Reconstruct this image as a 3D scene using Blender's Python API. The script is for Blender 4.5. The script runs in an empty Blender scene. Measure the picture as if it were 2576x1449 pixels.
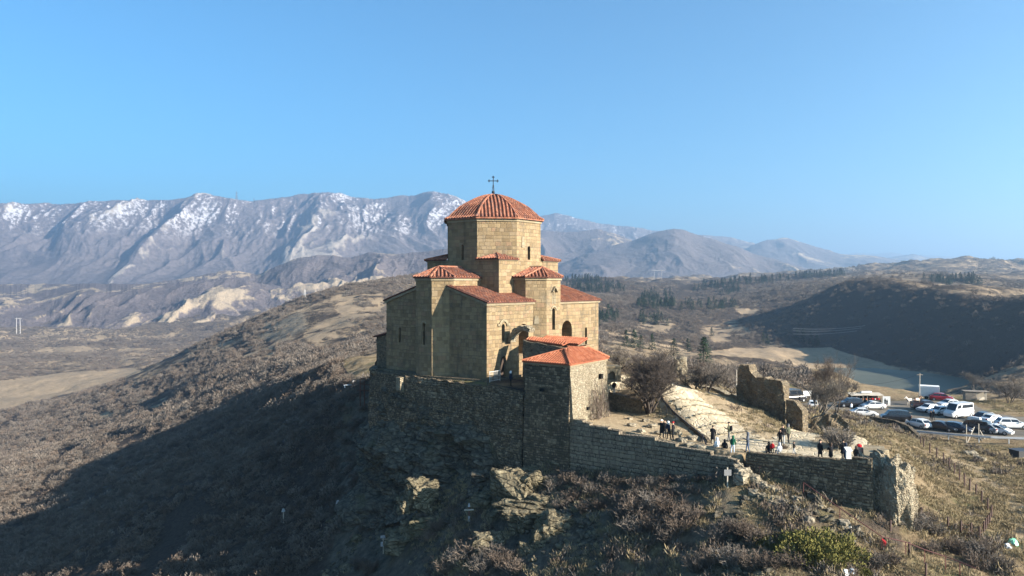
import bpy, bmesh, math, random
import numpy as np
from mathutils import Vector, Matrix, Euler

scene = bpy.context.scene
COL = scene.collection
random.seed(7)
rng = np.random.default_rng(11)

# ------------------------------------------------------------------ camera, sky, sun, exposure
FP, CU, CV, V0 = 1844.0, 1288.0, 724.5, 712.0       # focal length, centre and horizon, in photo units 2576 wide
PITCH = math.atan((CV - V0) / FP)
cam = bpy.data.cameras.new("camera")
cam.sensor_width = 36.0
cam.lens = 36.0 * FP / 2576.0
cam.clip_start = 1.0
cam.clip_end = 200000.0
camo = bpy.data.objects.new("camera", cam)
camo.rotation_euler = (math.pi / 2 - PITCH, 0, 0)
COL.objects.link(camo)
scene.camera = camo

SUN_EL = math.radians(20.5)
SUN_AZ = math.radians(62.0)                          # measured from the camera's side towards the right
S = Vector((math.sin(SUN_AZ) * math.cos(SUN_EL), -math.cos(SUN_AZ) * math.cos(SUN_EL), math.sin(SUN_EL)))
world = bpy.data.worlds.new("World")
scene.world = world
world.use_nodes = True
wn = world.node_tree
sky = wn.nodes.new("ShaderNodeTexSky")
sky.sky_type = 'NISHITA'
sky.sun_disc = False
sky.sun_elevation = SUN_EL
sky.sun_rotation = math.atan2(S.x, S.y)
sky.altitude = 700
sky.air_density = 1.0
sky.dust_density = 1.3
sky.ozone_density = 7.0
bg = wn.nodes["Background"]
bg.inputs[1].default_value = 0.050
tint = wn.nodes.new("ShaderNodeMix"); tint.data_type = 'RGBA'; tint.blend_type = 'MULTIPLY'
tint.inputs[0].default_value = 1.0
wn.links.new(sky.outputs[0], tint.inputs[6]); tint.inputs[7].default_value = (0.74, 1.10, 0.98, 1)
wn.links.new(tint.outputs[2], bg.inputs[0])
sl = bpy.data.lights.new("sun", 'SUN')
sl.energy = 5.0
sl.angle = math.radians(0.5)
sl.color = (1.0, 0.90, 0.76)
slo = bpy.data.objects.new("sun", sl)
slo.rotation_euler = (-S).to_track_quat('-Z', 'Y').to_euler()
COL.objects.link(slo)
vs = scene.view_settings
vs.view_transform = 'Standard'
vs.look = 'None'
vs.gamma = 1.0
vs.exposure = 2.25
vs.use_curve_mapping = False
scene.cycles.use_denoising = True
scene.cycles.max_bounces = 6
scene.cycles.diffuse_bounces = 3
scene.cycles.volume_bounces = 0
scene.cycles.transparent_max_bounces = 8

# ------------------------------------------------------------------ helpers
def P(u, v, Y):
    """point seen at photo position (u, v) at forward distance Y"""
    x = (u - CU) / FP
    y = -(v - CV) / FP
    fy = math.cos(PITCH) + y * math.sin(PITCH)
    fz = -math.sin(PITCH) + y * math.cos(PITCH)
    k = Y / fy
    return (x * k, Y, fz * k)

def PZ(u, v, z):
    """point seen at photo position (u, v) at height z"""
    p = P(u, v, 1.0)
    return P(u, v, z / p[2])

def tag(o, label=None, cat=None, group=None, kind=None):
    if label: o['label'] = label
    if cat: o['category'] = cat
    if group: o['group'] = group
    if kind: o['kind'] = kind
    return o

def thing(name, label, cat, loc=(0, 0, 0), rz=0.0, group=None):
    o = bpy.data.objects.new(name, None)
    o.empty_display_size = 0.3
    o.location = loc
    o.rotation_euler = (0, 0, rz)
    COL.objects.link(o)
    return tag(o, label, cat, group)

def dup(o, parent=None):
    c = o.copy()
    COL.objects.link(c)
    if parent is not None:
        c.parent = parent
    for ch in list(o.children):
        dup(ch, c)
    return c

# smooth value noise in numpy
def _hash(ix, iy, seed):
    n = (ix.astype(np.int64) * 374761393 + iy.astype(np.int64) * 668265263 + seed * 1442695041) & 0x7fffffff
    n = ((n ^ (n >> 13)) * 1274126177) & 0x7fffffff
    n = n ^ (n >> 16)
    return (n & 0xffff) / 65535.0

def vnoise(x, y, seed=0):
    x = np.asarray(x, float); y = np.asarray(y, float)
    ix = np.floor(x); iy = np.floor(y)
    fx = x - ix; fy = y - iy
    fx = fx * fx * fx * (fx * (fx * 6 - 15) + 10); fy = fy * fy * fy * (fy * (fy * 6 - 15) + 10)
    a = _hash(ix, iy, seed); b = _hash(ix + 1, iy, seed)
    c = _hash(ix, iy + 1, seed); d = _hash(ix + 1, iy + 1, seed)
    return (a + (b - a) * fx) * (1 - fy) + (c + (d - c) * fx) * fy

def fbm(x, y, oct=4, seed=0, gain=0.5):
    s = 0; a = 1.0; t = 0
    for k in range(oct):
        s = s + a * (vnoise(x * 2 ** k + 17.3 * k, y * 2 ** k - 9.1 * k, seed + k) - 0.5)
        t += a; a *= gain
    return s / t * 2

def ridged(x, y, oct=4, seed=0):
    s = 0; a = 1.0; t = 0
    for k in range(oct):
        n = 1 - np.abs(vnoise(x * 2 ** k + 31.7 * k, y * 2 ** k + 5.3 * k, seed + k) * 2 - 1)
        s = s + a * n; t += a; a *= 0.5
    return s / t

def sstep(a, b, x):
    t = np.clip((x - a) / (b - a), 0, 1)
    return t * t * (3 - 2 * t)

def grid_mesh(name, V, nr, nc, mat, parent=None, attrs=None, smooth=True):
    """V: (nr*nc,3) array laid out in rows; fast quad grid"""
    me = bpy.data.meshes.new(name)
    r = np.arange(nr - 1)[:, None]; c = np.arange(nc - 1)[None, :]
    a = (r * nc + c).ravel()
    q = np.stack([a, a + 1, a + nc + 1, a + nc], 1).astype(np.int32)
    me.vertices.add(len(V)); me.vertices.foreach_set("co", np.asarray(V, np.float32).ravel())
    me.loops.add(q.size); me.loops.foreach_set("vertex_index", q.ravel())
    me.polygons.add(len(q)); me.polygons.foreach_set("loop_start", np.arange(0, q.size, 4, dtype=np.int32))
    me.update(calc_edges=True)
    me.polygons.foreach_set("use_smooth", np.full(len(q), smooth))
    if attrs:
        for k, arr in attrs.items():
            at = me.attributes.new(k, 'FLOAT', 'POINT')
            at.data.foreach_set("value", np.asarray(arr, np.float32).ravel())
    me.materials.append(mat)
    o = bpy.data.objects.new(name, me)
    COL.objects.link(o)
    if parent: o.parent = parent
    return o

class MB:
    """collects shapes, links them as ONE mesh object"""
    def __init__(s):
        s.v = []; s.f = []; s.m = []
    def add(s, verts, faces, mi=0):
        b = len(s.v)
        s.v.extend(tuple(p) for p in verts)
        s.f.extend(tuple(b + i for i in f) for f in faces)
        s.m.extend([mi] * len(faces))
        return s
    def quad(s, a, b, c, d, mi=0):
        return s.add([a, b, c, d], [(0, 1, 2, 3)], mi)
    def box(s, cx, cy, cz, sx, sy, sz, rz=0.0, mi=0, tx=1.0, ty=1.0):
        co, si = math.cos(rz), math.sin(rz); v = []
        for z, kx, ky in ((-.5, 1, 1), (.5, tx, ty)):
            for x, y in ((-.5, -.5), (.5, -.5), (.5, .5), (-.5, .5)):
                X, Y = x * sx * kx, y * sy * ky
                v.append((cx + X * co - Y * si, cy + X * si + Y * co, cz + z * sz))
        return s.add(v, [(3, 2, 1, 0), (4, 5, 6, 7), (0, 1, 5, 4), (1, 2, 6, 5), (2, 3, 7, 6), (3, 0, 4, 7)], mi)
    def prism(s, poly, z0, z1, mi=0):
        """poly counter-clockwise; z0, z1 numbers or lists per vertex"""
        n = len(poly)
        zb = z0 if hasattr(z0, '__len__') else [z0] * n
        zt = z1 if hasattr(z1, '__len__') else [z1] * n
        v = [(p[0], p[1], zb[i]) for i, p in enumerate(poly)] + [(p[0], p[1], zt[i]) for i, p in enumerate(poly)]
        f = [tuple(range(n - 1, -1, -1)), tuple(range(n, 2 * n))]
        f += [(i, (i + 1) % n, n + (i + 1) % n, n + i) for i in range(n)]
        return s.add(v, f, mi)
    def tube(s, pts, r, n=6, mi=0, cap=True):
        pts = [Vector(p) for p in pts]
        if not hasattr(r, '__len__'): r = [r] * len(pts)
        rings = []; v = []
        up = Vector((0, 0, 1))
        for i, p in enumerate(pts):
            d = (pts[min(i + 1, len(pts) - 1)] - pts[max(i - 1, 0)])
            if d.length < 1e-9: d = Vector((0, 0, 1))
            d.normalize()
            a = d.cross(up)
            if a.length < 1e-3: a = d.cross(Vector((1, 0, 0)))
            a.normalize(); b = a.cross(d)
            for k in range(n):
                t = 2 * math.pi * k / n
                v.append(p + (a * math.cos(t) + b * math.sin(t)) * r[i])
        f = []
        for i in range(len(pts) - 1):
            for k in range(n):
                k2 = (k + 1) % n
                f.append((i * n + k, (i + 1) * n + k, (i + 1) * n + k2, i * n + k2))
        if cap:
            f.append(tuple(range(n))); f.append(tuple((len(pts) - 1) * n + k for k in range(n - 1, -1, -1)))
        return s.add(v, f, mi)
    def lathe(s, prof, cx=0, cy=0, n=12, mi=0):
        """prof: (r, z) list from bottom to top"""
        v = []; f = []
        for r, z in prof:
            for k in range(n):
                t = 2 * math.pi * k / n
                v.append((cx + r * math.cos(t), cy + r * math.sin(t), z))
        for i in range(len(prof) - 1):
            for k in range(n):
                k2 = (k + 1) % n
                f.append((i * n + k, i * n + k2, (i + 1) * n + k2, (i + 1) * n + k))
        f.append(tuple(range(n - 1, -1, -1))); f.append(tuple((len(prof) - 1) * n + k for k in range(n)))
        return s.add(v, f, mi)
    def build(s, name, mats, parent=None, smooth=False, loc=None, rz=None):
        me = bpy.data.meshes.new(name)
        me.from_pydata(s.v, [], s.f)
        if not isinstance(mats, (list, tuple)): mats = [mats]
        for m in mats: me.materials.append(m)
        if any(s.m): me.polygons.foreach_set("material_index", s.m)
        if smooth: me.polygons.foreach_set("use_smooth", [True] * len(me.polygons))
        boxuv(me)
        me.update()
        o = bpy.data.objects.new(name, me)
        COL.objects.link(o)
        if parent is not None: o.parent = parent
        if loc is not None: o.location = loc
        if rz is not None: o.rotation_euler = (0, 0, rz)
        return o

def boxuv(me):
    """lay metres along each wall and up it into a UV map"""
    n = len(me.polygons)
    if n == 0: return
    if 'UVMap' not in me.uv_layers: me.uv_layers.new(name='UVMap')
    uv = me.uv_layers['UVMap']
    co = np.empty(len(me.vertices) * 3, np.float32); me.vertices.foreach_get("co", co); co = co.reshape(-1, 3)
    vi = np.empty(len(me.loops), np.int32); me.loops.foreach_get("vertex_index", vi)
    nm = np.empty(n * 3, np.float32); me.polygons.foreach_get("normal", nm); nm = nm.reshape(-1, 3)
    lt = np.empty(n, np.int32); me.polygons.foreach_get("loop_total", lt)
    N = np.repeat(nm, lt, axis=0); p = co[vi]
    h = np.hypot(N[:, 0], N[:, 1]) + 1e-9
    tx, ty = -N[:, 1] / h, N[:, 0] / h
    steep = np.abs(N[:, 2]) < 0.75
    u = np.where(steep, p[:, 0] * tx + p[:, 1] * ty + 3.7 * np.round(np.arctan2(N[:, 1], N[:, 0]) * 4), p[:, 0])
    v = np.where(steep, p[:, 2], p[:, 1])
    uv.data.foreach_set("uv", np.stack([u, v], 1).astype(np.float32).ravel())

def cut(o, cutters):
    """subtract solid shapes (MB) from object o for good"""
    for c in cutters:
        me = bpy.data.meshes.new("cut"); me.from_pydata(c.v, [], c.f); me.update()
        co = bpy.data.objects.new("cut", me); COL.objects.link(co)
        co.parent = o.parent
        md = o.modifiers.new("cut", 'BOOLEAN'); md.operation = 'DIFFERENCE'; md.object = co; md.solver = 'EXACT'
        bpy.context.view_layer.update()
        new = bpy.data.meshes.new_from_object(o.evaluated_get(bpy.context.evaluated_depsgraph_get()))
        o.modifiers.clear()
        o.data = new
        bpy.data.objects.remove(co)
    boxuv(o.data)

# ------------------------------------------------------------------ materials
class NG:
    def __init__(s, name):
        s.mat = bpy.data.materials.new(name); s.mat.use_nodes = True
        s.t = s.mat.node_tree; s.n = s.t.nodes
        s.b = s.n["Principled BSDF"]
        s.b.inputs["Roughness"].default_value = 0.9
        s.b.inputs["Specular IOR Level"].default_value = 0.2
    def new(s, t, **kw):
        n = s.n.new(t)
        for k, v in kw.items(): setattr(n, k, v)
        return n
    def put(s, sock, v):
        if v is None: return
        if hasattr(v, 'is_output'): s.t.links.new(v, sock)
        else:
            if sock.type == 'RGBA' and len(v) == 3: v = (*v, 1)
            sock.default_value = v
    def math(s, op, a, b=None, c=None, clamp=False):
        n = s.new("ShaderNodeMath", operation=op, use_clamp=clamp)
        for i, x in enumerate((a, b, c)): s.put(n.inputs[i], x)
        return n.outputs[0]
    def mix(s, f, a, b, mode='MIX'):
        n = s.new("ShaderNodeMix", data_type='RGBA', blend_type=mode)
        s.put(n.inputs[0], f); s.put(n.inputs[6], a); s.put(n.inputs[7], b)
        return n.outputs[2]
    def noise(s, vec, scale, detail=4, rough=0.55, dist=0.0, col=False):
        n = s.new("ShaderNodeTexNoise"); s.put(n.inputs["Vector"], vec)
        n.inputs["Scale"].default_value = scale; n.inputs["Detail"].default_value = detail
        n.inputs["Roughness"].default_value = rough; n.inputs["Distortion"].default_value = dist
        return n.outputs[1 if col else 0]
    def voro(s, vec, scale, feat='F1', out=0):
        n = s.new("ShaderNodeTexVoronoi", feature=feat); s.put(n.inputs["Vector"], vec)
        n.inputs["Scale"].default_value = scale
        return n.outputs[out]
    def ramp(s, f, stops, interp='LINEAR'):
        n = s.new("ShaderNodeValToRGB"); n.color_ramp.interpolation = interp
        e = n.color_ramp.elements
        while len(e) < len(stops): e.new(0.5)
        for i, (p, c) in enumerate(stops):
            e[i].position = p; e[i].color = (*c, 1) if len(c) == 3 else c
        s.put(n.inputs[0], f); return n.outputs[0]
    def step(s, f, a, b):
        n = s.new("ShaderNodeMapRange", interpolation_type='SMOOTHSTEP')
        s.put(n.inputs[0], f); s.put(n.inputs[1], a); s.put(n.inputs[2], b)
        return n.outputs[0]
    def obj(s): return s.new("ShaderNodeTexCoord").outputs["Object"]
    def pos(s): return s.new("ShaderNodeNewGeometry").outputs["Position"]
    def nor(s): return s.new("ShaderNodeNewGeometry").outputs["Normal"]
    def uv(s): return s.new("ShaderNodeTexCoord").outputs["UV"]
    def attr(s, name): return s.new("ShaderNodeAttribute", attribute_name=name).outputs["Fac"]
    def sep(s, v):
        n = s.new("ShaderNodeSeparateXYZ"); s.put(n.inputs[0], v); return n.outputs
    def comb(s, x, y, z=0.0):
        n = s.new("ShaderNodeCombineXYZ"); s.put(n.inputs[0], x); s.put(n.inputs[1], y); s.put(n.inputs[2], z); return n.outputs[0]
    def scale(s, v, k):
        n = s.new("ShaderNodeVectorMath", operation='MULTIPLY'); s.put(n.inputs[0], v); n.inputs[1].default_value = k
        return n.outputs[0]
    def vadd(s, a, b):
        n = s.new("ShaderNodeVectorMath", operation='ADD'); s.put(n.inputs[0], a); s.put(n.inputs[1], b); return n.outputs[0]
    def white(s, v, col=False):
        n = s.new("ShaderNodeTexWhiteNoise", noise_dimensions='3D'); s.put(n.inputs[0], v); return n.outputs[1 if col else 0]
    def bump(s, h, dist=0.05, strength=1.0):
        n = s.new("ShaderNodeBump"); n.inputs["Distance"].default_value = dist
        n.inputs["Strength"].default_value = strength; s.put(n.inputs["Height"], h)
        s.t.links.new(n.outputs[0], s.b.inputs["Normal"])
    def done(s, col, rough=None, metal=None, spec=None):
        s.put(s.b.inputs["Base Color"], col); s.put(s.b.inputs["Roughness"], rough)
        s.put(s.b.inputs["Metallic"], metal); s.put(s.b.inputs["Specular IOR Level"], spec)
        return s.mat

def plain(name, col, rough=0.7, metal=0.0, spec=0.4, var=0.15, sc=3.0):
    g = NG(name)
    n = g.noise(g.obj(), sc, 4)
    c = g.mix(n, tuple(x * (1 - var) for x in col), tuple(min(1, x * (1 + var)) for x in col))
    return g.done(c, rough, metal, spec)

def ashlar(name, pal, h=0.55, w=0.95, mortar=(0.16, 0.14, 0.11), mw=0.025, stain=(0.10, 0.085, 0.06), stain_amt=0.5, bump=0.04, wob=0.06):
    g = NG(name)
    uv = g.uv(); wobn = g.noise(uv, 0.9, 3, col=True)
    n = g.new("ShaderNodeVectorMath", operation='SUBTRACT'); g.put(n.inputs[0], wobn); n.inputs[1].default_value = (.5, .5, .5)
    uvd = g.vadd(uv, g.scale(n.outputs[0], (wob * 2, wob * 2, 0)))
    x, y, _ = g.sep(uvd)
    yw = g.noise(g.comb(5.2, g.math('MULTIPLY', y, 0.75 / h), 1.1), 1.0, 1)
    ry = g.math('ADD', g.math('DIVIDE', y, h), g.math('MULTIPLY', yw, 1.1))
    row = g.math('FLOOR', ry)
    rr = g.white(g.comb(row, 3.3, 1.7))
    ww = g.math('MULTIPLY', g.math('ADD', g.math('MULTIPLY', rr, 0.9), 0.6), w)
    rx = g.math('ADD', g.math('DIVIDE', x, ww), g.math('MULTIPLY', rr, 7.0))
    col = g.math('FLOOR', rx)
    fx = g.math('FRACT', rx); fy = g.math('FRACT', ry)
    dx = g.math('MULTIPLY', g.math('MINIMUM', fx, g.math('SUBTRACT', 1.0, fx)), ww)
    dy = g.math('MULTIPLY', g.math('MINIMUM', fy, g.math('SUBTRACT', 1.0, fy)), h)
    d = g.math('MINIMUM', dx, dy)
    rn = g.white(g.comb(col, row, 0.5))
    k = len(pal)
    base = g.ramp(rn, [(i / k, c) for i, c in enumerate(pal)], 'CONSTANT')
    ob = g.obj()
    base = g.mix(0.28, base, g.ramp(g.noise(ob, 0.35, 5), [(0.3, pal[0]), (0.7, pal[1])]))
    st = g.step(g.noise(ob, 0.55, 6, 0.65), 0.52, 0.72)
    base = g.mix(g.math('MULTIPLY', st, stain_amt), base, stain)
    strk = g.step(g.noise(g.scale(ob, (1.6, 1.6, 0.16)), 1.0, 5, 0.6), 0.50, 0.72)
    base = g.mix(g.math('MULTIPLY', strk, stain_amt * 0.75), base, tuple(c * 0.8 for c in stain))
    fine = g.noise(ob, 6.0, 5, 0.7)
    base = g.mix(0.35, base, g.ramp(fine, [(0.25, (0.3, 0.3, 0.3)), (0.75, (1, 1, 1))]), 'MULTIPLY')
    lost = g.step(g.noise(ob, 1.3, 3), 0.38, 0.6)
    mm = g.math('MULTIPLY', g.math('SUBTRACT', 1.0, g.step(d, mw * 0.4, mw * 1.6)), g.math('ADD', 0.35, g.math('MULTIPLY', lost, 0.65)))
    base = g.mix(mm, base, mortar)
    hgt = g.math('ADD', g.math('MULTIPLY', g.step(d, 0, mw * 2.5), 0.8), g.math('ADD', g.math('MULTIPLY', fine, 0.6), g.math('MULTIPLY', rn, 0.4)))
    g.bump(hgt, bump)
    return g.done(base, 0.92, 0, 0.15)

def rubble(name, pal, size=0.35, mortar=(0.2, 0.17, 0.13), stretch=1.8, mortar_amt=1.0, bump=0.08, edge=0.10, stain=(0.07, 0.065, 0.045), stain_amt=0.5):
    g = NG(name)
    uv = g.uv(); uvs = g.scale(uv, (1 / (size * stretch), 1 / size, 1))
    wn_ = g.noise(uv, 1.2, 3, col=True)
    uvs = g.vadd(uvs, g.scale(wn_, (.5, .5, 0)))
    c = g.voro(uvs, 1.0, 'F1', 1)
    de = g.voro(uvs, 1.0, 'DISTANCE_TO_EDGE', 0)
    rn = g.sep(c)[0]
    k = len(pal)
    base = g.ramp(rn, [(i / k, x) for i, x in enumerate(pal)], 'CONSTANT')
    ob = g.obj()
    fine = g.noise(ob, 5.0, 5, 0.7)
    base = g.mix(0.45, base, g.ramp(fine, [(0.25, (0.25, 0.25, 0.25)), (0.75, (1, 1, 1))]), 'MULTIPLY')
    base = g.mix(g.math('MULTIPLY', g.math('SUBTRACT', 1.0, g.step(de, edge * 0.4, edge)), mortar_amt), base, mortar)
    st = g.step(g.noise(ob, 0.4, 6, 0.65), 0.5, 0.7)
    base = g.mix(g.math('MULTIPLY', st, stain_amt), base, stain)
    g.bump(g.math('ADD', g.step(de, 0, edge * 2), g.math('ADD', g.math('MULTIPLY', fine, 0.7), g.math('MULTIPLY', rn, 0.5))), bump)
    return g.done(base, 0.95, 0, 0.1)

def tiles(name, cols, dark=(0.12, 0.045, 0.03)):
    g = NG(name); ob = g.obj()
    c = g.voro(ob, 2.6, 'F1', 1)
    base = g.ramp(g.sep(c)[0], [(i / len(cols), x) for i, x in enumerate(cols)], 'CONSTANT')
    base = g.mix(g.math('MULTIPLY', g.step(g.noise(ob, 0.8, 6, 0.7), 0.44, 0.72), 0.72), base, dark)
    f = g.noise(ob, 14, 4, 0.7)
    base = g.mix(0.4, base, g.ramp(f, [(0.2, (0.35, 0.35, 0.35)), (0.8, (1, 1, 1))]), 'MULTIPLY')
    g.bump(f, 0.02)
    return g.done(base, 0.85, 0, 0.25)
# ------------------------------------------------------------------ terrain
# church frame: r to the sunlit side, l to the shaded side (plan axes), centre C
CX, CY = -2.48, 97.0
RA = math.radians(51.0)
RX, RY = math.sin(RA), -math.cos(RA)
LX, LY = -math.cos(RA), -math.sin(RA)
def ch(r, l):
    return (CX + r * RX + l * LX, CY + r * RY + l * LY)

CTRL = [
 # ground under and around the church hill
 (1150,1180,82),(1250,1200,77.2),(1330,1190,75.2),(1419,1180,73.2),(1513,1192,70.6),(1602,1215,68.0),(1700,1206,65.6),(1846,1199,62.2),
 (1909,1198,62.0),(2018,1234,60.0),(2120,1272,58.0),(2204,1317,56.5),(2283,1352,56),
 (1000,1300,84),(900,1300,88),(960,1440,75),(1100,1300,76),(1100,1440,68),(1300,1300,70),(1300,1440,62),(1450,1250,69),(1450,1330,64.5),(1450,1440,59),
 (1600,1300,62.5),(1600,1440,56),(1850,1240,60.5),(1750,1230,64),(1850,1300,58),(1850,1440,52),(1950,1260,59),(2100,1340,54.5),(2100,1440,50),(2250,1440,51.5),
 (2400,1440,52.5),(2400,1300,63.5),(2576,1440,53),(2576,1300,65),(2576,1200,82),(2450,1200,81),(2350,1200,77),(2300,1250,69),(2280,1150,86),(2420,1130,100),(2576,1140,103),(2576,1115,112),
 (2240,1120,78),(2220,1090,88),(2170,1070,100),(2220,1076,114),(2250,1090,106),(2295,1110,106),(2310,1104,110),(2120,1060,105),(2060,1048,112),
 # terrace, path and slope above it
 (1990,1130,66.2),(2100,1135,65.5),(2190,1112,69),(1930,1130,66.5),(1900,1130,66.2),(1850,1110,69),(1800,1078,72),(1750,1035,77),(1690,988,83),(1640,962,88),(1560,940,91),
 (1550,1052,78),(1600,1070,75),(1700,1110,69.5),
 (1900,1066,79),(1960,1090,76.5),(1820,1024,85),(1760,985,93),(1720,955,103),(1976,1076,83.2),(1945,1058,84.2),(1905,1024,87.5),(2010,1080,84.5),(2030,1095,77),(2040,1045,98),(2090,1100,84),(2130,1090,88),(2160,1110,77),
 (1880,1010,93),(1830,990,98),(1640,930,112),(1540,922,108),(1540,900,135),
 # car park and land beyond it
 (2080,1030,128),(2300,1062,124),(2450,1062,124),(2576,1078,118),(2200,1020,141),(2040,1015,143),(2330,1007,147),(2450,1005,148),(2576,1035,134),
 (1990,1000,150),(1800,950,150),(1900,955,165),(2100,985,165),(2200,1003,170),(2300,1002,176),(2400,1000,165),(2500,1003,158),(2600,1010,158),
 (1700,915,200),(1800,930,215),(2060,940,228),(2119,945,222),(2190,964,211),(2261,981,199),(2330,993,188),(2385,1000,181),(2450,1010,178),(2250,1010,265),(2150,985,275),(2340,1020,240),
 (1600,880,300),(1700,885,330),(2576,945,250),(2500,955,245),(2576,900,310),(2470,950,290),
 # valley with the lake, hillside on the far side
 (1900,905,470),(2100,915,430),(2150,890,510),(2000,887,530),(1850,885,530),(1750,885,480),(2200,940,395),(2300,950,382),(2400,965,362),(2440,975,345),
 (2090,880,540),(2000,870,585),(1900,870,600),(1960,800,760),(1900,780,850),(1850,850,640),(1750,850,560),(1700,800,760),(1600,840,520),(1600,800,760),(1520,850,450),(1500,800,700),
 (1450,735,1150),(1600,742,1150),(1750,748,1150),(1850,730,1200),(1980,735,1000),(1450,705,1500),(1600,710,1500),(1750,713,1500),(1900,705,1450),(2050,706,1350),
 # dark ridge at right (runs away from the camera)
 (2005,765,850),(2060,735,770),(2120,710,715),(2190,697,675),(2270,710,605),(2340,726,552),(2420,740,502),(2500,750,460),(2576,758,428),(2700,763,388),
 (2060,880,560),(2130,885,520),(2250,905,460),(2400,935,400),(2500,948,365),(2288,797,518),(2450,830,418),(2157,790,600),(2247,735,600),(2383,763,500),(2527,784,430),(2150,719,680),(2360,726,600),(2535,758,500),(2225,712,680),
 (2300,690,1050),(2400,715,900),(2500,735,760),(2576,735,800),(2450,700,1100),(2576,700,1200),(2700,720,900),
 (2250,668,2200),(2400,664,2000),(2550,672,1900),(2150,690,2000),(2050,690,2300),(2650,680,1800),
 # shelf behind the church
 (855,897,198),(950,892,205),(880,945,150),(960,930,150),(1040,900,190),(920,975,120),(870,985,118),
 # left flank of the hill
 (820,1000,150),(800,1050,130),(800,1150,112),(800,1300,96),(800,1440,82),(700,1000,205),(740,950,240),(800,920,280),(700,1090,150),(650,1200,116),(600,1300,108),(600,1440,90),
 (600,1020,270),(600,1080,200),(450,1160,170),(400,1250,130),(400,1350,113),(400,1440,97),(300,1150,260),(200,1250,190),(200,1340,140),(200,1440,110),
 (0,1200,330),(0,1280,225),(0,1360,165),(0,1440,128),(-300,1440,150),(-300,1300,260),(-300,1200,420),
 (600,950,400),(500,1000,400),(400,1000,520),(300,1080,400),(200,1100,450),(100,1080,560),(0,1080,620),(-300,1080,700),
 # spur behind with its crest
 (1150,730,760),(1040,690,900),(985,700,830),(930,716,790),(870,732,740),(820,746,700),(740,786,640),(690,815,620),(650,846,610),(600,866,610),(560,882,620),(430,915,660),
 (900,800,560),(800,830,540),(1000,780,640),(900,860,380),(1000,850,420),(700,880,480),(1100,800,560),(1200,760,700),(1300,740,800),(1350,850,420),
 # valley beyond at left
 (430,925,1000),(300,930,1060),(150,950,990),(0,960,960),(340,945,930),(100,1000,820),(0,1020,780),(250,975,850),(-300,980,900),
 (700,850,1500),(550,870,1350),(300,870,1500),(0,880,1450),(-300,900,1300),(800,790,2000),(600,820,1850),(400,820,2000),(200,825,2050),(0,830,2000),(-300,830,2000),
 (800,745,3000),(600,760,2900),(400,765,2900),(200,770,2900),(0,775,2900),(-400,775,2900),(950,735,2500),(1050,720,2600),
 (1250,715,2600),(1500,706,2600),(1750,705,2600),(1900,700,2600),
 (800,730,4200),(400,740,4200),(0,745,4200),(-400,745,4200),(1200,715,4200),(1600,706,4200),(2000,690,4200),(2400,690,4200),(2800,690,4200),
 # outside the frame
 (1600,1700,44),(1100,1700,54),(700,1700,66),(300,1700,80),(-200,1700,100),(2100,1700,40),(2600,1700,42),(3000,1500,52),(3000,1200,95),(3000,1050,160),(3000,900,300),(3000,800,600),(3000,740,1200),(-600,1200,420),(-600,1000,900),(-600,850,2000),
 (1600,2200,33),(2100,2200,30),(2600,2200,32),(1100,2200,40),(500,2200,55),(0,2200,70),
]
_cp = np.array([P(*c) for c in CTRL])
_cs = np.stack([_cp[:, 0] / _cp[:, 1], np.log(_cp[:, 1])], 1)
_ce = _cp[:, 2] / _cp[:, 1]
def _U(d2):
    return np.where(d2 > 1e-12, d2 * np.log(d2 + 1e-12), 0)
def _tps_fit():
    n = len(_cs)
    d2 = ((_cs[:, None] - _cs[None]) ** 2).sum(-1)
    A = np.zeros((n + 3, n + 3))
    A[:n, :n] = _U(d2) + np.eye(n) * 0.0012
    A[:n, n] = 1; A[:n, n + 1:] = _cs
    A[n:, :n] = A[:n, n:].T
    return np.linalg.solve(A, np.concatenate([_ce, np.zeros(3)]))
_cw = _tps_fit()
def _tps(s):
    out = np.empty(len(s))
    for i in range(0, len(s), 20000):
        q = s[i:i + 20000]
        d2 = ((q[:, None] - _cs[None]) ** 2).sum(-1)
        out[i:i + 20000] = _U(d2) @ _cw[:-3] + _cw[-3] + q @ _cw[-2:]
    return out

def inside(poly, x, y):
    """signed distance to a polygon, positive inside"""
    d = np.full(x.shape, 1e18); ins = np.zeros(x.shape, bool)
    n = len(poly)
    for i in range(n):
        ax, ay = poly[i]; bx, by = poly[(i + 1) % n]
        ex, ey = bx - ax, by - ay
        t = np.clip(((x - ax) * ex + (y - ay) * ey) / (ex * ex + ey * ey), 0, 1)
        d = np.minimum(d, (x - ax - t * ex) ** 2 + (y - ay - t * ey) ** 2)
        c = ((ay > y) != (by > y)) & (x < (bx - ax) * (y - ay) / (by - ay + 1e-12) + ax)
        ins ^= c
    d = np.sqrt(d)
    return np.where(ins, d, -d)

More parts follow.
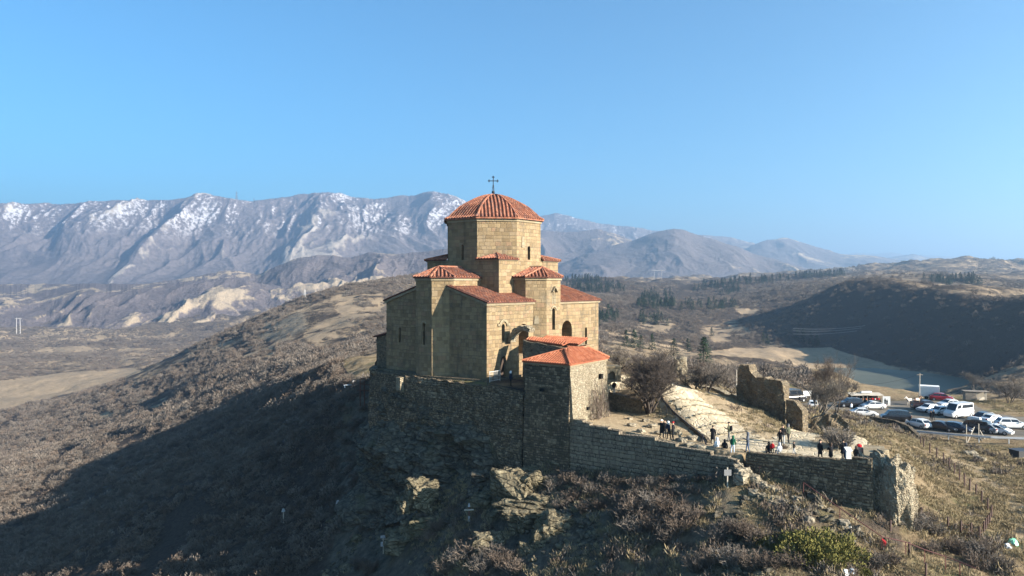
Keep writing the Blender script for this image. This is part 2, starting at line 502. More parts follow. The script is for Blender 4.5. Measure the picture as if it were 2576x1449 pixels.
Z_CH, Z_TE, Z_CP = -11.15, -15.0, -23.5
def pz(lst, z): return [PZ(u, v, z)[:2] for u, v in lst]
PLAT = [ch(-12.5, 2), ch(-12.4, 9.5), ch(-9.3, 12.3), ch(-2, 13.15), ch(15.8, 13.1), (3.0, 77.0), (6.2, 75.8), (9.4, 80.0), (9.9, 84.4), (13.5, 88), (15, 101), (12, 112), (0, 122), (-14, 118), (-20, 106)]
TERR = [(6.9, 73.6), (19.9, 63.9), (20.3, 64.6), (29.3, 61.9), (33.2, 69.5), (30.5, 70.5), (26.5, 71.5), (21.5, 72.0), (16.5, 75.5), (14.2, 79.8), (10.7, 82.6), (9.8, 79.8)]
TERR_F = [(6.9, 73.6), (19.9, 63.9), (20.4, 64.4), (28.1, 59.1), (33.2, 69.0), (45, 95), (0, 110), (2, 78)]
TERR_B = [(6, 70), (19.5, 60), (28.6, 54), (37, 64), (33.2, 69.5), (30.5, 70.5), (26.5, 70), (21.5, 69.5), (16.0, 73.5), (13.6, 79.0), (10.7, 82.2), (9.8, 79.8)]
PARK = pz([(1960,1018),(2040,1012),(2150,1012),(2260,1008),(2330,1004),(2400,1006),(2440,1016),(2500,1042),(2700,1062),(2800,1120),(2576,1108),(2420,1098),(2310,1090),(2270,1075),(2200,1058),(2150,1047),(2080,1040),(1960,1038)], Z_CP)
LAKE_Z = -50.5
LAKE = pz([(2045,932),(2110,926),(2200,928),(2300,933),(2380,945),(2440,962),(2455,980),(2400,1000),(2300,1010),(2180,985),(2100,955)], LAKE_Z)

def ground(x, y, fine=True):
    x = np.atleast_1d(np.asarray(x, float)); y = np.atleast_1d(np.asarray(y, float))
    sh = x.shape; x = x.ravel(); y = y.ravel()
    yy = np.maximum(y, 8.0)
    z = _tps(np.stack([x / yy, np.log(yy)], 1)) * yy
    # relief: gullies and hummocks that grow with distance
    D = yy
    a1 = sstep(140, 500, D) * 5.0 + sstep(700, 2500, D) * 22
    rg = sstep(205, 235, x) * sstep(375, 345, x) * sstep(330, 390, y) * sstep(820, 740, y)
    z += a1 * (1 - 0.9 * rg) * fbm(x / 95, y / 95, 4, 3)
    z += sstep(90, 220, D) * 1.6 * fbm(x / 22, y / 22, 3, 9)
    if fine:
        z += 0.55 * fbm(x / 4.2, y / 4.2, 4, 21) * (1 - 0.6 * sstep(200, 600, D)) + sstep(120, 300, D) * 0.5 * fbm(x / 6, y / 6, 3, 27)
    near = y < 400
    for poly, zz, w in ((PLAT, Z_CH, 0.5), (PARK, Z_CP, 4.0)):
        k = np.zeros(x.shape)
        k[near] = sstep(-w, 0.0, inside(poly, x[near], y[near]))
        z = z * (1 - k) + (zz - 0.03 + 0.02 * fbm(x / 1.3, y / 1.3, 2, 40)) * k
    kt = np.zeros(x.shape)
    kt[near] = sstep(-0.5, 0.0, inside(TERR_F, x[near], y[near])) * sstep(-5.0, 0.0, inside(TERR_B, x[near], y[near]))
    zt = np.interp(x, [6.5, 19.5], [-14.0, Z_TE]) + 0.10 * fbm(x / 2.1, y / 2.1, 3, 44) * sstep(24, 18, x)
    kp = np.zeros(x.shape); kp[near] = sstep(-0.4, 0.0, inside(PLAT, x[near], y[near]))
    z = z * (1 - kt * (1 - kp)) + zt * kt * (1 - kp)
    lk = np.full(x.shape, -999.0); m = (y > 280) & (y < 560) & (x > 120) & (x < 330)
    lk[m] = inside(LAKE, x[m], y[m])
    k = sstep(-25, 4, lk)
    z = z * (1 - k) + (LAKE_Z - 2.0) * k
    return z.reshape(sh)

def gz(x, y): return float(ground(x, y)[0])
def gp(u, v, lo=40.0, hi=1200.0):
    """where the ray through (u, v) meets the ground"""
    Y = np.geomspace(lo, hi, 500)
    p = P(u, v, 1.0)
    g = ground(p[0] * Y, Y)
    below = np.nonzero(p[2] * Y <= g)[0]
    i = below[0] if len(below) else len(Y) - 1
    y = Y[i]
    if i > 0 and len(below):
        a, b = Y[i - 1], Y[i]
        for _ in range(18):
            m_ = (a + b) / 2
            if p[2] * m_ <= gz(p[0] * m_, m_): b = m_
            else: a = m_
        y = b
    return (p[0] * y, y, gz(p[0] * y, y))

# material of the ground: dry grass, bare earth, scrub and rock
def ground_material():
    g = NG("hillside_ground")
    p = g.pos(); x, y, z = g.sep(p)
    n1 = g.noise(p, 0.035, 6, 0.62); n2 = g.noise(p, 0.22, 5, 0.6); n3 = g.noise(p, 2.2, 5, 0.7); n4 = g.noise(p, 0.008, 5, 0.6)
    grass = g.ramp(g.noise(p, 0.5, 5, 0.65), [(0.25, (0.142, 0.103, 0.061)), (0.5, (0.247, 0.184, 0.109)), (0.75, (0.347, 0.268, 0.172))])
    green = g.mix(g.math('MULTIPLY', g.step(g.noise(p, 0.16, 4), 0.48, 0.66), g.math('SUBTRACT', 1.0, g.step(y, 110, 260))), grass, (0.158, 0.148, 0.069))
    earth = g.ramp(n3, [(0.3, (0.0936, 0.0686, 0.0452)), (0.7, (0.2106, 0.1599, 0.1092))])
    scrub = g.ramp(n3, [(0.25, (0.0296, 0.0234, 0.0195)), (0.5, (0.0663, 0.0530, 0.0437)), (0.75, (0.1131, 0.0897, 0.0718))])
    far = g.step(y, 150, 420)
    sc = g.attr("scrub"); gr = g.attr("grass"); rk = g.attr("rock"); di = g.attr("dirt")
    cover = g.math('ADD', g.math('MULTIPLY', n1, 0.9), g.math('MULTIPLY', n2, 0.5))
    cover = g.math('ADD', cover, g.math('SUBTRACT', sc, 0.5))
    cov = g.step(cover, 0.56, 0.80)
    base = g.mix(g.step(n2, 0.42, 0.62), green, earth)
    base = g.mix(gr, base, green)
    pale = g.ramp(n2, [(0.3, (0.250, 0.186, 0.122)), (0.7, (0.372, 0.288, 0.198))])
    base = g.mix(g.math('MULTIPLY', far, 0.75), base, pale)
    base = g.mix(cov, base, scrub)
    rock = g.ramp(g.noise(p, 0.9, 8, 0.72), [(0.3, (0.0468, 0.0421, 0.0343)), (0.5, (0.1482, 0.1326, 0.1053)), (0.72, (0.2808, 0.2496, 0.1911))])
    base = g.mix(g.math('MULTIPLY', rk, g.step(n2, 0.3, 0.5)), base, rock)
    sand = g.ramp(n3, [(0.3, (0.32, 0.24, 0.15)), (0.7, (0.50, 0.395, 0.26))])
    base = g.mix(g.math('MULTIPLY', di, g.step(n2, 0.25, 0.45)), base, sand)
    fl = g.ramp(g.noise(p, 6.0, 4, 0.8), [(0.2, (0.3120, 0.3120, 0.3120)), (0.8, (1.15, 1.15, 1.15))])
    base = g.mix(0.5, base, fl, 'MULTIPLY')
    hb = g.math('ADD', g.math('MULTIPLY', n3, 0.5), g.math('MULTIPLY', g.noise(p, 9.0, 4, 0.75), 0.25))
    hb = g.math('ADD', hb, g.math('MULTIPLY', g.math('MULTIPLY', cov, far), g.math('MULTIPLY', g.noise(p, 0.6, 4, 0.7), 4.0)))
    g.bump(hb, 0.7, 1.0)
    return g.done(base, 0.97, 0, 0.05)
M_GROUND = ground_material()

def build_ground():
    nc, nr = 960, 860
    ang = np.linspace(-1.1, 1.1, nc)
    Yv = np.geomspace(26.0, 3000.0, nr)
    # spend more rows near the hill
    t = np.linspace(0, 1, nr); 
    A, Yg = np.meshgrid(ang, Yv)
    X = (A * Yg).ravel(); Yf = Yg.ravel()
    Z = ground(X, Yf)
    V = np.stack([X, Yf, Z], 1)
    u = CU + FP * A.ravel(); v = V0 - FP * Z / Yf
    gm = np.zeros(len(X)); sc = np.full(len(X), 0.5); rk = np.zeros(len(X))
    def reg(poly, soft, y0, y1):
        m = (Yf > y0) & (Yf < y1); k = np.zeros(len(X))
        k[m] = sstep(-soft, soft, inside(poly, u[m], v[m])); return k
    # bare grass land (polygons in picture units, limited in depth)
    meadow = reg([(-400,960),(0,958),(180,940),(330,930),(360,935),(250,965),(120,1000),(0,1030),(-400,1040)], 6, 700, 1300)
    shelf = reg([(845,897),(960,888),(1080,890),(1080,940),(960,955),(890,950)], 5, 110, 240)
    flat = reg([(1760,890),(1850,878),(2000,880),(2090,872),(2180,905),(2260,930),(2060,940),(1850,925),(1740,905)], 6, 380, 640)
    slope = reg([(2050,1020),(2200,1085),(2330,1095),(2700,1100),(2700,1460),(2290,1460),(2270,1330),(2210,1200),(2160,1110),(2060,1090)], 8, 45, 125)
    mound = reg([(2040,930),(2200,950),(2340,985),(2500,1005),(2700,1010),(2700,1060),(2480,1040),(2400,1005),(2200,1000),(2060,980)], 5, 125, 260)
    inner = reg([(1440,1050),(1560,1010),(1700,955),(1830,985),(1990,1060),(2000,1100),(1880,1150),(1640,1120)], 8, 55, 110)
    dirt = reg([(1440,1052),(1520,1035),(1610,1040),(1680,1000),(1790,1100),(1860,1115),(1880,1150),(1800,1140),(1640,1120)], 6, 55, 90)
    dirt = np.maximum(dirt, reg([(1985,1090),(2060,1100),(2200,1105),(2205,1170),(1900,1165),(1880,1125)], 5, 55, 75))
    dirt = np.maximum(dirt, 0.85 * reg([(1690,955),(1760,970),(1835,990),(1905,1045),(1995,1100),(1930,1118),(1860,1079),(1789,1036)], 10, 60, 115))
    dirt = np.maximum(dirt, 0.9 * reg([(1500,955),(1700,943),(1770,972),(1700,1015),(1610,990),(1500,988)], 8, 70, 120))
    dirt = np.maximum(dirt, reg([(2350,1150),(2420,1170),(2520,1240),(2545,1320),(2576,1400),(2600,1330),(2560,1240),(2480,1180),(2400,1135)], 4, 55, 110) * 0.6)
    knob = reg([(1640,1225),(1740,1205),(1840,1205),(1920,1260),(1900,1310),(1780,1320),(1680,1270)], 10, 45, 75)
    for k in (meadow, shelf, flat): gm = np.maximum(gm, k); sc = sc - 0.75 * k
    for k in (slope, mound, inner): gm = np.maximum(gm, k * 0.7); sc = sc - 0.42 * k
    gm = np.maximum(gm, knob * 0.6); sc -= 0.2 * knob
    # wooded slopes
    left = reg([(-400,1060),(330,990),(430,925),(560,890),(650,860),(860,880),(860,1000),(820,1450),(-400,1450)], 12, 60, 700)
    sc += 0.30 * left
    dark = reg([(1965,770),(2100,720),(2190,702),(2400,745),(2700,765),(2700,960),(2440,945),(2100,885),(1990,860)], 10, 300, 1000)
    sc += 0.55 * dark  # scrub tone thickened so the shaded ridge face reads dark
    cover = reg([(850,1000),(950,940),(1330,1100),(1400,1200),(1850,1240),(1900,1460),(820,1460)], 20, 45, 120)
    rk = np.maximum(rk, cover * 0.6); sc += 0.05 * cover
    out = reg([(640,845),(700,800),(760,790),(770,830),(700,862)], 8, 500, 760)
    rk = np.maximum(rk, out)
    hills = reg([(-400,740),(700,740),(1000,735),(820,800),(640,850),(440,905),(-400,950)], 15, 900, 4600)
    sc += hills * (-0.06 + 0.40 * fbm(X / 300, Yf / 140, 4, 77))
    clr = np.zeros(len(X))
    for poly, y0, y1 in (([(335,985),(400,975),(430,1000),(415,1030),(350,1030)], 250, 700), ([(240,1035),(330,1030),(320,1055),(230,1062)], 250, 700), ([(660,800),(760,785),(775,835),(690,862)], 450, 800), ([(620,870),(700,860),(690,900),(610,905)], 300, 700), ([(840,745),(960,730),(960,790),(860,800)], 450, 950), ([(760,840),(850,800),(900,820),(800,870)], 400, 800),
                         ([(1520,870),(1680,860),(1760,890),(1640,905),(1540,900)], 250, 560), ([(1620,800),(1700,812),(1680,835),(1600,825)], 380, 900), ([(1760,830),(1850,810),(1900,840),(1800,862)], 380, 900), ([(1530,835),(1600,830),(1620,858),(1540,865)], 350, 800), ([(1850,770),(1900,762),(1910,790),(1860,800)], 450, 1100)):
        clr = np.maximum(clr, reg(poly, 12, y0, y1))
    clr *= np.clip(0.55 + 1.5 * fbm(X / 16, Yf / 10, 4, 177), 0, 1)
    sc -= 0.55 * clr
    right = reg([(1440,700),(2000,700),(1990,860),(1850,880),(1500,870)], 15, 420, 1800)
    sc += right * 0.12
    o = grid_mesh("terrain", V, nr, nc, M_GROUND, attrs={"grass": np.clip(gm, 0, 1), "scrub": sc, "rock": rk, "dirt": dirt})
    tag(o, kind='structure')
    o_ = o
    return o_, sc.reshape(nr, nc), gm.reshape(nr, nc), dirt.reshape(nr, nc), ang, Yv
TERRAIN, SCR, GRS, DIRT, ANG, YV = build_ground()
def sample(arr, x, y):
    i = np.clip(np.searchsorted(YV, y), 0, len(YV) - 1); j = np.clip(((x / y - ANG[0]) / (ANG[1] - ANG[0])).round().astype(int), 0, len(ANG) - 1)
    return arr[i, j]

# water of the lake
def build_lake():
    g = NG("lake_water"); p = g.pos()
    c = g.mix(g.step(g.noise(p, 0.03, 4), 0.4, 0.65), (0.075, 0.080, 0.060), (0.105, 0.108, 0.080))
    g.bump(g.noise(p, 0.8, 4), 0.05, 0.4)
    m = g.done(c, 0.4, 0, 0.04)
    mb = MB(); cx = sum(a for a, b in LAKE) / len(LAKE); cy = sum(b for a, b in LAKE) / len(LAKE)
    poly = [(cx + (a - cx) * 1.35, cy + (b - cy) * 1.35, LAKE_Z - 0.6) for a, b in LAKE]
    mb.add(poly, [tuple(range(len(poly)))])
    o = mb.build("lake", m)
    if o.data.polygons[0].normal.z < 0: o.data.flip_normals()
    tag(o, kind='structure')
build_lake()

# ------------------------------------------------------------------ mountains
def mountain_material(name, forest, bare, snowline, snow_amt, bare_amt, fscale=1.0):
    g = NG(name); p = g.pos(); x, y, z = g.sep(p)
    nx, ny, nz = g.sep(g.nor())
    ps = g.scale(p, (fscale,) * 3)
    n1 = g.noise(ps, 0.0022, 7, 0.62); n2 = g.noise(ps, 0.011, 6, 0.7); n3 = g.noise(ps, 0.06, 5, 0.75)
    f = g.ramp(n3, [(0.3, tuple(c * 0.5 for c in forest)), (0.7, tuple(c * 1.55 for c in forest))])
    cov = g.step(g.math('ADD', g.math('MULTIPLY', g.attr("bare"), 0.55), g.math('ADD', g.math('MULTIPLY', n1, 0.35), g.math('MULTIPLY', n2, 0.5))), 0.66 - bare_amt, 0.82 - bare_amt)
    b = g.mix(cov, f, g.mix(n3, tuple(c * 0.7 for c in bare), tuple(c * 1.2 for c in bare)))
    if snow_amt > 0:
        h = g.step(g.math('ADD', z, g.math('MULTIPLY', g.math('SUBTRACT', n1, 0.5), 260)), snowline - 70, snowline + 90)
        pt = g.step(g.math('ADD', g.math('MULTIPLY', n2, 0.55), g.math('ADD', g.math('MULTIPLY', n3, 1.25), g.math('MULTIPLY', g.attr("lit"), 0.17))), 1.01, 1.18)
        b = g.mix(g.math('MULTIPLY', g.math('MULTIPLY', h, pt), snow_amt), b, (0.40, 0.40, 0.43))
    g.bump(g.math('ADD', n3, g.math('MULTIPLY', n2, 2.0)), 14, 0.6)
    return g.done(b, 0.97, 0, 0.05)

MS = 1.70     # one factor for how far away the ranges stand
def mountain_range(sil, Yc, Yf, zf, mat, amp=120, lam=700, seed=1, back=1.4, pw=1.15, du=2.2, rows=150, jag=1.2, zback=0.0, u0=None, u1=None, epw=1.25, near=1.0):
    ms = MS * near; Yc *= ms; Yf *= ms; zf *= ms; amp *= ms; lam *= ms
    su = np.array([a for a, b in sil], float); sv = np.array([b for a, b in sil], float)
    ua = su[0] if u0 is None else u0; ub = su[-1] if u1 is None else u1
    u = np.arange(ua, ub + du, du); nc = len(u)
    v = np.interp(u, su, sv)
    k = np.ones(7) / 7; v = np.convolve(np.pad(v, 3, mode='edge'), k, 'valid')
    fine = - jag * 2 * fbm(u / 26.0, u * 0 + seed, 4, seed) - jag * 1.0 * (vnoise(u / 2.6, u * 0 + 3.1, seed + 5) - 0.5)
    t = np.concatenate([np.linspace(0, 1, int(rows * 0.82))[:-1], np.linspace(1, back, rows - int(rows * 0.82) + 1)])
    T, U = np.meshgrid(t, u, indexing='ij')
    Yc_ = Yc * (1 + 0.05 * fbm(u / 300.0, u * 0 + 9.0, 3, seed + 11))
    Y = Yf + (Yc_[None] - Yf) * T
    X = (U - CU) / FP * Y
    zr = (V0 - v)[None] / FP * Yc_[None]
    tt = np.clip(T, 0, 1)
    Z = zf + (zr - zf) * tt ** pw + (fine / FP * Yc_)[None] * sstep(0.86, 1.0, T)
    bk = np.clip((T - 1) / (back - 1), 0, 1)
    Z = Z - bk ** 1.3 * (zr - zback) * 0.9
    env = np.sin(np.pi * np.clip(tt, 0, 1) ** epw) ** 0.8
    wx = X + lam * 0.30 * fbm(X / lam, Y / lam, 2, seed + 3)
    sp = ridged(wx / lam, Y / (lam * 2.8), 2, seed + 7) - 0.55
    sp2 = ridged((wx + Y * 0.35) / (lam * 0.36), (Y - X * 0.3) / (lam * 0.7), 3, seed + 19) - 0.6
    sp3 = ridged((wx - Y * 0.2) / (lam * 0.13), (Y + X * 0.4) / (lam * 0.22), 3, seed + 41) - 0.6
    Z = Z + amp * env * (sp * 2.1 + sp2 * 0.60 + sp3 * 0.20)
    V = np.stack([X.ravel(), Y.ravel(), Z.ravel()], 1)
    bare = np.clip(sp * 1.0 + sp2 * 0.9 + sp3 * 0.7, -0.6, 0.6) + 0.6 * fbm(X / (lam * 1.6), Y / (lam * 1.6), 3, seed + 31)
    # east-facing flanks keep the snow and the open ground
    gx = np.gradient(Z, axis=1) / np.maximum(np.gradient(X, axis=1), 1e-6)
    lit = np.clip(-gx * 1.5, -1, 1)
    o = grid_mesh("mountains", V, len(t), nc, mat, attrs={"bare": bare, "lit": lit})
    tag(o, kind='structure')
    return o

FOREST = (0.105, 0.088, 0.088)
M_MT1 = mountain_material("snowy_mountain", FOREST, (0.30, 0.26, 0.22), 215 * 1.70, 0.9, 0.0, 0.64)
M_MT2 = mountain_material("far_snow_mountain", FOREST, (0.30, 0.26, 0.22), 235 * 1.70, 0.9, 0.0, 0.64)
M_MT3 = mountain_material("foothills", FOREST, (0.34, 0.27, 0.19), 5000, 0, 0.07, 2.0)
M_MT4 = mountain_material("wooded_hills", FOREST, (0.34, 0.27, 0.19), 5000, 0, -0.02, 1.6)

mountain_range([(-1500,540),(-1000,500),(-700,512),(-300,520),(0,510),(60,513),(130,517),(190,512),(260,507),(300,502),(350,504),(420,503),(460,499),(497,489),(545,492),(585,501),(640,507),(700,499),(760,489),(810,484),(860,489),(900,496),(960,501),(1000,493),(1040,492),(1088,481),(1130,490),(1170,505),(1220,530),(1270,560),(1340,600),(1450,650),(1560,700)],
               3300, 2300, -80, M_MT1, amp=72, lam=250, seed=4, epw=2.3, pw=1.2, rows=210)
mountain_range([(1150,560),(1250,550),(1330,545),(1370,541),(1400,536),(1440,546),(1500,560),(1550,568),(1580,570),(1640,578),(1700,590),(1790,592),(1840,598),(1890,610),(1960,640),(2050,680)],
               4400, 3500, 10, M_MT2, amp=48, lam=240, seed=14, pw=1.2, rows=120)
mountain_range([(900,690),(1000,650),(1090,628),(1180,610),(1280,590),(1370,580),(1430,585),(1500,577),(1540,585),(1600,610),(1660,640),(1740,680)],
               2900, 2300, -20, M_MT4, amp=26, lam=200, seed=23, rows=110)
mountain_range([(1400,668),(1470,640),(1530,622),(1600,602),(1650,585),(1690,575),(1720,579),(1760,592),(1800,603),(1860,622),(1900,640),(1980,662),(2080,690)],
               2700, 2000, -20, M_MT4, amp=26, lam=200, seed=33, rows=120)
mountain_range([(1780,670),(1850,640),(1890,617),(1930,604),(1970,598),(2010,607),(2060,624),(2120,640),(2200,642),(2260,655),(2330,660),(2420,680)],
               3900, 3000, 5, M_MT4, amp=26, lam=220, seed=43, rows=90)
mountain_range([(2120,670),(2180,656),(2240,646),(2300,640),(2340,648),(2400,658),(2480,676),(2580,700)],
               5400, 4300, 25, M_MT4, amp=26, lam=250, seed=53, rows=60)
mountain_range([(2000,660),(2100,645),(2150,636),(2200,640),(2240,634),(2280,642),(2330,640),(2400,645),(2450,650),(2520,655),(2600,650),(2700,640),(2900,645),(3300,630),(3800,650)],
               8500, 7000, 60, M_MT4, amp=40, lam=400, seed=63, rows=50)
mountain_range([(380,712),(460,700),(520,690),(570,680),(610,684),(650,690),(700,668),(740,652),(790,642),(840,640),(880,650),(930,634),(990,640),(1060,634),(1120,625),(1200,640),(1300,660),(1420,690)],
               2200, 1600, -100, M_MT3, amp=38, lam=150, seed=73, rows=130, near=0.74)
mountain_range([(-1400,740),(-900,730),(-500,745),(-200,738),(0,742),(100,738),(200,728),(300,735),(380,722),(430,712),(500,705),(560,698),(610,703),(660,715),(740,735),(850,750)],
               1950, 1400, -140, M_MT3, amp=26, lam=120, seed=83, rows=90, near=0.74)

# the plain under and beyond everything, out to the horizon
def plain_sheet():
    n = 40; xs = np.linspace(-16500, 16500, n); ys = np.linspace(-2200, 17000, n)
    X, Y = np.meshgrid(xs, ys)
    o = grid_mesh("plain", np.stack([X.ravel(), Y.ravel(), np.full(X.size, -184.0)], 1), n, n, M_GROUND, attrs={"grass": np.zeros(X.size), "scrub": np.full(X.size, .45), "rock": np.zeros(X.size), "dirt": np.zeros(X.size)})
    tag(o, kind='structure')
plain_sheet()
# ------------------------------------------------------------------ stone and tile
KA = 0.56
PAL = [tuple(c * KA * k for c, k in zip(p, (1.09, 1.01, 0.94))) for p in [(0.37, 0.285, 0.17), (0.45, 0.355, 0.215), (0.29, 0.225, 0.135), (0.42, 0.33, 0.205), (0.25, 0.19, 0.115), (0.37, 0.29, 0.18), (0.31, 0.25, 0.16), (0.39, 0.265, 0.175), (0.40, 0.325, 0.22)]]
M_ASH = ashlar("church_sandstone", PAL, 0.47, 0.70, (0.13, 0.105, 0.075), 0.018, stain_amt=0.65, wob=0.16)
M_ASH2 = ashlar("church_lower_stone", [tuple(c * 0.94 for c in p) for p in PAL], 0.45, 0.66, (0.10, 0.08, 0.06), 0.02, stain_amt=0.8, wob=0.18)
M_CORN = ashlar("cornice_stone", [tuple(c * KA for c in p) for p in [(0.47, 0.385, 0.25), (0.42, 0.34, 0.22), (0.50, 0.42, 0.29)]], 0.6, 1.3, (0.17, 0.14, 0.10), stain_amt=0.3, mw=0.015)
RP = [tuple(c * 0.66 * k for c, k in zip(p, (1.03, 0.97, 0.92))) for p in [(0.27, 0.22, 0.15), (0.37, 0.305, 0.21), (0.18, 0.145, 0.10), (0.32, 0.255, 0.17), (0.23, 0.19, 0.14)]]
M_RUB = rubble("rubble_wall", RP, 0.22, (0.15, 0.125, 0.09), 1.5)
M_RUB2 = ashlar("retaining_masonry", [tuple(c * k for c in p) for p, k in zip(RP + RP[:2], (0.75, 1.0, 0.5, 0.8, 0.6, 0.42, 1.15))], 0.25, 0.40, (0.055, 0.046, 0.036), 0.035, (0.07, 0.06, 0.042), 0.6, 0.09, 0.20)  # weathered stone, darkened further so the shaded walls read deeper
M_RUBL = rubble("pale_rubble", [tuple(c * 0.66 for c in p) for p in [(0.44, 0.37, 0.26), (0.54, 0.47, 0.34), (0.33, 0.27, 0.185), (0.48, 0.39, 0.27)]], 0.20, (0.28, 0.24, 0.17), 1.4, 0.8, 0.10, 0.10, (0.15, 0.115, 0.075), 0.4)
M_BLK = ashlar("stepped_wall_stone", [tuple(c * 0.66 for c in p) for p in [(0.29, 0.235, 0.165), (0.34, 0.28, 0.195), (0.22, 0.18, 0.13), (0.37, 0.31, 0.225), (0.26, 0.21, 0.155)]], 0.40, 0.55, (0.045, 0.037, 0.03), 0.035, (0.075, 0.062, 0.048), 0.5, 0.07, 0.14)
TC = [(0.290, 0.108, 0.060), (0.245, 0.088, 0.050), (0.34, 0.145, 0.085), (0.185, 0.075, 0.050), (0.30, 0.130, 0.080), (0.22, 0.115, 0.085)]
M_TILE = tiles("old_red_tiles", TC)
M_TILE2 = tiles("new_orange_tiles", [(0.40, 0.135, 0.065), (0.35, 0.112, 0.056), (0.43, 0.16, 0.085)], (0.2400, 0.0800, 0.0400))
M_DARK = plain("dark_opening", (0.012, 0.011, 0.010), 0.9, 0, 0.1)
M_IRON = plain("black_iron", (0.025, 0.026, 0.032), 0.5, 0.6, 0.4)
M_RUST = plain("rusty_iron", (0.13, 0.06, 0.035), 0.8, 0.3, 0.3)
M_WOOD = plain("weathered_wood", (0.22, 0.18, 0.14), 0.85)

def tile_ridges(mb, poly, sp=0.46, r=0.135, tl=0.5, lift=0.02):
    """rows of half-round tiles running down a flat roof face"""
    pts = [Vector(p) for p in poly]
    n = (pts[1] - pts[0]).cross(pts[2] - pts[0]).normalized()
    if n.z < 0: n = -n
    d = Vector((0, 0, -1)); d = (d - n * d.dot(n)).normalized()
    e = n.cross(d).normalized()
    o = pts[0]
    q = [((p - o).dot(e), (p - o).dot(d)) for p in pts]
    a0 = min(a for a, b in q); a1 = max(a for a, b in q)
    k = math.ceil((a0 + 0.02) / sp)
    while k * sp < a1 - 0.02:
        a = k * sp; hits = []
        for i in range(len(q)):
            (x0, y0), (x1, y1) = q[i], q[(i + 1) % len(q)]
            if (x0 - a) * (x1 - a) < 0: hits.append(y0 + (y1 - y0) * (a - x0) / (x1 - x0))
        k += 1
        if len(hits) < 2: continue
        s0, s1 = min(hits), max(hits)
        if s1 - s0 < 0.12: continue
        nt = max(1, round((s1 - s0) / tl)); path = []
        jit = random.uniform(-0.02, 0.02)
        for t in range(nt):
            path.append((s0 + (s1 - s0) * t / nt, 0.80)); path.append((s0 + (s1 - s0) * (t + 1) / nt - 0.005, 1.0))
        half_tube(mb, [(o + e * (a + jit) + d * s + n * lift, f * r) for s, f in path], e, n)

def half_tube(mb, path, e, n):
    prof = [(-1, 0), (-0.7, 0.72), (0, 1.0), (0.7, 0.72), (1, 0)]
    v = []; f = []
    for p, r in path:
        for a, b in prof: v.append(p + e * (a * r) + n * (b * r))
    m = len(prof)
    for i in range(len(path) - 1):
        for j in range(m - 1):
            f.append((i * m + j, i * m + j + 1, (i + 1) * m + j + 1, (i + 1) * m + j))
    f.append(tuple((len(path) - 1) * m + j for j in range(m)))
    # keep faces outward
    a, b, c = v[f[0][0]], v[f[0][1]], v[f[0][2]]
    mb.add(v, f)

M_PAN = tiles("shaded_pan_tiles", [(0.115, 0.042, 0.026), (0.085, 0.032, 0.022)], (0.04, 0.02, 0.015))  # slab colour between tile ridges, darkened to read as shaded gaps
M_PAN2 = tiles("shaded_orange_pans", [(0.30, 0.09, 0.042), (0.25, 0.075, 0.036)], (0.15, 0.05, 0.028))  # same painted gap shade under the new orange tiles
def slab(mb, poly, t=0.12, mi=0):
    """thin roof slab under a flat face"""
    pts = [Vector(p) for p in poly]
    n = (pts[1] - pts[0]).cross(pts[2] - pts[0]).normalized()
    if n.z < 0: pts.reverse(); n = -n
    lo = [p - Vector((0, 0, t)) for p in pts]; k = len(pts)
    f = [tuple(range(k)), tuple(range(2 * k - 1, k - 1, -1))]
    f += [(i, k + i, k + (i + 1) % k, (i + 1) % k) for i in range(k)]
    mb.add(pts + lo, f, mi)

def roof(name, faces, mat, parent, sp=0.46, r=0.135, t=0.12, hips=()):
    mb = MB()
    for p in faces:
        slab(mb, p, t, 1); tile_ridges(mb, p, sp, r)
    for a, b in hips:
        a = Vector(a); b = Vector(b)
        mb.tube([a + Vector((0, 0, 0.05)), b + Vector((0, 0, 0.05))], 0.15, 6)
    o = mb.build(name, [mat, M_PAN2 if mat is M_TILE2 else M_PAN], parent)
    return o

def arch_cutter(cx, cy, nx, ny, z0, z1, w, depth, out=0.4, n=8):
    """round-headed solid centred on a wall point, cutting inward against (nx, ny)"""
    tx, ty = -ny, nx; r = w / 2
    prof = [(-r, z0), (r, z0)] + [(r * math.cos(a), z1 - r + r * math.sin(a)) for a in [math.pi * k / n for k in range(n + 1)]]
    mb = MB(); k = len(prof)
    v = [(cx + nx * out + tx * a, cy + ny * out + ty * a, z) for a, z in prof] + [(cx - nx * depth + tx * a, cy - ny * depth + ty * a, z) for a, z in prof]
    f = [tuple(range(k)), tuple(range(2 * k - 1, k - 1, -1))] + [(i, k + i, k + (i + 1) % k, (i + 1) % k) for i in range(k)]
    mb.add(v, f)
    return mb

def arch_pane(name, parent, cx, cy, nx, ny, z0, z1, w, depth, mat):
    tx, ty = -ny, nx; r = w / 2 - 0.01
    prof = [(-r, z0), (r, z0)] + [(r * math.cos(a), z1 - r + r * math.sin(a)) for a in [math.pi * k / 8 for k in range(9)]]
    mb = MB(); k = len(prof)
    v = [(cx - nx * depth + tx * a, cy - ny * depth + ty * a, z) for a, z in prof] + [(cx - nx * (depth + 0.06) + tx * a, cy - ny * (depth + 0.06) + ty * a, z) for a, z in prof]
    mb.add(v, [tuple(range(k)), tuple(range(2 * k - 1, k - 1, -1))] + [(i, k + i, k + (i + 1) % k, (i + 1) % k) for i in range(k)])
    # lattice bars in front of the pane
    for zz in np.arange(z0 + 0.3, z1 - 0.1, 0.45):
        mb.box(cx - nx * (depth - 0.03), cy - ny * (depth - 0.03), zz, 0.03 if abs(nx) > 0.5 else w * 0.96, w * 0.96 if abs(nx) > 0.5 else 0.03, 0.03)
    return mb.build(name, mat, parent)

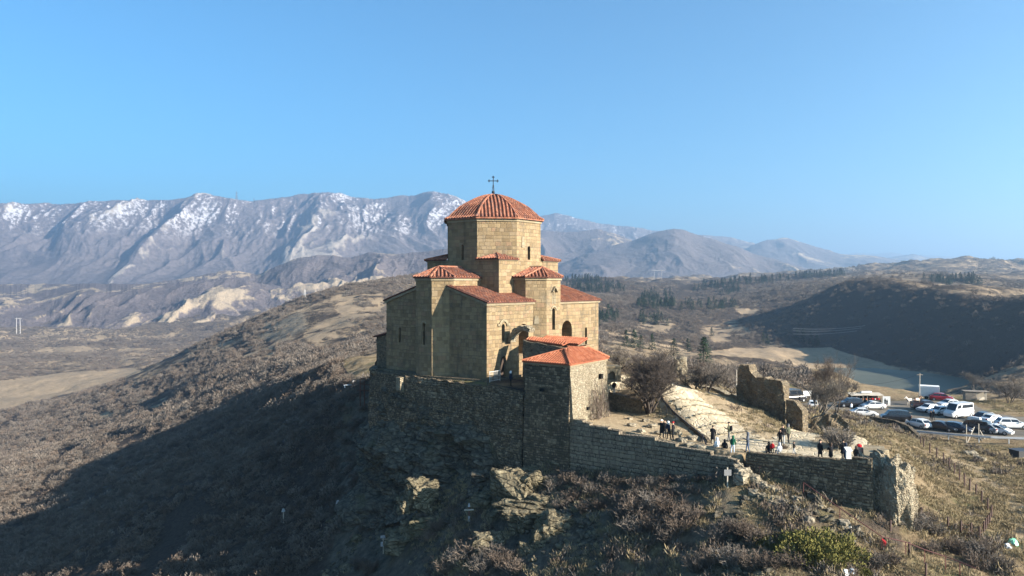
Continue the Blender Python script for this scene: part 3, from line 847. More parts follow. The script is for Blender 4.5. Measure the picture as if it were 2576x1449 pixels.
# ------------------------------------------------------------------ the monastery church
def build_church():
    root = thing("monastery_church", "large tan sandstone monastery church with red tiled dome standing on the rock", "church", (CX, CY, Z_CH), RA - math.pi / 2)
    K = lambda r, l: (r, -l)
    def ccw(p):
        a = sum(p[i][0] * p[(i + 1) % len(p)][1] - p[(i + 1) % len(p)][0] * p[i][1] for i in range(len(p)))
        return p if a > 0 else p[::-1]
    A, ZA = 6.13, 14.0
    # central block
    mb = MB(); mb.prism(ccw([K(A, A), K(-A, A), K(-A, -A), K(A, -A)]), 0, ZA)
    mb.build("central_block", M_ASH, root)
    for s1, s2 in ((1, 1), (1, -1), (-1, 1), (-1, -1)):
        mb = MB(); mb.prism(ccw([K(s1 * (A + .12), s2 * (A + .12)), K(s1 * (A + .12), s2 * 2.55), K(s1 * (A - .4), s2 * 2.5), K(s1 * 2.5, s2 * (A - .4)), K(s1 * 2.55, s2 * (A + .12))]), ZA - 0.12, ZA + 0.10); mb.build("block_cornice", M_CORN, root)
    for s1, s2 in ((1, 1), (1, -1), (-1, 1), (-1, -1)):
        c = (*K(s1 * (A + .3), s2 * (A + .3)), ZA + 0.12); p1 = (*K(s1 * (A + .3), s2 * 2.5), ZA + 0.12); p2 = (*K(s1 * 2.5, s2 * (A + .3)), ZA + 0.12)
        ap = (*K(s1 * 4.1, s2 * 4.1), ZA + 0.85)
        roof("corner_roof", [[c, p1, ap], [c, ap, p2]], M_TILE, root, hips=[(c, ap)])
    # drum
    RD = 6.46; Z0, Z1 = ZA - 0.6, 19.1
    oc = [(RD * math.cos(math.radians(22.5 + 45 * k)), RD * math.sin(math.radians(22.5 + 45 * k))) for k in range(8)]
    mb = MB(); mb.prism(oc, Z0, Z1)
    drum = mb.build("drum", M_ASH, root)
    ad = RD * math.cos(math.radians(22.5))
    cuts = []; 
    wins = [(0, -ad, 0, -1, 13.72, 16.0, 0.42), (ad, 0, 1, 0, 14.1, 15.85, 0.55), (0, ad, 0, 1, 14.1, 15.85, 0.5), (-ad, 0, -1, 0, 14.1, 15.85, 0.5)]
    cut(drum, [arch_cutter(a, b, nx, ny, z0, z1, w, 0.55) for a, b, nx, ny, z0, z1, w in wins])
    for a, b, nx, ny, z0, z1, w in wins: arch_pane("window", root, a, b, nx, ny, z0, z1, w, 0.42, M_DARK)
    # drum cornice: stone band with a row of tile ends
    mb = MB()
    def ring(r0, r1, z0, z1):
        for k in range(8):
            a, b = math.radians(22.5 + 45 * k), math.radians(67.5 + 45 * k)
            p = [(r0 * math.cos(a), r0 * math.sin(a)), (r1 * math.cos(a), r1 * math.sin(a)), (r1 * math.cos(b), r1 * math.sin(b)), (r0 * math.cos(b), r0 * math.sin(b))]
            mb.prism(p, z0, z1)
    ring(RD - .25, RD + .14, Z1 - 0.28, Z1 - 0.02); ring(RD - .3, RD + .28, Z1, Z1 + 0.16)
    mb.build("drum_cornice", M_CORN, root)
    # dome: eight curved gores with tile rows
    RE = 6.90; ZE = Z1 + 0.2
    prof = [(1.0, 0.0), (0.915, 0.30), (0.832, 0.845), (0.755, 1.30), (0.69, 1.66), (0.60, 2.03), (0.51, 2.35), (0.40, 2.74), (0.297, 3.05), (0.19, 3.29), (0.10, 3.42), (0.03, 3.47)]
    mb = MB(); hip = []
    ca = math.cos(math.radians(22.5)); ta = math.tan(math.radians(22.5))
    def prof_at(ap):   # apothem -> height
        f = ap / (RE * ca)
        return float(np.interp(f, [p[0] for p in prof][::-1], [p[1] for p in prof][::-1]))
    for k in range(8):
        th = math.radians(45 * k); nx, ny = math.cos(th), math.sin(th); ex, ey = -ny, nx
        vv = []; ff = []
        for f, h in prof:
            ap = RE * ca * f
            for s in (-1, 1): vv.append((nx * ap + ex * s * ap * ta, ny * ap + ey * s * ap * ta, ZE + h))
        for i in range(len(prof) - 1): ff.append((2 * i, 2 * i + 1, 2 * i + 3, 2 * i + 2))
        mb.add(vv, ff, 1)
        mb.add([(nx * RE * ca + ex * s * RE * ca * ta, ny * RE * ca + ey * s * RE * ca * ta, z) for z in (ZE - .16, ZE) for s in (-1, 1)], [(0, 1, 3, 2)])
        sp = 0.46; m = int(RE * ca * ta / sp)
        for j in range(-m, m + 1):
            off = j * sp
            amin = max(abs(off) / ta, 0.35); amax = RE * ca + 0.06
            if amax - amin < 0.15: continue
            nt = max(1, round((amax - amin) / 0.36)); path = []
            for t in range(nt):
                for q, rr in ((t / nt, 0.82), ((t + 1) / nt - 0.004, 1.0)):
                    ap = amin + (amax - amin) * q; h = prof_at(ap)
                    path.append((Vector((nx * ap + ex * off, ny * ap + ey * off, ZE + h + 0.015)), 0.135 * rr))
            half_tube(mb, path, Vector((ex, ey, 0)), Vector((nx * 0.45, ny * 0.45, 0.9)).normalized())
        a = math.radians(22.5 + 45 * k)
        mb.tube([(RE * f * math.cos(a), RE * f * math.sin(a), ZE + h + 0.03) for f, h in prof], 0.15, 6)
    mb.lathe([(0.55, ZE + 3.35), (0.45, ZE + 3.5), (0.2, ZE + 3.6), (0.08, ZE + 3.65)], n=10)
    mb.build("dome_roof", [M_TILE, M_PAN], root)
    ring2 = MB(); 
    # cross
    zb = ZE + 3.6
    mb = MB(); mb.lathe([(0.22, zb), (0.12, zb + .12), (0.20, zb + .25), (0.2, zb + .33), (0.06, zb + .45)], n=10)
    mb.tube([(0, 0, zb + .3), (0, 0, zb + 2.25)], 0.055, 6)
    cz = zb + 1.75; d = (math.cos(math.radians(39 + 3)), math.sin(math.radians(39 + 3)))
    mb.tube([(-d[0] * .55, -d[1] * .55, cz), (d[0] * .55, d[1] * .55, cz)], 0.055, 6)
    for (hx, hz, ux, uz) in ((.55, 0, 1, 0), (-.55, 0, -1, 0), (0, .5, 0, 1)):
        for (o1, o2) in ((0.1, 0), (0.0, 0.11), (0.0, -0.11)):
            x = hx + ux * o1 + (o2 if uz else 0); z = hz + uz * o1 + (o2 if ux else 0)
            mb.lathe([(0.02, cz + z - .08), (.085, cz + z), (.02, cz + z + .08)], d[0] * x, d[1] * x, 6)
    for s in (-1, 1):
        mb.tube([(d[0] * .2 * s, d[1] * .2 * s, zb + .1), (0, 0, cz - .2)], 0.02, 4)
    mb.build("roof_cross", M_IRON, root)
    # arms with three-sided ends
    def arm(axis, e, c, b, ze, zr, rl, wins):
        def Q(a, t):       # a along the arm, t across
            return {'L': K(t, a), 'R': K(a, t), 'l': K(t, -a), 'r': K(-a, t)}[axis]
        e2 = e - (b - c)
        pl = ccw([Q(5.0, -b), Q(e2, -b), Q(e, -c), Q(e, c), Q(e2, b), Q(5.0, b)])
        m = MB(); m.prism(pl, -0.5, ze - 0.3); w_ = m.build("arm_wall", M_ASH, root)
        nrm = Q(1, 0)
        cs = []
        for (a, t, z0, z1, w) in wins:
            x, y = Q(a, t); cs.append(arch_cutter(x, y, nrm[0], nrm[1], z0, z1, w, 0.6))
        if cs: cut(w_, cs)
        for (a, t, z0, z1, w) in wins:
            x, y = Q(a, t); arch_pane("window", root, x, y, nrm[0], nrm[1], z0, z1, w, 0.45, M_DARK)
        m = MB(); g = 0.16
        m.prism(ccw([Q(A + .01, -b - g), Q(e2 + g * .4, -b - g), Q(e + g, -c - g * .4), Q(e + g, c + g * .4), Q(e2 + g * .4, b + g), Q(A + .01, b + g)]), ze - 0.3, ze)
        m.build("arm_cornice", M_CORN, root)
        g = 0.36; zz = ze + 0.1
        E = [(*Q(A + .02, -b - g), zz), (*Q(e2 + g * .4, -b - g), zz), (*Q(e + g, -c - g * .4), zz), (*Q(e + g, c + g * .4), zz), (*Q(e2 + g * .4, b + g), zz), (*Q(A + .02, b + g), zz)]
        r0 = (*Q(A + .02, 0), zr); r1 = (*Q(rl, 0), zr)
        roof("arm_roof", [[E[0], E[1], r1, r0], [E[1], E[2], r1], [E[2], E[3], r1], [E[3], E[4], r1], [E[4], E[5], r0, r1]], M_TILE, root,
             hips=[(r1, E[i]) for i in (1, 2, 3, 4)] + [(r0, r1)])
        return w_
    arm('L', 12.73, 1.34, 3.15, 11.75, 13.1, 10.2, [(12.73, 0, 3.8, 6.4, 0.45)])
    arm('R', 9.83, 1.47, 3.3, 11.8, 13.1, 8.1, [(9.83, 0, 5.35, 8.05, 0.62)])
    arm('l', 12.2, 1.34, 3.15, 11.75, 13.1, 10.2, [])
    arm('r', 9.83, 1.47, 3.3, 11.8, 13.1, 8.1, [])
    # corner rooms under lean-to roofs
    def room(r0, r1, l0, l1, ze, slope, wins, niche, out):
        """r1 is the low eave side; r0 the inner side"""
        sr = 1 if r1 > r0 else -1
        pl = [K(r0, l0), K(r1, l0), K(r1, l1), K(r0, l1)]
        hts = [ze + abs(r1 - r0) * slope - .25, ze - .25, ze - .25, ze + abs(r1 - r0) * slope - .25]
        p2 = ccw(pl)
        if p2 is not pl: hts = hts[::-1]
        m = MB(); m.prism(p2, -0.6, hts); o = m.build("corner_room_wall", M_ASH2, root)
        cs = []
        for (side, t, z0, z1, w) in wins:
            if side == 'R': x, y = K(r1, t); nx, ny = sr, 0
            else: x, y = K(t, l1 if abs(l1) > abs(l0) else l0); nx, ny = 0, (-1 if y < 0 else 1)
            cs.append((x, y, nx, ny, z0, z1, w))
        cc = [arch_cutter(*c, 0.55) for c in cs]
        if niche: cc.append(arch_cutter(K(r1, niche[0])[0], K(r1, niche[0])[1], sr, 0, niche[1], niche[2], niche[3], 1.7, n=10))
        if cc: cut(o, cc)
        for c in cs: arch_pane("window", root, *c, 0.42, M_DARK)
        lo, hi = min(l0, l1) - (out if min(l0, l1) < 0 else 0), max(l0, l1) + (out if max(l0, l1) > 0 else 0)
        g = 0.35
        zz = lambda r: ze + abs(r1 - r) * slope + 0.1 if (r1 - r) * sr >= 0 else ze - abs(r1 - r) * slope + 0.1
        F = [(*K(r0, lo), zz(r0)), (*K(r1 + sr * g, lo), zz(r1 + sr * g)), (*K(r1 + sr * g, hi), zz(r1 + sr * g)), (*K(r0, hi), zz(r0))]
        roof("corner_room_roof", [F], M_TILE, root, t=0.14)
        m = MB()
        m.prism(ccw([K(r1 - sr * .3, lo + .1), K(r1 + sr * .18, lo + .1), K(r1 + sr * .18, hi - .1), K(r1 - sr * .3, hi - .1)]), ze - .42, ze - .08)
        # raking cornice along the end wall
        le = hi if abs(hi) > abs(lo) else lo; s2 = 1 if le > 0 else -1
        a = [K(r0, le - s2 * .32), K(r1 - sr * .31, le - s2 * .32), K(r1 - sr * .31, le - s2 * .1), K(r0, le - s2 * .1)]
        ht = [zz(r0), zz(r1 - sr * .31), zz(r1 - sr * .31), zz(r0)]
        b = ccw(a)
        if b is not a: ht = ht[::-1]
        m.prism(b, [h - .44 for h in ht], [h - .16 for h in ht])
        m.build("room_cornice", M_CORN, root)
        return o
    room(2.6, 8.64, 2.4, 11.26, 9.0, 0.30, [('R', 8.34, 4.45, 6.4, 0.55), ('R', 8.30, 0.0, 2.65, 1.05)], (4.5, 2.6, 6.25, 1.95), 0.3)
    room(2.6, 8.64, -2.4, -12.2, 8.9, 0.30, [('R', -9.1, 2.9, 5.2, 0.5)], (-4.6, 1.0, 6.3, 2.3), 0.3)
    room(-2.6, -8.3, 2.4, 11.26, 9.0, 0.30, [('L', -5.8, 3.7, 5.6, 0.42)], None, 0.3)
    room(-2.6, -8.3, -2.4, -12.0, 9.0, 0.30, [], None, 0.3)
    # carved surrounds: eyebrow mouldings, hood and figures over the windows
    def brow(x, y, nx, ny, zc, r, w, dep=0.12, foot=0.35, mat=M_CORN, name="window_moulding"):
        tx, ty = -ny, nx; m = MB(); N = 12
        pts = [(r * math.cos(math.pi * k / N), r * math.sin(math.pi * k / N)) for k in range(N + 1)]
        pts = [(r + foot, 0.02)] + pts + [(-r - foot, 0.02)]
        for i in range(len(pts) - 1):
            (a, b), (c, d_) = pts[i], pts[i + 1]
            la = math.hypot(a, b) or 1; lc = math.hypot(c, d_) or 1
            if i == 0 or i == len(pts) - 2:
                q = [(a, b), (c, d_), (c, d_ + w), (a, b + w)]
            else:
                q = [(a, b), (c, d_), (c * (1 + w / lc), d_ * (1 + w / lc)), (a * (1 + w / la), b * (1 + w / la))]
            v = [(x + tx * s + nx * o_, y + ty * s + ny * o_, zc + t) for o_ in (-0.05, dep) for s, t in q]
            m.add(v, [(0, 1, 2, 3), (7, 6, 5, 4), (0, 4, 5, 1), (1, 5, 6, 2), (2, 6, 7, 3), (3, 7, 4, 0)])
        return m.build(name, mat, root)
    brow(8.64, -8.34, 1, 0, 6.15, 0.55, 0.28, 0.14, 0.5)
    brow(9.83, 0, 1, 0, 7.75, 0.45, 0.16, 0.09, 0.35)
    brow(0, -12.73, 0, -1, 6.2, 0.36, 0.10, 0.04, 0.1)
    # relief of standing figures under a small gabled hood on the sunlit apse
    m = MB(); x = 9.83
    for s in (-1, 1):
        m.add([(x - .05, s * .02, 10.75), (x + .32, s * .02, 10.75), (x + .32, s * .55, 10.1), (x - .05, s * .55, 10.1),
               (x - .05, s * .02, 10.60), (x + .32, s * .02, 10.60), (x + .32, s * .50, 9.98), (x - .05, s * .50, 9.98)],
              [(0, 1, 2, 3), (7, 6, 5, 4), (0, 4, 5, 1), (1, 5, 6, 2), (2, 6, 7, 3), (3, 7, 4, 0)])
    m.build("relief_hood", M_CORN, root)
    m = MB()
    for yy, h in ((-.28, 1.35), (.05, 1.6), (.33, 1.2)):
        for (w, z0, z1, o_) in ((.13, 8.55, 8.55 + h * .55, .06), (.10, 8.55 + h * .55, 8.55 + h * .82, .07), (.06, 8.55 + h * .84, 8.55 + h, .07)):
            m.prism([(x - .05, yy - w), (x + o_, yy - w * .7), (x + o_, yy + w * .7), (x - .05, yy + w)], z0, z1)
    m.build("relief_carving", M_CORN, root)
    # small reliefs on the drum and the diagonal faces
    for (px_, py_, nx, ny, z, w, h) in ((ad, -1.25, 1, 0, 16.3, .28, .7), (8.95, -2.35, .707, -.707, 6.6, .3, .5), (8.95, -2.35, .707, -.707, 4.2, .35, .4)):
        tx, ty = -ny, nx; m = MB()
        v = [(px_ + nx * o_ + tx * s * w, py_ + ny * o_ + ty * s * w, z + t * h) for o_ in (-.06, .07) for s, t in ((-1, -1), (1, -1), (.8, 1), (-.8, 1))]
        m.add(v, [(0, 1, 2, 3), (7, 6, 5, 4), (0, 4, 5, 1), (1, 5, 6, 2), (2, 6, 7, 3), (3, 7, 4, 0)])
        m.build("stone_relief", M_CORN, root)
    # stone plinth and foot of the walls
    m = MB()
    m.prism(ccw([K(8.95, 11.6), K(1.6, 13.05), K(-1.6, 13.05), K(-8.6, 11.6), K(-8.6, 2), K(8.95, 2)]), -0.8, 0.22)
    m.build("plinth", M_RUB, root)
    # low porch on the far west side
    m = MB(); m.prism(ccw([K(-8.2, 5.5), K(-12.4, 5.5), K(-12.4, 9.4), K(-8.2, 9.4)]), -1.5, [4.9, 3.95, 3.95, 4.9] if ccw([K(-8.2, 5.5), K(-12.4, 5.5), K(-12.4, 9.4), K(-8.2, 9.4)])[0] == K(-8.2, 5.5) else [4.9, 3.95, 3.95, 4.9][::-1])
    o = m.build("porch_wall", M_RUB, root)
    roof("porch_roof", [[(*K(-8.1, 5.3), 5.1), (*K(-12.8, 5.3), 4.02), (*K(-12.8, 9.75), 4.02), (*K(-8.1, 9.75), 5.1)]], M_TILE, root)
    # wooden door
    m = MB(); m.box(8.64 - .4, -8.30, 1.3, 0.08, 1.0, 2.6)
    m.build("door", plain("dark_door_wood", (0.035, 0.022, 0.015), 0.7), root)
    return root
CHURCH = build_church()
# ------------------------------------------------------------------ walls, ruins and rock
def rough_wall(name, path, ztop, zbot, thick, mat, parent=None, step=0.45, rough=0.06, ragged=0.0, batter=0.0, seed=0, side_mat=None, dz=0.6):
    """path: (x, y) points seen left to right; ztop/zbot: number or list of (s, z); steps allowed by repeated s"""
    P2 = [np.array(p[:2], float) for p in path]
    seg = [np.linalg.norm(P2[i + 1] - P2[i]) for i in range(len(P2) - 1)]
    cum = np.concatenate([[0], np.cumsum(seg)]); L = cum[-1]
    ss = set(np.round(np.arange(0, L, step), 4)) | set(np.round(cum, 4))
    if hasattr(ztop, '__len__'):
        for k, (s, z) in enumerate(ztop):
            ss.add(round(min(max(s, 0), L), 4))
            if k and abs(ztop[k - 1][0] - s) < 0.03: ss.add(round(min(s + 0.02, L), 4)); ss.add(round(max(s - 0.02, 0), 4))
    ss = np.array(sorted(ss)); n = len(ss)
    ev = lambda zz, s: np.interp(s, [a + 1e-4 * i for i, (a, b) in enumerate(zz)], [b for a, b in zz]) if hasattr(zz, '__len__') else np.full(len(s), float(zz))
    zt = ev(ztop, ss); zb = ev(zbot, ss)
    if ragged: zt = zt + ragged * fbm(ss / 0.9 + seed * 7.7, ss * 0 + seed, 3, seed + 2)
    px = np.interp(ss, cum, [p[0] for p in P2]); py = np.interp(ss, cum, [p[1] for p in P2])
    # averaged normals at path corners
    nx = np.zeros(n); ny = np.zeros(n)
    for i in range(n):
        d = np.zeros(2)
        for k in range(len(seg)):
            if cum[k] - 1e-3 <= ss[i] <= cum[k + 1] + 1e-3: d += (P2[k + 1] - P2[k]) / seg[k]
        d /= np.linalg.norm(d) + 1e-9; nx[i], ny[i] = d[1], -d[0]
    nz = max(3, int((zt.max() - zb.min()) / dz))
    V = []; nr = nz + 1
    for j in range(nr):
        f = j / nz; z = zb + (zt - zb) * f
        o = rough * fbm((ss + seed * 13.1) / 0.8, z / 0.8, 3, seed + 5) + batter * (zt - z)
        V.append(np.stack([px + nx * o, py + ny * o, z], 1))
    for j in (1, 0):      # back face
        z = zb + (zt - zb) * j
        V.append(np.stack([px - nx * thick, py - ny * thick, z - 0.02 * j], 1))
    V = np.concatenate(V); rows = nr + 2
    mb = MB(); f = []
    for r in range(rows - 1):
        for c in range(n - 1):
            f.append((r * n + c, r * n + c + 1, (r + 1) * n + c + 1, (r + 1) * n + c))
    for c in (0, n - 1):
        idx = [r * n + c for r in range(rows)]
        f.append(tuple(idx if c == n - 1 else idx[::-1]))
    mb.add([tuple(p) for p in V], f)
    o = mb.build(name, mat, parent)
    bm = bmesh.new(); bm.from_mesh(o.data); bmesh.ops.recalc_face_normals(bm, faces=bm.faces); bm.to_mesh(o.data); bm.free(); boxuv(o.data)
    return o

def on_path(path, u):
    """arc length and distance where the sight line at u crosses the path"""
    k = (u - CU) / FP; cum = 0
    for (x0, y0), (x1, y1) in zip(path[:-1], path[1:]):
        dx, dy = x1 - x0, y1 - y0; L = math.hypot(dx, dy)
        den = dx - k * dy
        if abs(den) > 1e-9:
            t = (k * y0 - x0) / den
            if -0.02 <= t <= 1.02: return cum + t * L, y0 + t * dy
        cum += L
    return None
def z_at(v, Y): return P(CU, v, Y)[2]

def rock(name, c, s, mat, seed=0, rough=0.22, parent=None, sub=4, flat=0.0, rz=0.0, smooth=False, tilt=0.0):
    bm = bmesh.new(); bmesh.ops.create_cube(bm, size=1.0)
    bmesh.ops.subdivide_edges(bm, edges=bm.edges, cuts=2 ** (sub - 1) - 1, use_grid_fill=True)
    co = np.array([v.co for v in bm.verts]) * 2
    r = np.linalg.norm(co, axis=1, keepdims=True); m = np.abs(co).max(1, keepdims=True)
    q = co * (0.55 + 0.45 * m / r)
    n = fbm(q[:, 0] * 1.3 + seed * 3.1 + q[:, 2] * 0.7, q[:, 1] * 1.3 + q[:, 2] * 1.1, 4, seed) + 0.6 * (ridged(q[:, 0] * 2.1 + q[:, 2], q[:, 1] * 2.1 - q[:, 2] * 1.7 + seed, 3, seed + 9) - 0.5)
    q = q * (1 + rough * n[:, None] * 1.6)
    q = q * np.array(s) * 0.5
    for v, p in zip(bm.verts, q): v.co = p
    me = bpy.data.meshes.new(name); bm.to_mesh(me); bm.free(); me.materials.append(mat)
    if smooth: me.polygons.foreach_set("use_smooth", [True] * len(me.polygons))
    boxuv(me)
    o = bpy.data.objects.new(name, me); COL.objects.link(o); o.location = c; o.rotation_euler = (tilt, 0, rz)
    if parent: o.parent = parent
    return o

def rock_material(name, lo, mid, hi, sc=0.9, bd=0.25):
    g = NG(name); p = g.pos()
    n = g.noise(p, sc, 8, 0.72, 0.4); v = g.voro(p, 1.6, 'F1', 0); ve = g.voro(g.scale(p, (1, 1, 2.2)), 0.9, 'DISTANCE_TO_EDGE', 0)
    c = g.ramp(g.math('ADD', g.math('MULTIPLY', n, 0.8), g.math('MULTIPLY', v, 0.25)), [(0.32, lo), (0.55, mid), (0.78, hi)])
    c = g.mix(g.math('MULTIPLY', g.math('SUBTRACT', 1.0, g.step(ve, 0.0, 0.10)), 0.5), c, tuple(x * 0.4 for x in lo))
    c = g.mix(g.math('MULTIPLY', g.step(g.noise(p, 0.3, 5), 0.52, 0.68), 0.5), c, (0.085, 0.075, 0.04))
    g.bump(g.math('ADD', n, g.math('ADD', g.math('MULTIPLY', v, 0.4), g.math('MULTIPLY', g.step(ve, 0, 0.15), 0.4))), bd)
    return g.done(c, 0.95, 0, 0.08)
M_CLIFF = rock_material("cliff_rock", (0.035, 0.031, 0.026), (0.09, 0.08, 0.062), (0.18, 0.16, 0.12))  # dark rock, colour lowered further to deepen its shade
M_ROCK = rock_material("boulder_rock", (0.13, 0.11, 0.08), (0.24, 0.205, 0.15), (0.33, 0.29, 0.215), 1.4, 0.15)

# retaining wall that carries the church
cw = [ch(-13.3, 0.5), ch(-12.9, 9.9), ch(-9.5, 12.8), ch(-2.2, 13.6), ch(15.75, 13.6)]
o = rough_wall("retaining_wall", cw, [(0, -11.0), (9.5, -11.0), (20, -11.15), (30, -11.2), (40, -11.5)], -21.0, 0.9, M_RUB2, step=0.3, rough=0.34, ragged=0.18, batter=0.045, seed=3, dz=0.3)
tag(o, "tall dark rubble retaining wall along the ledge under the church", "retaining wall")
bt = MB(); c0 = ch(-2.7, 13.9)
bt.prism([ch(-3.2, 13.5), ch(-3.2, 14.25), ch(-2.45, 14.25), ch(-2.45, 13.5)][::-1], [-13.2, -12.9, -12.9, -13.2], -11.3)
b = bt.build("sun_patch_block", M_RUBL, o)  # pale block added to give the wall a sunlit patch

# stepped wall from the gatehouse down to its broken end
sw = [(5.8, 72.95), (19.35, 62.9)]
steps = []
for (u, va, vb) in ((1466, 1058, 1062), (1482, 1065, 1070), (1529, 1076, 1080), (1557, 1084, 1093), (1648, 1101, 1108), (1700, 1117, 1124), (1788, 1137, 1146), (1832, 1150, 1153)):
    s, Y = on_path(sw, u); steps += [(s, z_at(va, Y)), (s, z_at(vb, Y))]
s, Y = on_path(sw, 1851); steps += [(s, z_at(1158, Y))]
o = rough_wall("stepped_wall", sw, steps, [(0, -20.0), (8, -20.0), (17, -17.6)], 0.75, M_BLK, step=0.4, rough=0.07, ragged=0.03, batter=0.03, seed=5, dz=0.4)
tag(o, "long dry stone wall with stepped top below the tree and gatehouse", "stone wall")

# terrace wall with the parapet
tw = [(20.25, 63.35), (28.4, 57.8), (33.6, 69.0)]
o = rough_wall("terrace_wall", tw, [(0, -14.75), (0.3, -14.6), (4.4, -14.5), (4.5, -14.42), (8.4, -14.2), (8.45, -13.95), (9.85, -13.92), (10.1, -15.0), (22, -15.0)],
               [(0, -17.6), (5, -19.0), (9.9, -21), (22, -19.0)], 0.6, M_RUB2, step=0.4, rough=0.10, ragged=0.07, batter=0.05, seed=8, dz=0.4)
tag(o, "dark stone terrace wall with low parapet under the visitors", "stone wall")

# crumbled core of a wall at the terrace corner
o = rock("rubble_stub", (30.25, 58.9, -17.7), (2.9, 3.4, 7.2), M_RUBL, seed=4, rough=0.28, sub=5, rz=0.5)
tag(o, "pale crumbling rubble stub beside the terrace corner", "ruined wall")
# rocks at the broken wall end
for k, (u, v, Y, s, lab) in enumerate(((1872, 1190, 62.3, 1.1, "tan boulder heaped just right of the stepped wall's broken end"), (1858, 1176, 62.8, 0.8, "small tan rock on top of the heap at the wall end"), (1893, 1206, 61.6, 0.9, "low rock at the right foot of the heap by the wall end"), (1865, 1200, 61.4, 1.0, "front rock of the heap below the stepped wall end"), (1345, 1158, 76.5, 1.7, "lone leaning boulder under the stepped wall in shade"))):
    x, y, z = P(u, v, Y)
    o = rock("boulder", (x, y, z - 0.1), (s * 1.2, s, s), M_ROCK, seed=20 + k, sub=4, rz=k * 1.3)
    tag(o, lab, "boulder")

# cliff under the church
def cliff():
    top = [(-17.6, 103, -12.0), (-17.3, 96.5, -11.9), (-16.2, 91.5, -12.6), (-13.6, 88.3, -13.6), (-10.0, 85.6, -14.4), (-6.4, 82.7, -14.8), (-2.8, 79.9, -15.6), (0.2, 79.0, -16.6), (2.6, 78.2, -17.4)]
    bot = [(-24.5, 104, -33), (-23.0, 95, -31), (-19.8, 87.5, -29.5), (-15.8, 83.6, -28), (-11.4, 80.6, -26), (-7.4, 78.0, -24.4), (-3.8, 76.0, -23.2), (-0.6, 76.2, -21.6), (2.4, 76.4, -20.6)]
    n = 170; m = 110
    t = np.linspace(0, len(top) - 1, n); i = np.arange(len(top))
    T = np.stack([np.interp(t, i, [p[k] for p in top]) for k in range(3)], 1); B = np.stack([np.interp(t, i, [p[k] for p in bot]) for k in range(3)], 1)
    k = np.ones(15) / 15
    for M in (T, B):
        for c in range(3): M[:, c] = np.convolve(np.pad(M[:, c], 7, mode='edge'), k, 'valid')
    d = np.gradient(T, axis=0); L = np.hypot(d[:, 0], d[:, 1]); nx, ny = d[:, 1] / L, -d[:, 0] / L
    V = []
    s = np.cumsum(np.linalg.norm(d, axis=1))
    for j in range(m):
        f = j / (m - 1)
        p = T * (1 - f) + B * f
        # steep upper face, flaring towards the foot
        hz = f ** 1.5
        p[:, 0] = T[:, 0] * (1 - hz) + B[:, 0] * hz; p[:, 1] = T[:, 1] * (1 - hz) + B[:, 1] * hz
        z = p[:, 2]
        o = 2.1 * fbm(s / 5.0, z / 4.0, 3, 61) * min(1, f * 5) + 0.9 * (ridged(s / 2.0 + z * 0.15, z / 1.1, 3, 62) - 0.5) + 0.30 * fbm(s / 0.7, z / 0.6, 2, 63)
        led = (np.mod(z * 0.55 + 0.35 * fbm(s / 3.0, z / 6.0, 2, 66), 1.0) - 0.5) * 0.55
        o = o + led * min(1, f * 4)
        V.append(np.stack([p[:, 0] + nx * o, p[:, 1] + ny * o, z + 0.12 * fbm(s / 0.6, z / 0.5 + 4, 2, 64)], 1))
    back = np.stack([T[:, 0] - nx * 3.0, T[:, 1] - ny * 3.0, T[:, 2] + 0.3], 1)
    V = [back] + V
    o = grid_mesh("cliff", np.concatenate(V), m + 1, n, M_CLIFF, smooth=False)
    bm = bmesh.new(); bm.from_mesh(o.data); bmesh.ops.recalc_face_normals(bm, faces=bm.faces); bm.to_mesh(o.data); bm.free()
    tag(o, kind='structure')
cliff()
# rock outcrops below the walls, with sunlit flanks
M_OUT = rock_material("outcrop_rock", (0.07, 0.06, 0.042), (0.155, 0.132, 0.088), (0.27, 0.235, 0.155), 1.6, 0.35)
for k, (u, v, Y, sx, sy, sz, lab) in enumerate((
    (1300, 1215, 72.5, 4.4, 3.2, 3.6, "broad bushy topped rock outcrop below the retaining wall's middle"),
    (1330, 1268, 70.0, 6.0, 2.0, 1.2, "layered flat rock ledge beneath the bushy topped outcrop"),
    (1345, 1292, 68.5, 6.4, 1.6, 1.0, "lower and longer of the two layered rock ledges"),
    (1385, 1345, 66.0, 3.0, 2.4, 4.2, "tall yellowish rock outcrop standing lowest on the slope"),
    (1330, 1400, 64.8, 1.5, 1.5, 3.0, "narrow pale rock rib at the bottom of the slope"),
    (1062, 1235, 77.5, 2.8, 2.2, 3.0, "broken knobbly rock catching sun on the dark cliff foot"),
    (1022, 1265, 77.5, 1.7, 1.4, 1.5, "smaller sunlit rock left of the knobbly one on the cliff foot"))):
    x, y, z = P(u, v, Y)
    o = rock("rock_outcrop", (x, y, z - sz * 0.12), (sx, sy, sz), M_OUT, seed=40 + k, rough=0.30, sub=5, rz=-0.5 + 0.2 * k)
    tag(o, lab, "rock")

rr = random.Random(77)
for k in range(30):
    if k < 20: u, v = rr.uniform(1215, 1425), rr.uniform(1180, 1345); Y = 75.5 - (v - 1180) * 0.055
    else: u, v = rr.uniform(985, 1095), rr.uniform(1200, 1300); Y = 80 - (v - 1200) * 0.04
    x, y, _ = P(u, v, Y); z = gz(x, y); s = rr.uniform(0.9, 2.3)
    o = rock("rock_outcrop", (x, y, z + 0.1), (s * rr.uniform(1, 1.6), s, s * rr.uniform(.6, 1.1)), M_OUT, seed=240 + k, rough=0.3, sub=4, rz=rr.uniform(-.9, .3))
    tag(o, "craggy brown rock jutting from the broken outcrops at the foot of the church cliff", "rock", "crags below the church")
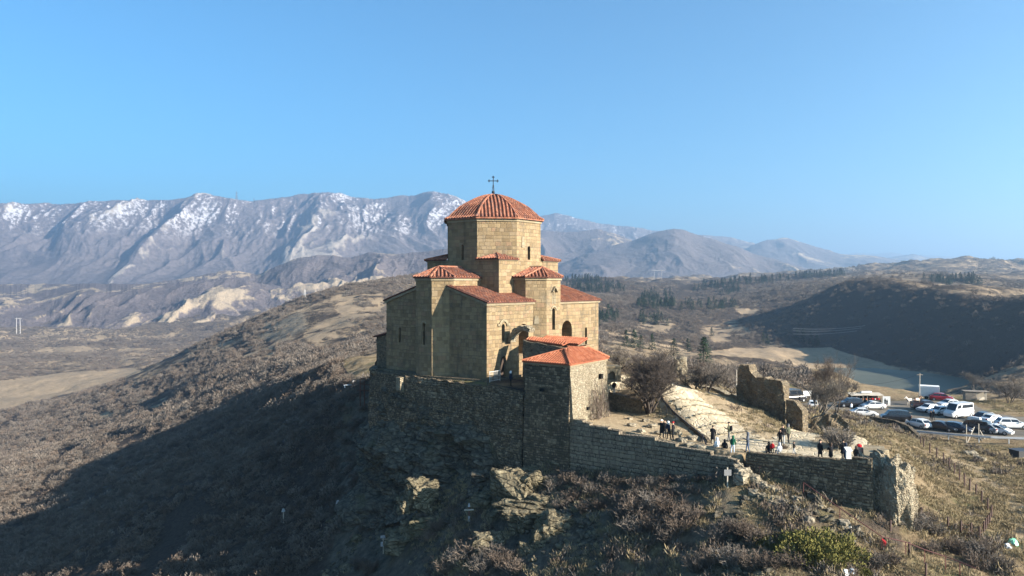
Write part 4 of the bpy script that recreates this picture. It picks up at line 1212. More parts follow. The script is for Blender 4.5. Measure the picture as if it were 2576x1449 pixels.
# ------------------------------------------------------------------ gatehouse in front of the church
def gatehouse():
    zE = -8.1
    e0, e1, e2 = (1.36, 76.3), (5.78, 73.0), (10.2, 79.3)
    e3 = (e0[0] + e2[0] - e1[0], e0[1] + e2[1] - e1[1])
    root = thing("gatehouse", "square rubble stone gatehouse with bright orange hipped tile roof", "building", (e1[0], e1[1], -14.0))
    L = lambda p, z: (p[0] - e1[0], p[1] - e1[1], z + 14.0)
    # walls: darker stone for the shaded front, paler for the sunlit side, each roughened
    f0 = (e0[0] - 0.1, e0[1] - 0.1)
    def wall(a, b, zt, zb, mat, seed, batter):
        pth = [(a[0] - e1[0], a[1] - e1[1]), (b[0] - e1[0], b[1] - e1[1])]
        return rough_wall("wall", pth, zt + 14, zb + 14, 0.6, mat, parent=root, rough=0.10, batter=batter, seed=seed, dz=0.4)
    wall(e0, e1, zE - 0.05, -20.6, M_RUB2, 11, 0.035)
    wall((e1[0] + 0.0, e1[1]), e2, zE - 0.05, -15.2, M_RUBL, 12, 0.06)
    wall(e3, e0, zE - 0.05, -13.5, M_RUB, 13, 0.0)
    wall(e2, e3, zE - 0.05, -13.5, M_RUB, 14, 0.0)
    # small dark holes
    m = MB()
    def hole(a, b, t, z, w, h):
        x = a[0] + (b[0] - a[0]) * t - e1[0]; y = a[1] + (b[1] - a[1]) * t - e1[1]
        m.box(x, y, z + 14, w, 0.9, h, math.atan2(b[1] - a[1], b[0] - a[0]))
    hole(e0, e1, 0.42, -10.9, 0.35, 0.3); hole(e1, e2, 0.78, -9.9, 0.4, 0.5); hole(e1, e2, 0.40, -12.9, 0.35, 0.3)
    h0 = m
    for k in range(3):
        mm = MB(); mm.v = h0.v[k * 8:(k + 1) * 8]; mm.f = [tuple(i - 0 for i in f) for f in h0.f[:6]]; mm.m = [0] * 6
        mm.build("putlog_hole", M_DARK, root)
    g = 0.35
    def outw(p, c=((e0[0] + e2[0]) / 2, (e0[1] + e2[1]) / 2)):
        dx, dy = p[0] - c[0], p[1] - c[1]; l = math.hypot(dx, dy); return (p[0] + dx / l * g, p[1] + dy / l * g)
    E = [L(outw(p), zE) for p in (e0, e1, e2, e3)]
    rA = L((5.5, 76.5), -6.95); rB = L((8.2, 78.9), -6.95)
    roof("roof", [[E[0], E[1], rA], [E[1], E[2], rB, rA], [E[2], E[3], rB], [E[3], E[0], rA, rB]], M_TILE2, root, sp=0.30, r=0.09, hips=[(rA, E[1]), (rA, E[0]), (rA, rB), (rB, E[2])])
    mb = MB()
    q = [outw(p) for p in (e0, e1, e2, e3)]
    mb.prism([(p[0] - e1[0] - (0.12 if i in (0, 3) else -0) * 0, p[1] - e1[1]) for i, p in enumerate([(e[0] + (c[0] - e[0]) * 0.5, e[1] + (c[1] - e[1]) * 0.5) for e, c in zip((e0, e1, e2, e3), q)])], zE + 14 - 0.32, zE + 14 - 0.13)
    mb.build("eaves_band", M_CORN, root)
    return root
gatehouse()

# ruined porch between church and gatehouse
def porch():
    x0, y0 = ch(11.0, 6.5)
    root = thing("side_chapel", "small ruined side chapel with low red tiled lean-to roofs against the sunlit wall", "building", (x0, y0, Z_CH), RA - math.pi / 2)
    K = lambda r, l: (r - 11.0, -(l - 6.5))
    zb = -1.0
    # main little chapel
    mb = MB(); mb.prism([K(12.2, 6.1), K(17.5, 6.1), K(17.5, 4.7), K(12.2, 4.7)], zb, [4.4, 4.4, 4.82, 4.82])
    mb.build("chapel_wall", M_RUB, root)
    roof("chapel_roof", [[(*K(12.0, 6.5), 4.42), (*K(17.9, 6.5), 4.42), (*K(17.9, 4.6), 5.0), (*K(12.0, 4.6), 5.0)]], M_TILE2, root, sp=0.3, r=0.09)
    # ruined front wall with a sloping tiled top
    rough_wall("ruined_wall", [K(11.7, 8.6), K(17.7, 8.4)], [(0, 4.75), (1.0, 4.5), (3.2, 4.3), (6, 4.05)], zb, 0.8, M_RUB, parent=root, rough=0.15, ragged=0.16, seed=21)
    roof("wall_tiles", [[(*K(11.6, 8.2), 4.72), (*K(16.8, 8.0), 4.38), (*K(16.8, 6.8), 4.62), (*K(11.6, 6.8), 5.0)]], M_TILE2, root, sp=0.3, r=0.09)
    # broken arch springing from the church wall
    mb = MB(); N = 9
    for k in range(N):
        a0, a1 = math.pi * (0.05 + 0.62 * k / N), math.pi * (0.05 + 0.62 * (k + 1) / N)
        def q(a, r, l): return (*K(9.0 + 2.1 - r * math.cos(a) - 0.0, l), 4.0 + r * math.sin(a))
        v = [q(a0, 1.75, 7.9), q(a1, 1.75, 7.9), q(a1, 2.2 + .1 * (k % 2), 7.9), q(a0, 2.2 + .1 * (k % 2), 7.9), q(a0, 1.75, 6.9), q(a1, 1.75, 6.9), q(a1, 2.2 + .1 * (k % 2), 6.9), q(a0, 2.2 + .1 * (k % 2), 6.9)]
        mb.add(v, [(3, 2, 1, 0), (4, 5, 6, 7), (0, 1, 5, 4), (1, 2, 6, 5), (2, 3, 7, 6), (3, 0, 4, 7)])
    mb.build("broken_arch", M_RUBL, root)
porch()

# lower walls and ruins around the path
def simple(name, path, zt, zb, th, mat, label, cat, **k):
    o = rough_wall(name, path, zt, zb, th, mat, **k); tag(o, label, cat); return o
simple("retaining_wall", [(9.6, 84.6), (10.6, 83.0), (14.2, 80.1), (14.6, 81.2)], [(0, -11.9), (1.5, -12.25), (6.4, -12.9), (7.6, -13.0)], -15.3, 0.6, M_RUB, "short shaded plastered wall between the gatehouse and big bare tree", "retaining wall", seed=31, rough=0.08, ragged=0.06)
simple("ruined_wall", [(27.5, 89.5), (28.3, 88.5), (29.1, 87.5)], [(0, -10.9), (0.4, -10.1), (1.6, -9.9), (1.8, -10.6), (2.6, -11.2)], -16.5, 1.5, M_RUB, "tallest ruined stone stump rising beside the path", "ruined wall", seed=32, rough=0.38, ragged=0.6, step=0.3, dz=0.4)
simple("ruined_wall", [(28.6, 88.0), (31.2, 84.3)], [(0, -11.2), (2.6, -11.15), (4.2, -11.4), (4.6, -11.9)], -17.6, 1.2, M_RUB, "broad square ruined wall block beside the stone path", "ruined wall", seed=33, rough=0.34, ragged=0.40, step=0.3, dz=0.4)
simple("ruined_wall", [(31.35, 83.7), (32.5, 81.9)], [(0, -13.3), (1.2, -13.7), (2.2, -14.6)], -17.6, 1.0, M_RUB, "lower ragged wall end where the path passes the tall ruin", "ruined wall", seed=34, rough=0.4, ragged=0.5, step=0.3, dz=0.4)
simple("ruined_wall", [(24.6, 97.5), (26.6, 93.6), (28.3, 88.9)], [(0, -13.7), (2, -13.5), (5, -13.9), (8.5, -14.0)], -16.5, 0.9, M_RUBL, "low broken wall running up the slope from the tall ruin", "ruined wall", seed=35, rough=0.22, ragged=0.35)
simple("ruined_wall", [(35.1, 85.7), (38.9, 84.5)], [(0, -15.9), (0.5, -15.45), (3.2, -15.4), (4, -16.2)], -18.8, 1.0, M_RUB, "low square ruined wall on the right side of the path", "ruined wall", seed=36, rough=0.34, ragged=0.35, step=0.3, dz=0.4)
for k, (u, v, Y, s, lab) in enumerate(((1712, 918, 109, (1.8, 1.6, 2.6), "tall pale stone pile behind the big bare tree"), (1730, 952, 106, (2.2, 1.6, 1.7), "squat stone pile just below the tall pale one"), (1790, 978, 99, (2.2, 1.4, 0.9), "flat pale slab at the top end of the low broken wall"), (1771, 988, 97, (0.9, 0.7, 0.6), "small round stone left of the flat pale slab"))):
    x, y, z = P(u, v, Y)
    o = rock("stone_pile" if k < 2 else "boulder", (x, y, z - 0.2), s, M_RUBL if k < 2 else M_ROCK, seed=60 + k, sub=4, rz=0.4 * k)
    tag(o, lab, "ruin" if k < 2 else "boulder")
def well_block():
    x, y, z = P(1537, 957, 85)
    root = thing("stone_fountain", "small square stone block with arched niche behind the gatehouse", "stone block", (x, y, z))
    mb = MB(); mb.box(0, 0, 0.75, 1.9, 1.5, 1.7, 0.2); o = mb.build("block", M_CORN, root)
    cut(o, [arch_cutter(0.0, -0.75, 0.2, -0.98, 0.15, 1.15, 0.8, 0.5)])
    mb = MB(); mb.box(0, 0, 1.66, 2.1, 1.7, 0.14, 0.2); mb.build("cap", M_CORN, root)
well_block()
# wall along the car park
cp = [PZ(2186, 1047, -22.6)[:2], PZ(2249, 1057, -22.6)[:2], PZ(2285, 1073, -22.6)[:2], PZ(2311, 1098, -22.6)[:2]]
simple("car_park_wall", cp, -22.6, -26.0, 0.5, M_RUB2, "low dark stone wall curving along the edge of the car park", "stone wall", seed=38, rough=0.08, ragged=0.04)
# ------------------------------------------------------------------ path, steps, car park surface
PATHC = [(270,332),(360,335),(440,345),(500,362),(530,383),(562,408),(604,438),(645,468),(690,500),(725,518),(762,512),(785,488),(797,468),(806,448),(830,448),(845,470),(862,500),(852,530),(900,552),(1012,518),(1020,560),(960,572),(860,560),(740,550),(672,540),(640,535),(606,532),(560,520),(520,488),(482,455),(455,428),(432,405),(400,385),(330,368),(272,366)]
PATHP = [(1288 + x / 1.1304, 654 + y / 1.1304) for x, y in PATHC]
PATHW = [gp(u, v, 55, 130)[:2] for u, v in PATHP]
def stone_paving():
    g = NG("worn_paving"); p = g.pos()
    v = g.scale(p, (1.0, 0.6, 1)); w = g.noise(p, 0.8, 3, col=True)
    v = g.vadd(v, g.scale(w, (0.8, 0.8, 0)))
    c = g.sep(g.voro(v, 1.7, 'F1', 1))[0]; e = g.voro(v, 1.7, 'DISTANCE_TO_EDGE', 0)
    n = g.noise(p, 1.2, 6, 0.7)
    b = g.ramp(c, [(0, (0.378, 0.315, 0.217)), (0.3, (0.420, 0.350, 0.245)), (0.6, (0.350, 0.287, 0.196)), (0.8, (0.448, 0.378, 0.273))], 'CONSTANT')
    b = g.mix(g.step(n, 0.45, 0.65), b, (0.406, 0.329, 0.217))
    b = g.mix(g.math('MULTIPLY', g.math('SUBTRACT', 1.0, g.step(e, 0.01, 0.05)), 0.32), b, (0.182, 0.147, 0.098))
    b = g.mix(g.math('MULTIPLY', g.step(g.noise(p, 0.5, 5), 0.55, 0.7), 0.5), b, (0.280, 0.224, 0.140))
    g.bump(g.math('ADD', g.step(e, 0, 0.1), n), 0.05)
    return g.done(b, 0.9, 0, 0.15)
M_PAVE = stone_paving()
def drape(name, poly, mat, cell, lift, kind='structure'):
    xs = [p[0] for p in poly]; ys = [p[1] for p in poly]
    gx = np.arange(min(xs), max(xs) + cell, cell); gy = np.arange(min(ys), max(ys) + cell, cell)
    Xg, Yg = np.meshgrid(gx, gy); d = inside(poly, Xg.ravel(), Yg.ravel()).reshape(Xg.shape)
    d = d + 1.1 * fbm(Xg / 1.6, Yg / 1.6, 4, 8)
    Z = ground(Xg, Yg) + lift
    idx = -np.ones(Xg.shape, int); V = []; F = []
    Z = Z - np.clip(-d, 0, 1) * lift * 2.5
    for i in range(Xg.shape[0]):
        for j in range(Xg.shape[1]):
            if d[i, j] > -cell * 1.2: idx[i, j] = len(V); V.append((Xg[i, j], Yg[i, j], Z[i, j]))
    for i in range(Xg.shape[0] - 1):
        for j in range(Xg.shape[1] - 1):
            q = (idx[i, j], idx[i, j + 1], idx[i + 1, j + 1], idx[i + 1, j])
            if min(q) >= 0: F.append(q)
    mb = MB(); mb.add(V, F); o = mb.build(name, mat, smooth=True); tag(o, kind=kind); return o
drape("path", PATHW, M_PAVE, 0.30, 0.045)
# broad stone steps across the path
def steps():
    rows = [((1685,1020),(1768,1012)), ((1702,1040),(1798,1031)), ((1722,1060),(1828,1049)), ((1750,1080),(1858,1067)), ((1786,1098),(1888,1085)), ((1830,1112),(1916,1102))]
    for k, (a, b) in enumerate(rows):
        A = gp(*a, 55, 130); B = gp(*b, 55, 130); mb = MB()
        n = 9; r_ = random.Random(k)
        for i in range(n):
            t0, t1 = i / n, (i + 0.94) / n
            p0 = [A[c] + (B[c] - A[c]) * t0 for c in range(2)]; p1 = [A[c] + (B[c] - A[c]) * t1 for c in range(2)]
            z = gz((p0[0] + p1[0]) / 2, (p0[1] + p1[1]) / 2) + 0.035 + r_.uniform(-.02, .03)
            mb.box((p0[0] + p1[0]) / 2, (p0[1] + p1[1]) / 2 + r_.uniform(-.06, .06), z - 0.1, math.dist(p0, p1), 0.42, 0.30, math.atan2(p1[1] - p0[1], p1[0] - p0[0]) + r_.uniform(-.05, .05))
        o = mb.build("stone_step", M_CORN); tag(o, kind='structure')
steps()
# low kerb wall and pipe along the left edge of the steps
kw = [gp(u, v, 55, 130) for u, v in ((1640, 985), (1664, 1003), (1688, 1034), (1712, 1058), (1745, 1086), (1780, 1114))]
o = rough_wall("kerb_wall", [p[:2] for p in kw], [(sum(math.dist(kw[i][:2], kw[i + 1][:2]) for i in range(k)), kw[k][2] + 0.32) for k in range(len(kw))], -16.2, 0.35, M_RUB, rough=0.1, ragged=0.12, seed=52, dz=0.3)
tag(o, "low dark kerb wall along the left edge of the stone steps", "kerb")
def pipe():
    root = thing("pipe_railing", "long dark pipe railing running down beside the stone steps", "railing", kw[0])
    pts = [(p[0] - 0.55, p[1] - 0.25, p[2] + 0.75) for p in kw] + [tuple(a + b for a, b in zip(P(1788, 1147, 66.2), (0, 0, 0.1)))]
    L = lambda p: tuple(a - b for a, b in zip(p, kw[0]))
    mb = MB(); mb.tube([L(p) for p in pts], 0.07, 6); mb.build("rail", M_IRON, root)
    for p in pts[:-1]:
        mb = MB(); mb.tube([L((p[0], p[1], p[2] - 1.0)), L(p)], 0.04, 5); mb.build("post", M_IRON, root)
pipe()
def asphalt():
    g = NG("car_park_gravel"); p = g.pos()
    n = g.noise(p, 0.12, 6, 0.65); m = g.noise(p, 4.0, 5, 0.8); s = g.noise(g.scale(p, (0.5, 3.0, 1)), 0.35, 5, 0.6)
    b = g.mix(g.step(n, 0.38, 0.62), (0.095, 0.082, 0.066), (0.15, 0.128, 0.098))
    b = g.mix(g.math('MULTIPLY', g.step(s, 0.5, 0.7), 0.5), b, (0.215, 0.185, 0.14))
    b = g.mix(0.35, b, g.ramp(m, [(0.25, (0.5, 0.5, 0.5)), (0.75, (1.2, 1.2, 1.2))]), 'MULTIPLY')
    g.bump(m, 0.03); return g.done(b, 0.9, 0, 0.2)
M_ASPH = asphalt()
cx_ = sum(p[0] for p in PARK) / len(PARK); cy_ = sum(p[1] for p in PARK) / len(PARK)
drape("car_park", PARK, M_ASPH, 0.8, 0.06)
# loose rocks on the bare ground under the big tree
rr = random.Random(4)
for k, (u, v, s) in enumerate(((1590, 1072, .9), (1612, 1088, .8), (1640, 1075, 1.0), (1655, 1092, 1.0), (1672, 1068, .7), (1700, 1092, 1.1), (1712, 1110, .9), (1735, 1122, .8), (1742, 1105, .9), (1760, 1128, .8), (1690, 1120, .6), (1625, 1060, .7), (1770, 1112, .7), (1585, 1055, .5), (1668, 1112, .5))):
    x, y, z = gp(u, v, 55, 100)
    o = rock("boulder", (x, y, z + 0.02), (s * rr.uniform(.9, 1.4), s * rr.uniform(.7, 1.1), s * rr.uniform(.45, .8)), M_ROCK, seed=80 + k, sub=3, rz=rr.uniform(0, 3))
    tag(o, "tan loose rock on the bare earth between the bare tree and the stepped wall", "rock", "loose rocks under the big bare tree")
rr = random.Random(14)
for k in range(26):
    u, v = rr.uniform(1890, 2130), 0; v = 1225 + (u - 1890) * 0.42 + rr.uniform(-28, 30)
    x, y, z = gp(u, v, 50, 70); s = rr.uniform(.3, .8)
    o = rock("boulder", (x, y, z + 0.05), (s * 1.2, s, s * .7), M_ROCK, seed=120 + k, sub=3, rz=rr.uniform(0, 3))
    tag(o, "pale fallen stone in the rubble strip below the terrace wall", "rock", "fallen stones below the terrace wall")

# broken rock on the cliff foot and on the rubble strip: too many pieces to count
def scree():
    src = bpy.data.collections.new("scree_rocks")
    for k in range(6):
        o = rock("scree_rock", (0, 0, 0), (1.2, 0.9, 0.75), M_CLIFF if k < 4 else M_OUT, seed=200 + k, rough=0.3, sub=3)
        COL.objects.unlink(o); src.objects.link(o)
    return src
SCREE = scree()
# ------------------------------------------------------------------ vegetation
def twig_material(name, c0, c1, rnd=True):
    g = NG(name)
    r = g.new("ShaderNodeObjectInfo").outputs["Random"]
    n = g.noise(g.obj(), 2.5, 3)
    f = g.math('ADD', g.math('MULTIPLY', r, 0.6), g.math('MULTIPLY', n, 0.4))
    return g.done(g.mix(f, c0, c1), 0.95, 0, 0.05)
M_TWIG = twig_material("grey_twigs", (0.062, 0.050, 0.042), (0.185, 0.160, 0.135))
M_TWIG2 = twig_material("reddish_twigs", (0.066, 0.050, 0.040), (0.180, 0.142, 0.112))
M_BARK = twig_material("dark_bark", (0.045, 0.036, 0.030), (0.085, 0.070, 0.06))
M_BARKL = twig_material("pale_bark", (0.10, 0.085, 0.07), (0.17, 0.15, 0.125))
M_GRASS = twig_material("dry_grass_blades", (0.16, 0.125, 0.072), (0.30, 0.245, 0.148))
M_GREEN = twig_material("olive_leaves", (0.085, 0.085, 0.026), (0.17, 0.15, 0.05))
M_PINE = twig_material("pine_needles", (0.010, 0.022, 0.014), (0.030, 0.048, 0.026))

def blades_mesh(name, n, rx, rz, size, mat, seed, upright=0.6, hollow=0.45, wid=0.35, base=0.0):
    """a bushy crown of many small blades filling a dome"""
    r_ = np.random.default_rng(seed)
    th = r_.uniform(0, 2 * np.pi, n); el = np.arcsin(r_.uniform(-0.05, 1, n)); rad = (hollow + (1 - hollow) * r_.random(n) ** 0.6)
    lump = 1 + 0.28 * np.sin(th * 2 + seed) * np.cos(el * 3 + seed * 2) + 0.18 * np.sin(th * 5 + 2 * seed + el * 4)
    x = rx * rad * lump * np.cos(el) * np.cos(th); y = rx * rad * lump * np.cos(el) * np.sin(th); z = base + rz * rad * lump * np.sin(el)
    d = np.stack([x, y, z * 0.9 + 0.25], 1); d /= np.linalg.norm(d, axis=1, keepdims=True)
    d = d * (1 - upright) + np.array([0, 0, upright]); d += r_.normal(0, 0.35, (n, 3)); d /= np.linalg.norm(d, axis=1, keepdims=True)
    s = np.cross(d, r_.normal(0, 1, (n, 3))); s /= np.linalg.norm(s, axis=1, keepdims=True)
    L = size * r_.uniform(0.6, 1.4, (n, 1)); W = L * wid
    c = np.stack([x, y, z], 1)
    V = np.concatenate([c - d * L * 0.5 - s * W * 0.3, c - d * L * 0.5 + s * W * 0.3, c + d * L * 0.1 + s * W * 0.5, c + d * L * 0.6, c + d * L * 0.1 - s * W * 0.5])
    i = np.arange(n)
    me = bpy.data.meshes.new(name)
    me.from_pydata(V.tolist(), [], np.stack([i, i + n, i + 2 * n, i + 3 * n, i + 4 * n], 1).tolist())
    me.materials.append(mat); me.update()
    return me

def twig_mesh(name, n, h, spread, mat, seed, r0=0.016, branch=3, up=0.9, fine=True):
    """a leafless shrub: many thin rods fanning up from the base, each forking"""
    r_ = random.Random(seed); mb = MB()
    for k in range(n):
        a = r_.uniform(0, 2 * math.pi); o = r_.random() ** 0.5 * spread * 0.35
        p = Vector((o * math.cos(a), o * math.sin(a), 0)); d = Vector((math.cos(a) * r_.uniform(0.1, 0.9) * spread / h, math.sin(a) * r_.uniform(0.1, 0.9) * spread / h, up)).normalized()
        L = h * r_.uniform(0.55, 1.0)
        pts = [p]
        for s in range(3):
            d = (d + Vector((r_.gauss(0, .14), r_.gauss(0, .14), r_.gauss(0.05, .1)))).normalized(); pts.append(pts[-1] + d * L / 3)
        mb.tube(pts, [r0, r0 * .8, r0 * .6, r0 * .35], 3, cap=False)
        for b in range(branch):
            t = r_.uniform(0.35, 0.95); i = min(2, int(t * 3)); q = pts[i].lerp(pts[i + 1], t * 3 - i)
            e = (d + Vector((r_.gauss(0, .7), r_.gauss(0, .7), r_.gauss(0.2, .4)))).normalized(); l = L * r_.uniform(.18, .4)
            m = q + e * l * .5 + Vector((r_.gauss(0, .04), r_.gauss(0, .04), 0.02))
            mb.tube([q, m, q + e * l], [r0 * .6, r0 * .5, r0 * .3], 3, cap=False)
            if fine:
                for c in range(2):
                    e2 = (e + Vector((r_.gauss(0, .7), r_.gauss(0, .7), r_.gauss(0.1, .4)))).normalized()
                    mb.tube([m, m + e2 * l * .5], [r0 * .45, r0 * .25], 3, cap=False)
    me = bpy.data.meshes.new(name); me.from_pydata(mb.v, [], mb.f); me.materials.append(mat); me.update()
    return me

def src_collection(name, meshes):
    c = bpy.data.collections.new(name)
    for k, me in enumerate(meshes):
        o = bpy.data.objects.new(name + "_source", me); c.objects.link(o)
    return c

def scatter(name, pts, scales, coll, seed=0, tilt=0.15):
    """ONE object of stuff: geometry nodes put the plants of a collection on its points"""
    me = bpy.data.meshes.new(name)
    me.from_pydata([tuple(p) for p in pts], [], [])
    a = me.attributes.new("size", 'FLOAT', 'POINT'); a.data.foreach_set("value", np.asarray(scales, np.float32))
    r_ = np.random.default_rng(seed)
    rot = np.stack([r_.normal(0, tilt, len(pts)), r_.normal(0, tilt, len(pts)), r_.uniform(0, 6.28, len(pts))], 1)
    a = me.attributes.new("turn", 'FLOAT_VECTOR', 'POINT'); a.data.foreach_set("vector", rot.astype(np.float32).ravel())
    o = bpy.data.objects.new(name, me); COL.objects.link(o)
    ng = bpy.data.node_groups.new(name, 'GeometryNodeTree')
    ng.interface.new_socket("Geometry", in_out='INPUT', socket_type='NodeSocketGeometry')
    ng.interface.new_socket("Geometry", in_out='OUTPUT', socket_type='NodeSocketGeometry')
    N = ng.nodes; gi = N.new("NodeGroupInput"); go = N.new("NodeGroupOutput")
    ip = N.new("GeometryNodeInstanceOnPoints"); ci = N.new("GeometryNodeCollectionInfo")
    ci.inputs["Collection"].default_value = coll; ci.inputs["Separate Children"].default_value = True; ci.inputs["Reset Children"].default_value = True
    ip.inputs["Pick Instance"].default_value = True
    na = N.new("GeometryNodeInputNamedAttribute"); na.data_type = 'FLOAT'; na.inputs[0].default_value = "size"
    nr = N.new("GeometryNodeInputNamedAttribute"); nr.data_type = 'FLOAT_VECTOR'; nr.inputs[0].default_value = "turn"
    L = ng.links.new
    L(gi.outputs[0], ip.inputs["Points"]); L(ci.outputs[0], ip.inputs["Instance"])
    L(na.outputs[0], ip.inputs["Scale"]); L(nr.outputs[0], ip.inputs["Rotation"]); L(ip.outputs[0], go.inputs[0])
    md = o.modifiers.new("scatter", 'NODES'); md.node_group = ng
    tag(o, kind='stuff')
    return o

def pick(y0, y1, a0, a1, n, seed):
    """random ground points, even over the land"""
    r_ = np.random.default_rng(seed)
    y = np.sqrt(r_.uniform(y0 ** 2, y1 ** 2, n)); x = r_.uniform(a0, a1, n) * y
    return x, y

BUSH_FAR = src_collection("bush", [blades_mesh("bush_%d" % k, 260, 1.0, 0.95, 0.24, M_TWIG if k < 4 else M_TWIG2, 100 + k, 0.22, 0.5, 0.30) for k in range(6)])
TUFT = src_collection("tuft", [blades_mesh("tuft_%d" % k, 60, 0.45, 0.20, 0.24, M_GRASS, 200 + k, 0.45, 0.1, 0.12) for k in range(4)])
LOW = src_collection("low_scrub", [blades_mesh("low_%d" % k, 70, 0.5, 0.5, 0.24, (M_TWIG2, M_TWIG, M_GRASS)[k % 3], 300 + k, 0.5, 0.3, 0.16) for k in range(6)])
PINES = src_collection("pine", [])

def not_built(x, y):
    k = np.ones(x.shape, bool)
    near = y < 400
    for poly, mrg in ((PLAT, 0.3), (TERR, 0.2), (PARK, 2.0), (PATHW, 0.1)):
        k[near] &= inside(poly, x[near], y[near]) < -mrg
    return k

def scrub():
    # leafless bushes over the slopes: nobody could count them
    X, Yy, Sz = [], [], []
    for (y0, y1, a0, a1, n, s0, s1, sd, thr) in ((84, 170, -0.80, -0.09, 9000, 0.4, 1.05, 1, 0.52), (160, 330, -0.80, 0.10, 24000, 0.5, 1.5, 2, 0.55), (320, 720, -0.80, -0.05, 34000, 0.9, 2.6, 3, 0.54),
                                     (420, 1000, -0.02, 0.42, 24000, 1.0, 2.5, 4, 0.54), (900, 1600, 0.02, 0.45, 11000, 2.0, 3.8, 5, 0.5), (130, 420, 0.10, 0.45, 3800, 0.8, 1.9, 6, 0.60),
                                     (330, 1000, 0.36, 0.78, 12000, 1.2, 2.6, 7, 0.50), (140, 340, 0.45, 0.80, 3200, 0.9, 2.0, 8, 0.62), (700, 2300, -0.80, -0.12, 120000, 1.2, 3.0, 9, 0.36), (1000, 2600, 0.40, 0.80, 9000, 2.2, 4.2, 10, 0.60)):
        x, y = pick(y0, y1, a0, a1, n, sd)
        c = 0.5 + 0.5 * fbm(x / (y * 0.10 + 8), y / (y * 0.10 + 8), 4, 50 + sd) + (sample(SCR, x, y) - 0.5) * 0.9
        r_ = np.random.default_rng(sd)
        k = (c + 0.30 * fbm(x / (y * 0.03 + 3), y / (y * 0.03 + 3), 2, 150 + sd) + r_.normal(0, 0.08, n) > thr) & not_built(x, y)
        x, y = x[k], y[k]
        if y0 < 400:
            z_ = ground(x, y, False)
        X.append(x); Yy.append(y); Sz.append((s0 * 0.75 + (s1 * 1.1 - s0 * 0.75) * r_.random(len(x)) ** 1.6) * np.where(r_.random(len(x)) < 0.06, 1.5, 1))
    x = np.concatenate(X); y = np.concatenate(Yy); s = np.concatenate(Sz)
    z0_ = ground(x, y); e = 2.5
    nx_ = -(ground(x + e, y) - z0_) / e; ny_ = -(ground(x, y + e) - z0_) / e
    facing = (nx_ * S.x + ny_ * S.y + S.z) / np.sqrt(nx_ ** 2 + ny_ ** 2 + 1)
    unlit_side = (x > 200) & (y > 330) & (y < 850) & (x / y > 0.36) & (facing < 0.20) & (np.random.default_rng(3).random(len(x)) < 0.8)      # unlit ridge flank: most bushes left out so none catch the sun
    z = z0_ - 0.12 * s
    k = ((z > LAKE_Z + 0.3) | (y < 200) | (x < 100) | (y > 700)) & ~unlit_side
    scatter("scrub", np.stack([x, y, z], 1)[k], s[k], BUSH_FAR, 5)
    # tufts of dry grass and low scrub on the near slopes
    x, y = pick(44, 150, -0.12, 0.78, 90000, 21)
    g = sample(GRS, x, y); n = fbm(x / 3.0, y / 3.0, 3, 91)
    r_ = np.random.default_rng(22)
    k = (n + (g - 0.4) * 0.5 + r_.normal(0, 0.25, len(x)) > 0.05) & not_built(x, y) & (r_.random(len(x)) < np.clip(75.0 / y, 0, 1) ** 2 * (1 - 0.85 * sample(DIRT, x, y)))
    x, y = x[k], y[k]
    scatter("dry_grass", np.stack([x, y, ground(x, y) - 0.03], 1), r_.uniform(0.55, 1.25, len(x)), TUFT, 6)
    x, y = pick(44, 135, -0.14, 0.78, 26000, 31)
    n = fbm(x / 5.0, y / 5.0, 4, 95) + 0.35 * fbm(x / 1.5, y / 1.5, 2, 96); r_ = np.random.default_rng(32)
    g = sample(GRS, x, y)
    lowr = sstep(0.26, 0.32, x / y) * sstep(0.66, 0.55, x / y) * sstep(66, 62, y)
    k = (n - g * 0.55 - lowr * 0.22 + r_.normal(0, 0.12, len(x)) > 0.05) & not_built(x, y) & (r_.random(len(x)) > sample(DIRT, x, y))
    x, y = x[k], y[k]
    scatter("low_scrub", np.stack([x, y, ground(x, y) - 0.05], 1), r_.uniform(0.5, 1.5, len(x)), LOW, 7)
scrub()
def scree_scatter():
    x, y = pick(54, 92, -0.26, 0.12, 9000, 61); r_ = np.random.default_rng(62)
    k = (fbm(x / 4.0, y / 4.0, 3, 98) + r_.normal(0, .2, len(x)) > 0.12) & not_built(x, y)
    x1, y1 = x[k][:2600], y[k][:2600]
    x, y = pick(50, 66, 0.27, 0.50, 2600, 63); k = (fbm(x / 2.5, y / 2.5, 3, 99) + r_.normal(0, .2, len(x)) > 0.22) & not_built(x, y)
    x = np.concatenate([x1, x[k]]); y = np.concatenate([y1, y[k]])
    s = np.clip(0.16 + r_.exponential(0.16, len(x)), 0.1, 1.1)
    scatter("scree", np.stack([x, y, ground(x, y) - 0.05], 1), s, SCREE, 9, 0.4)
scree_scatter()

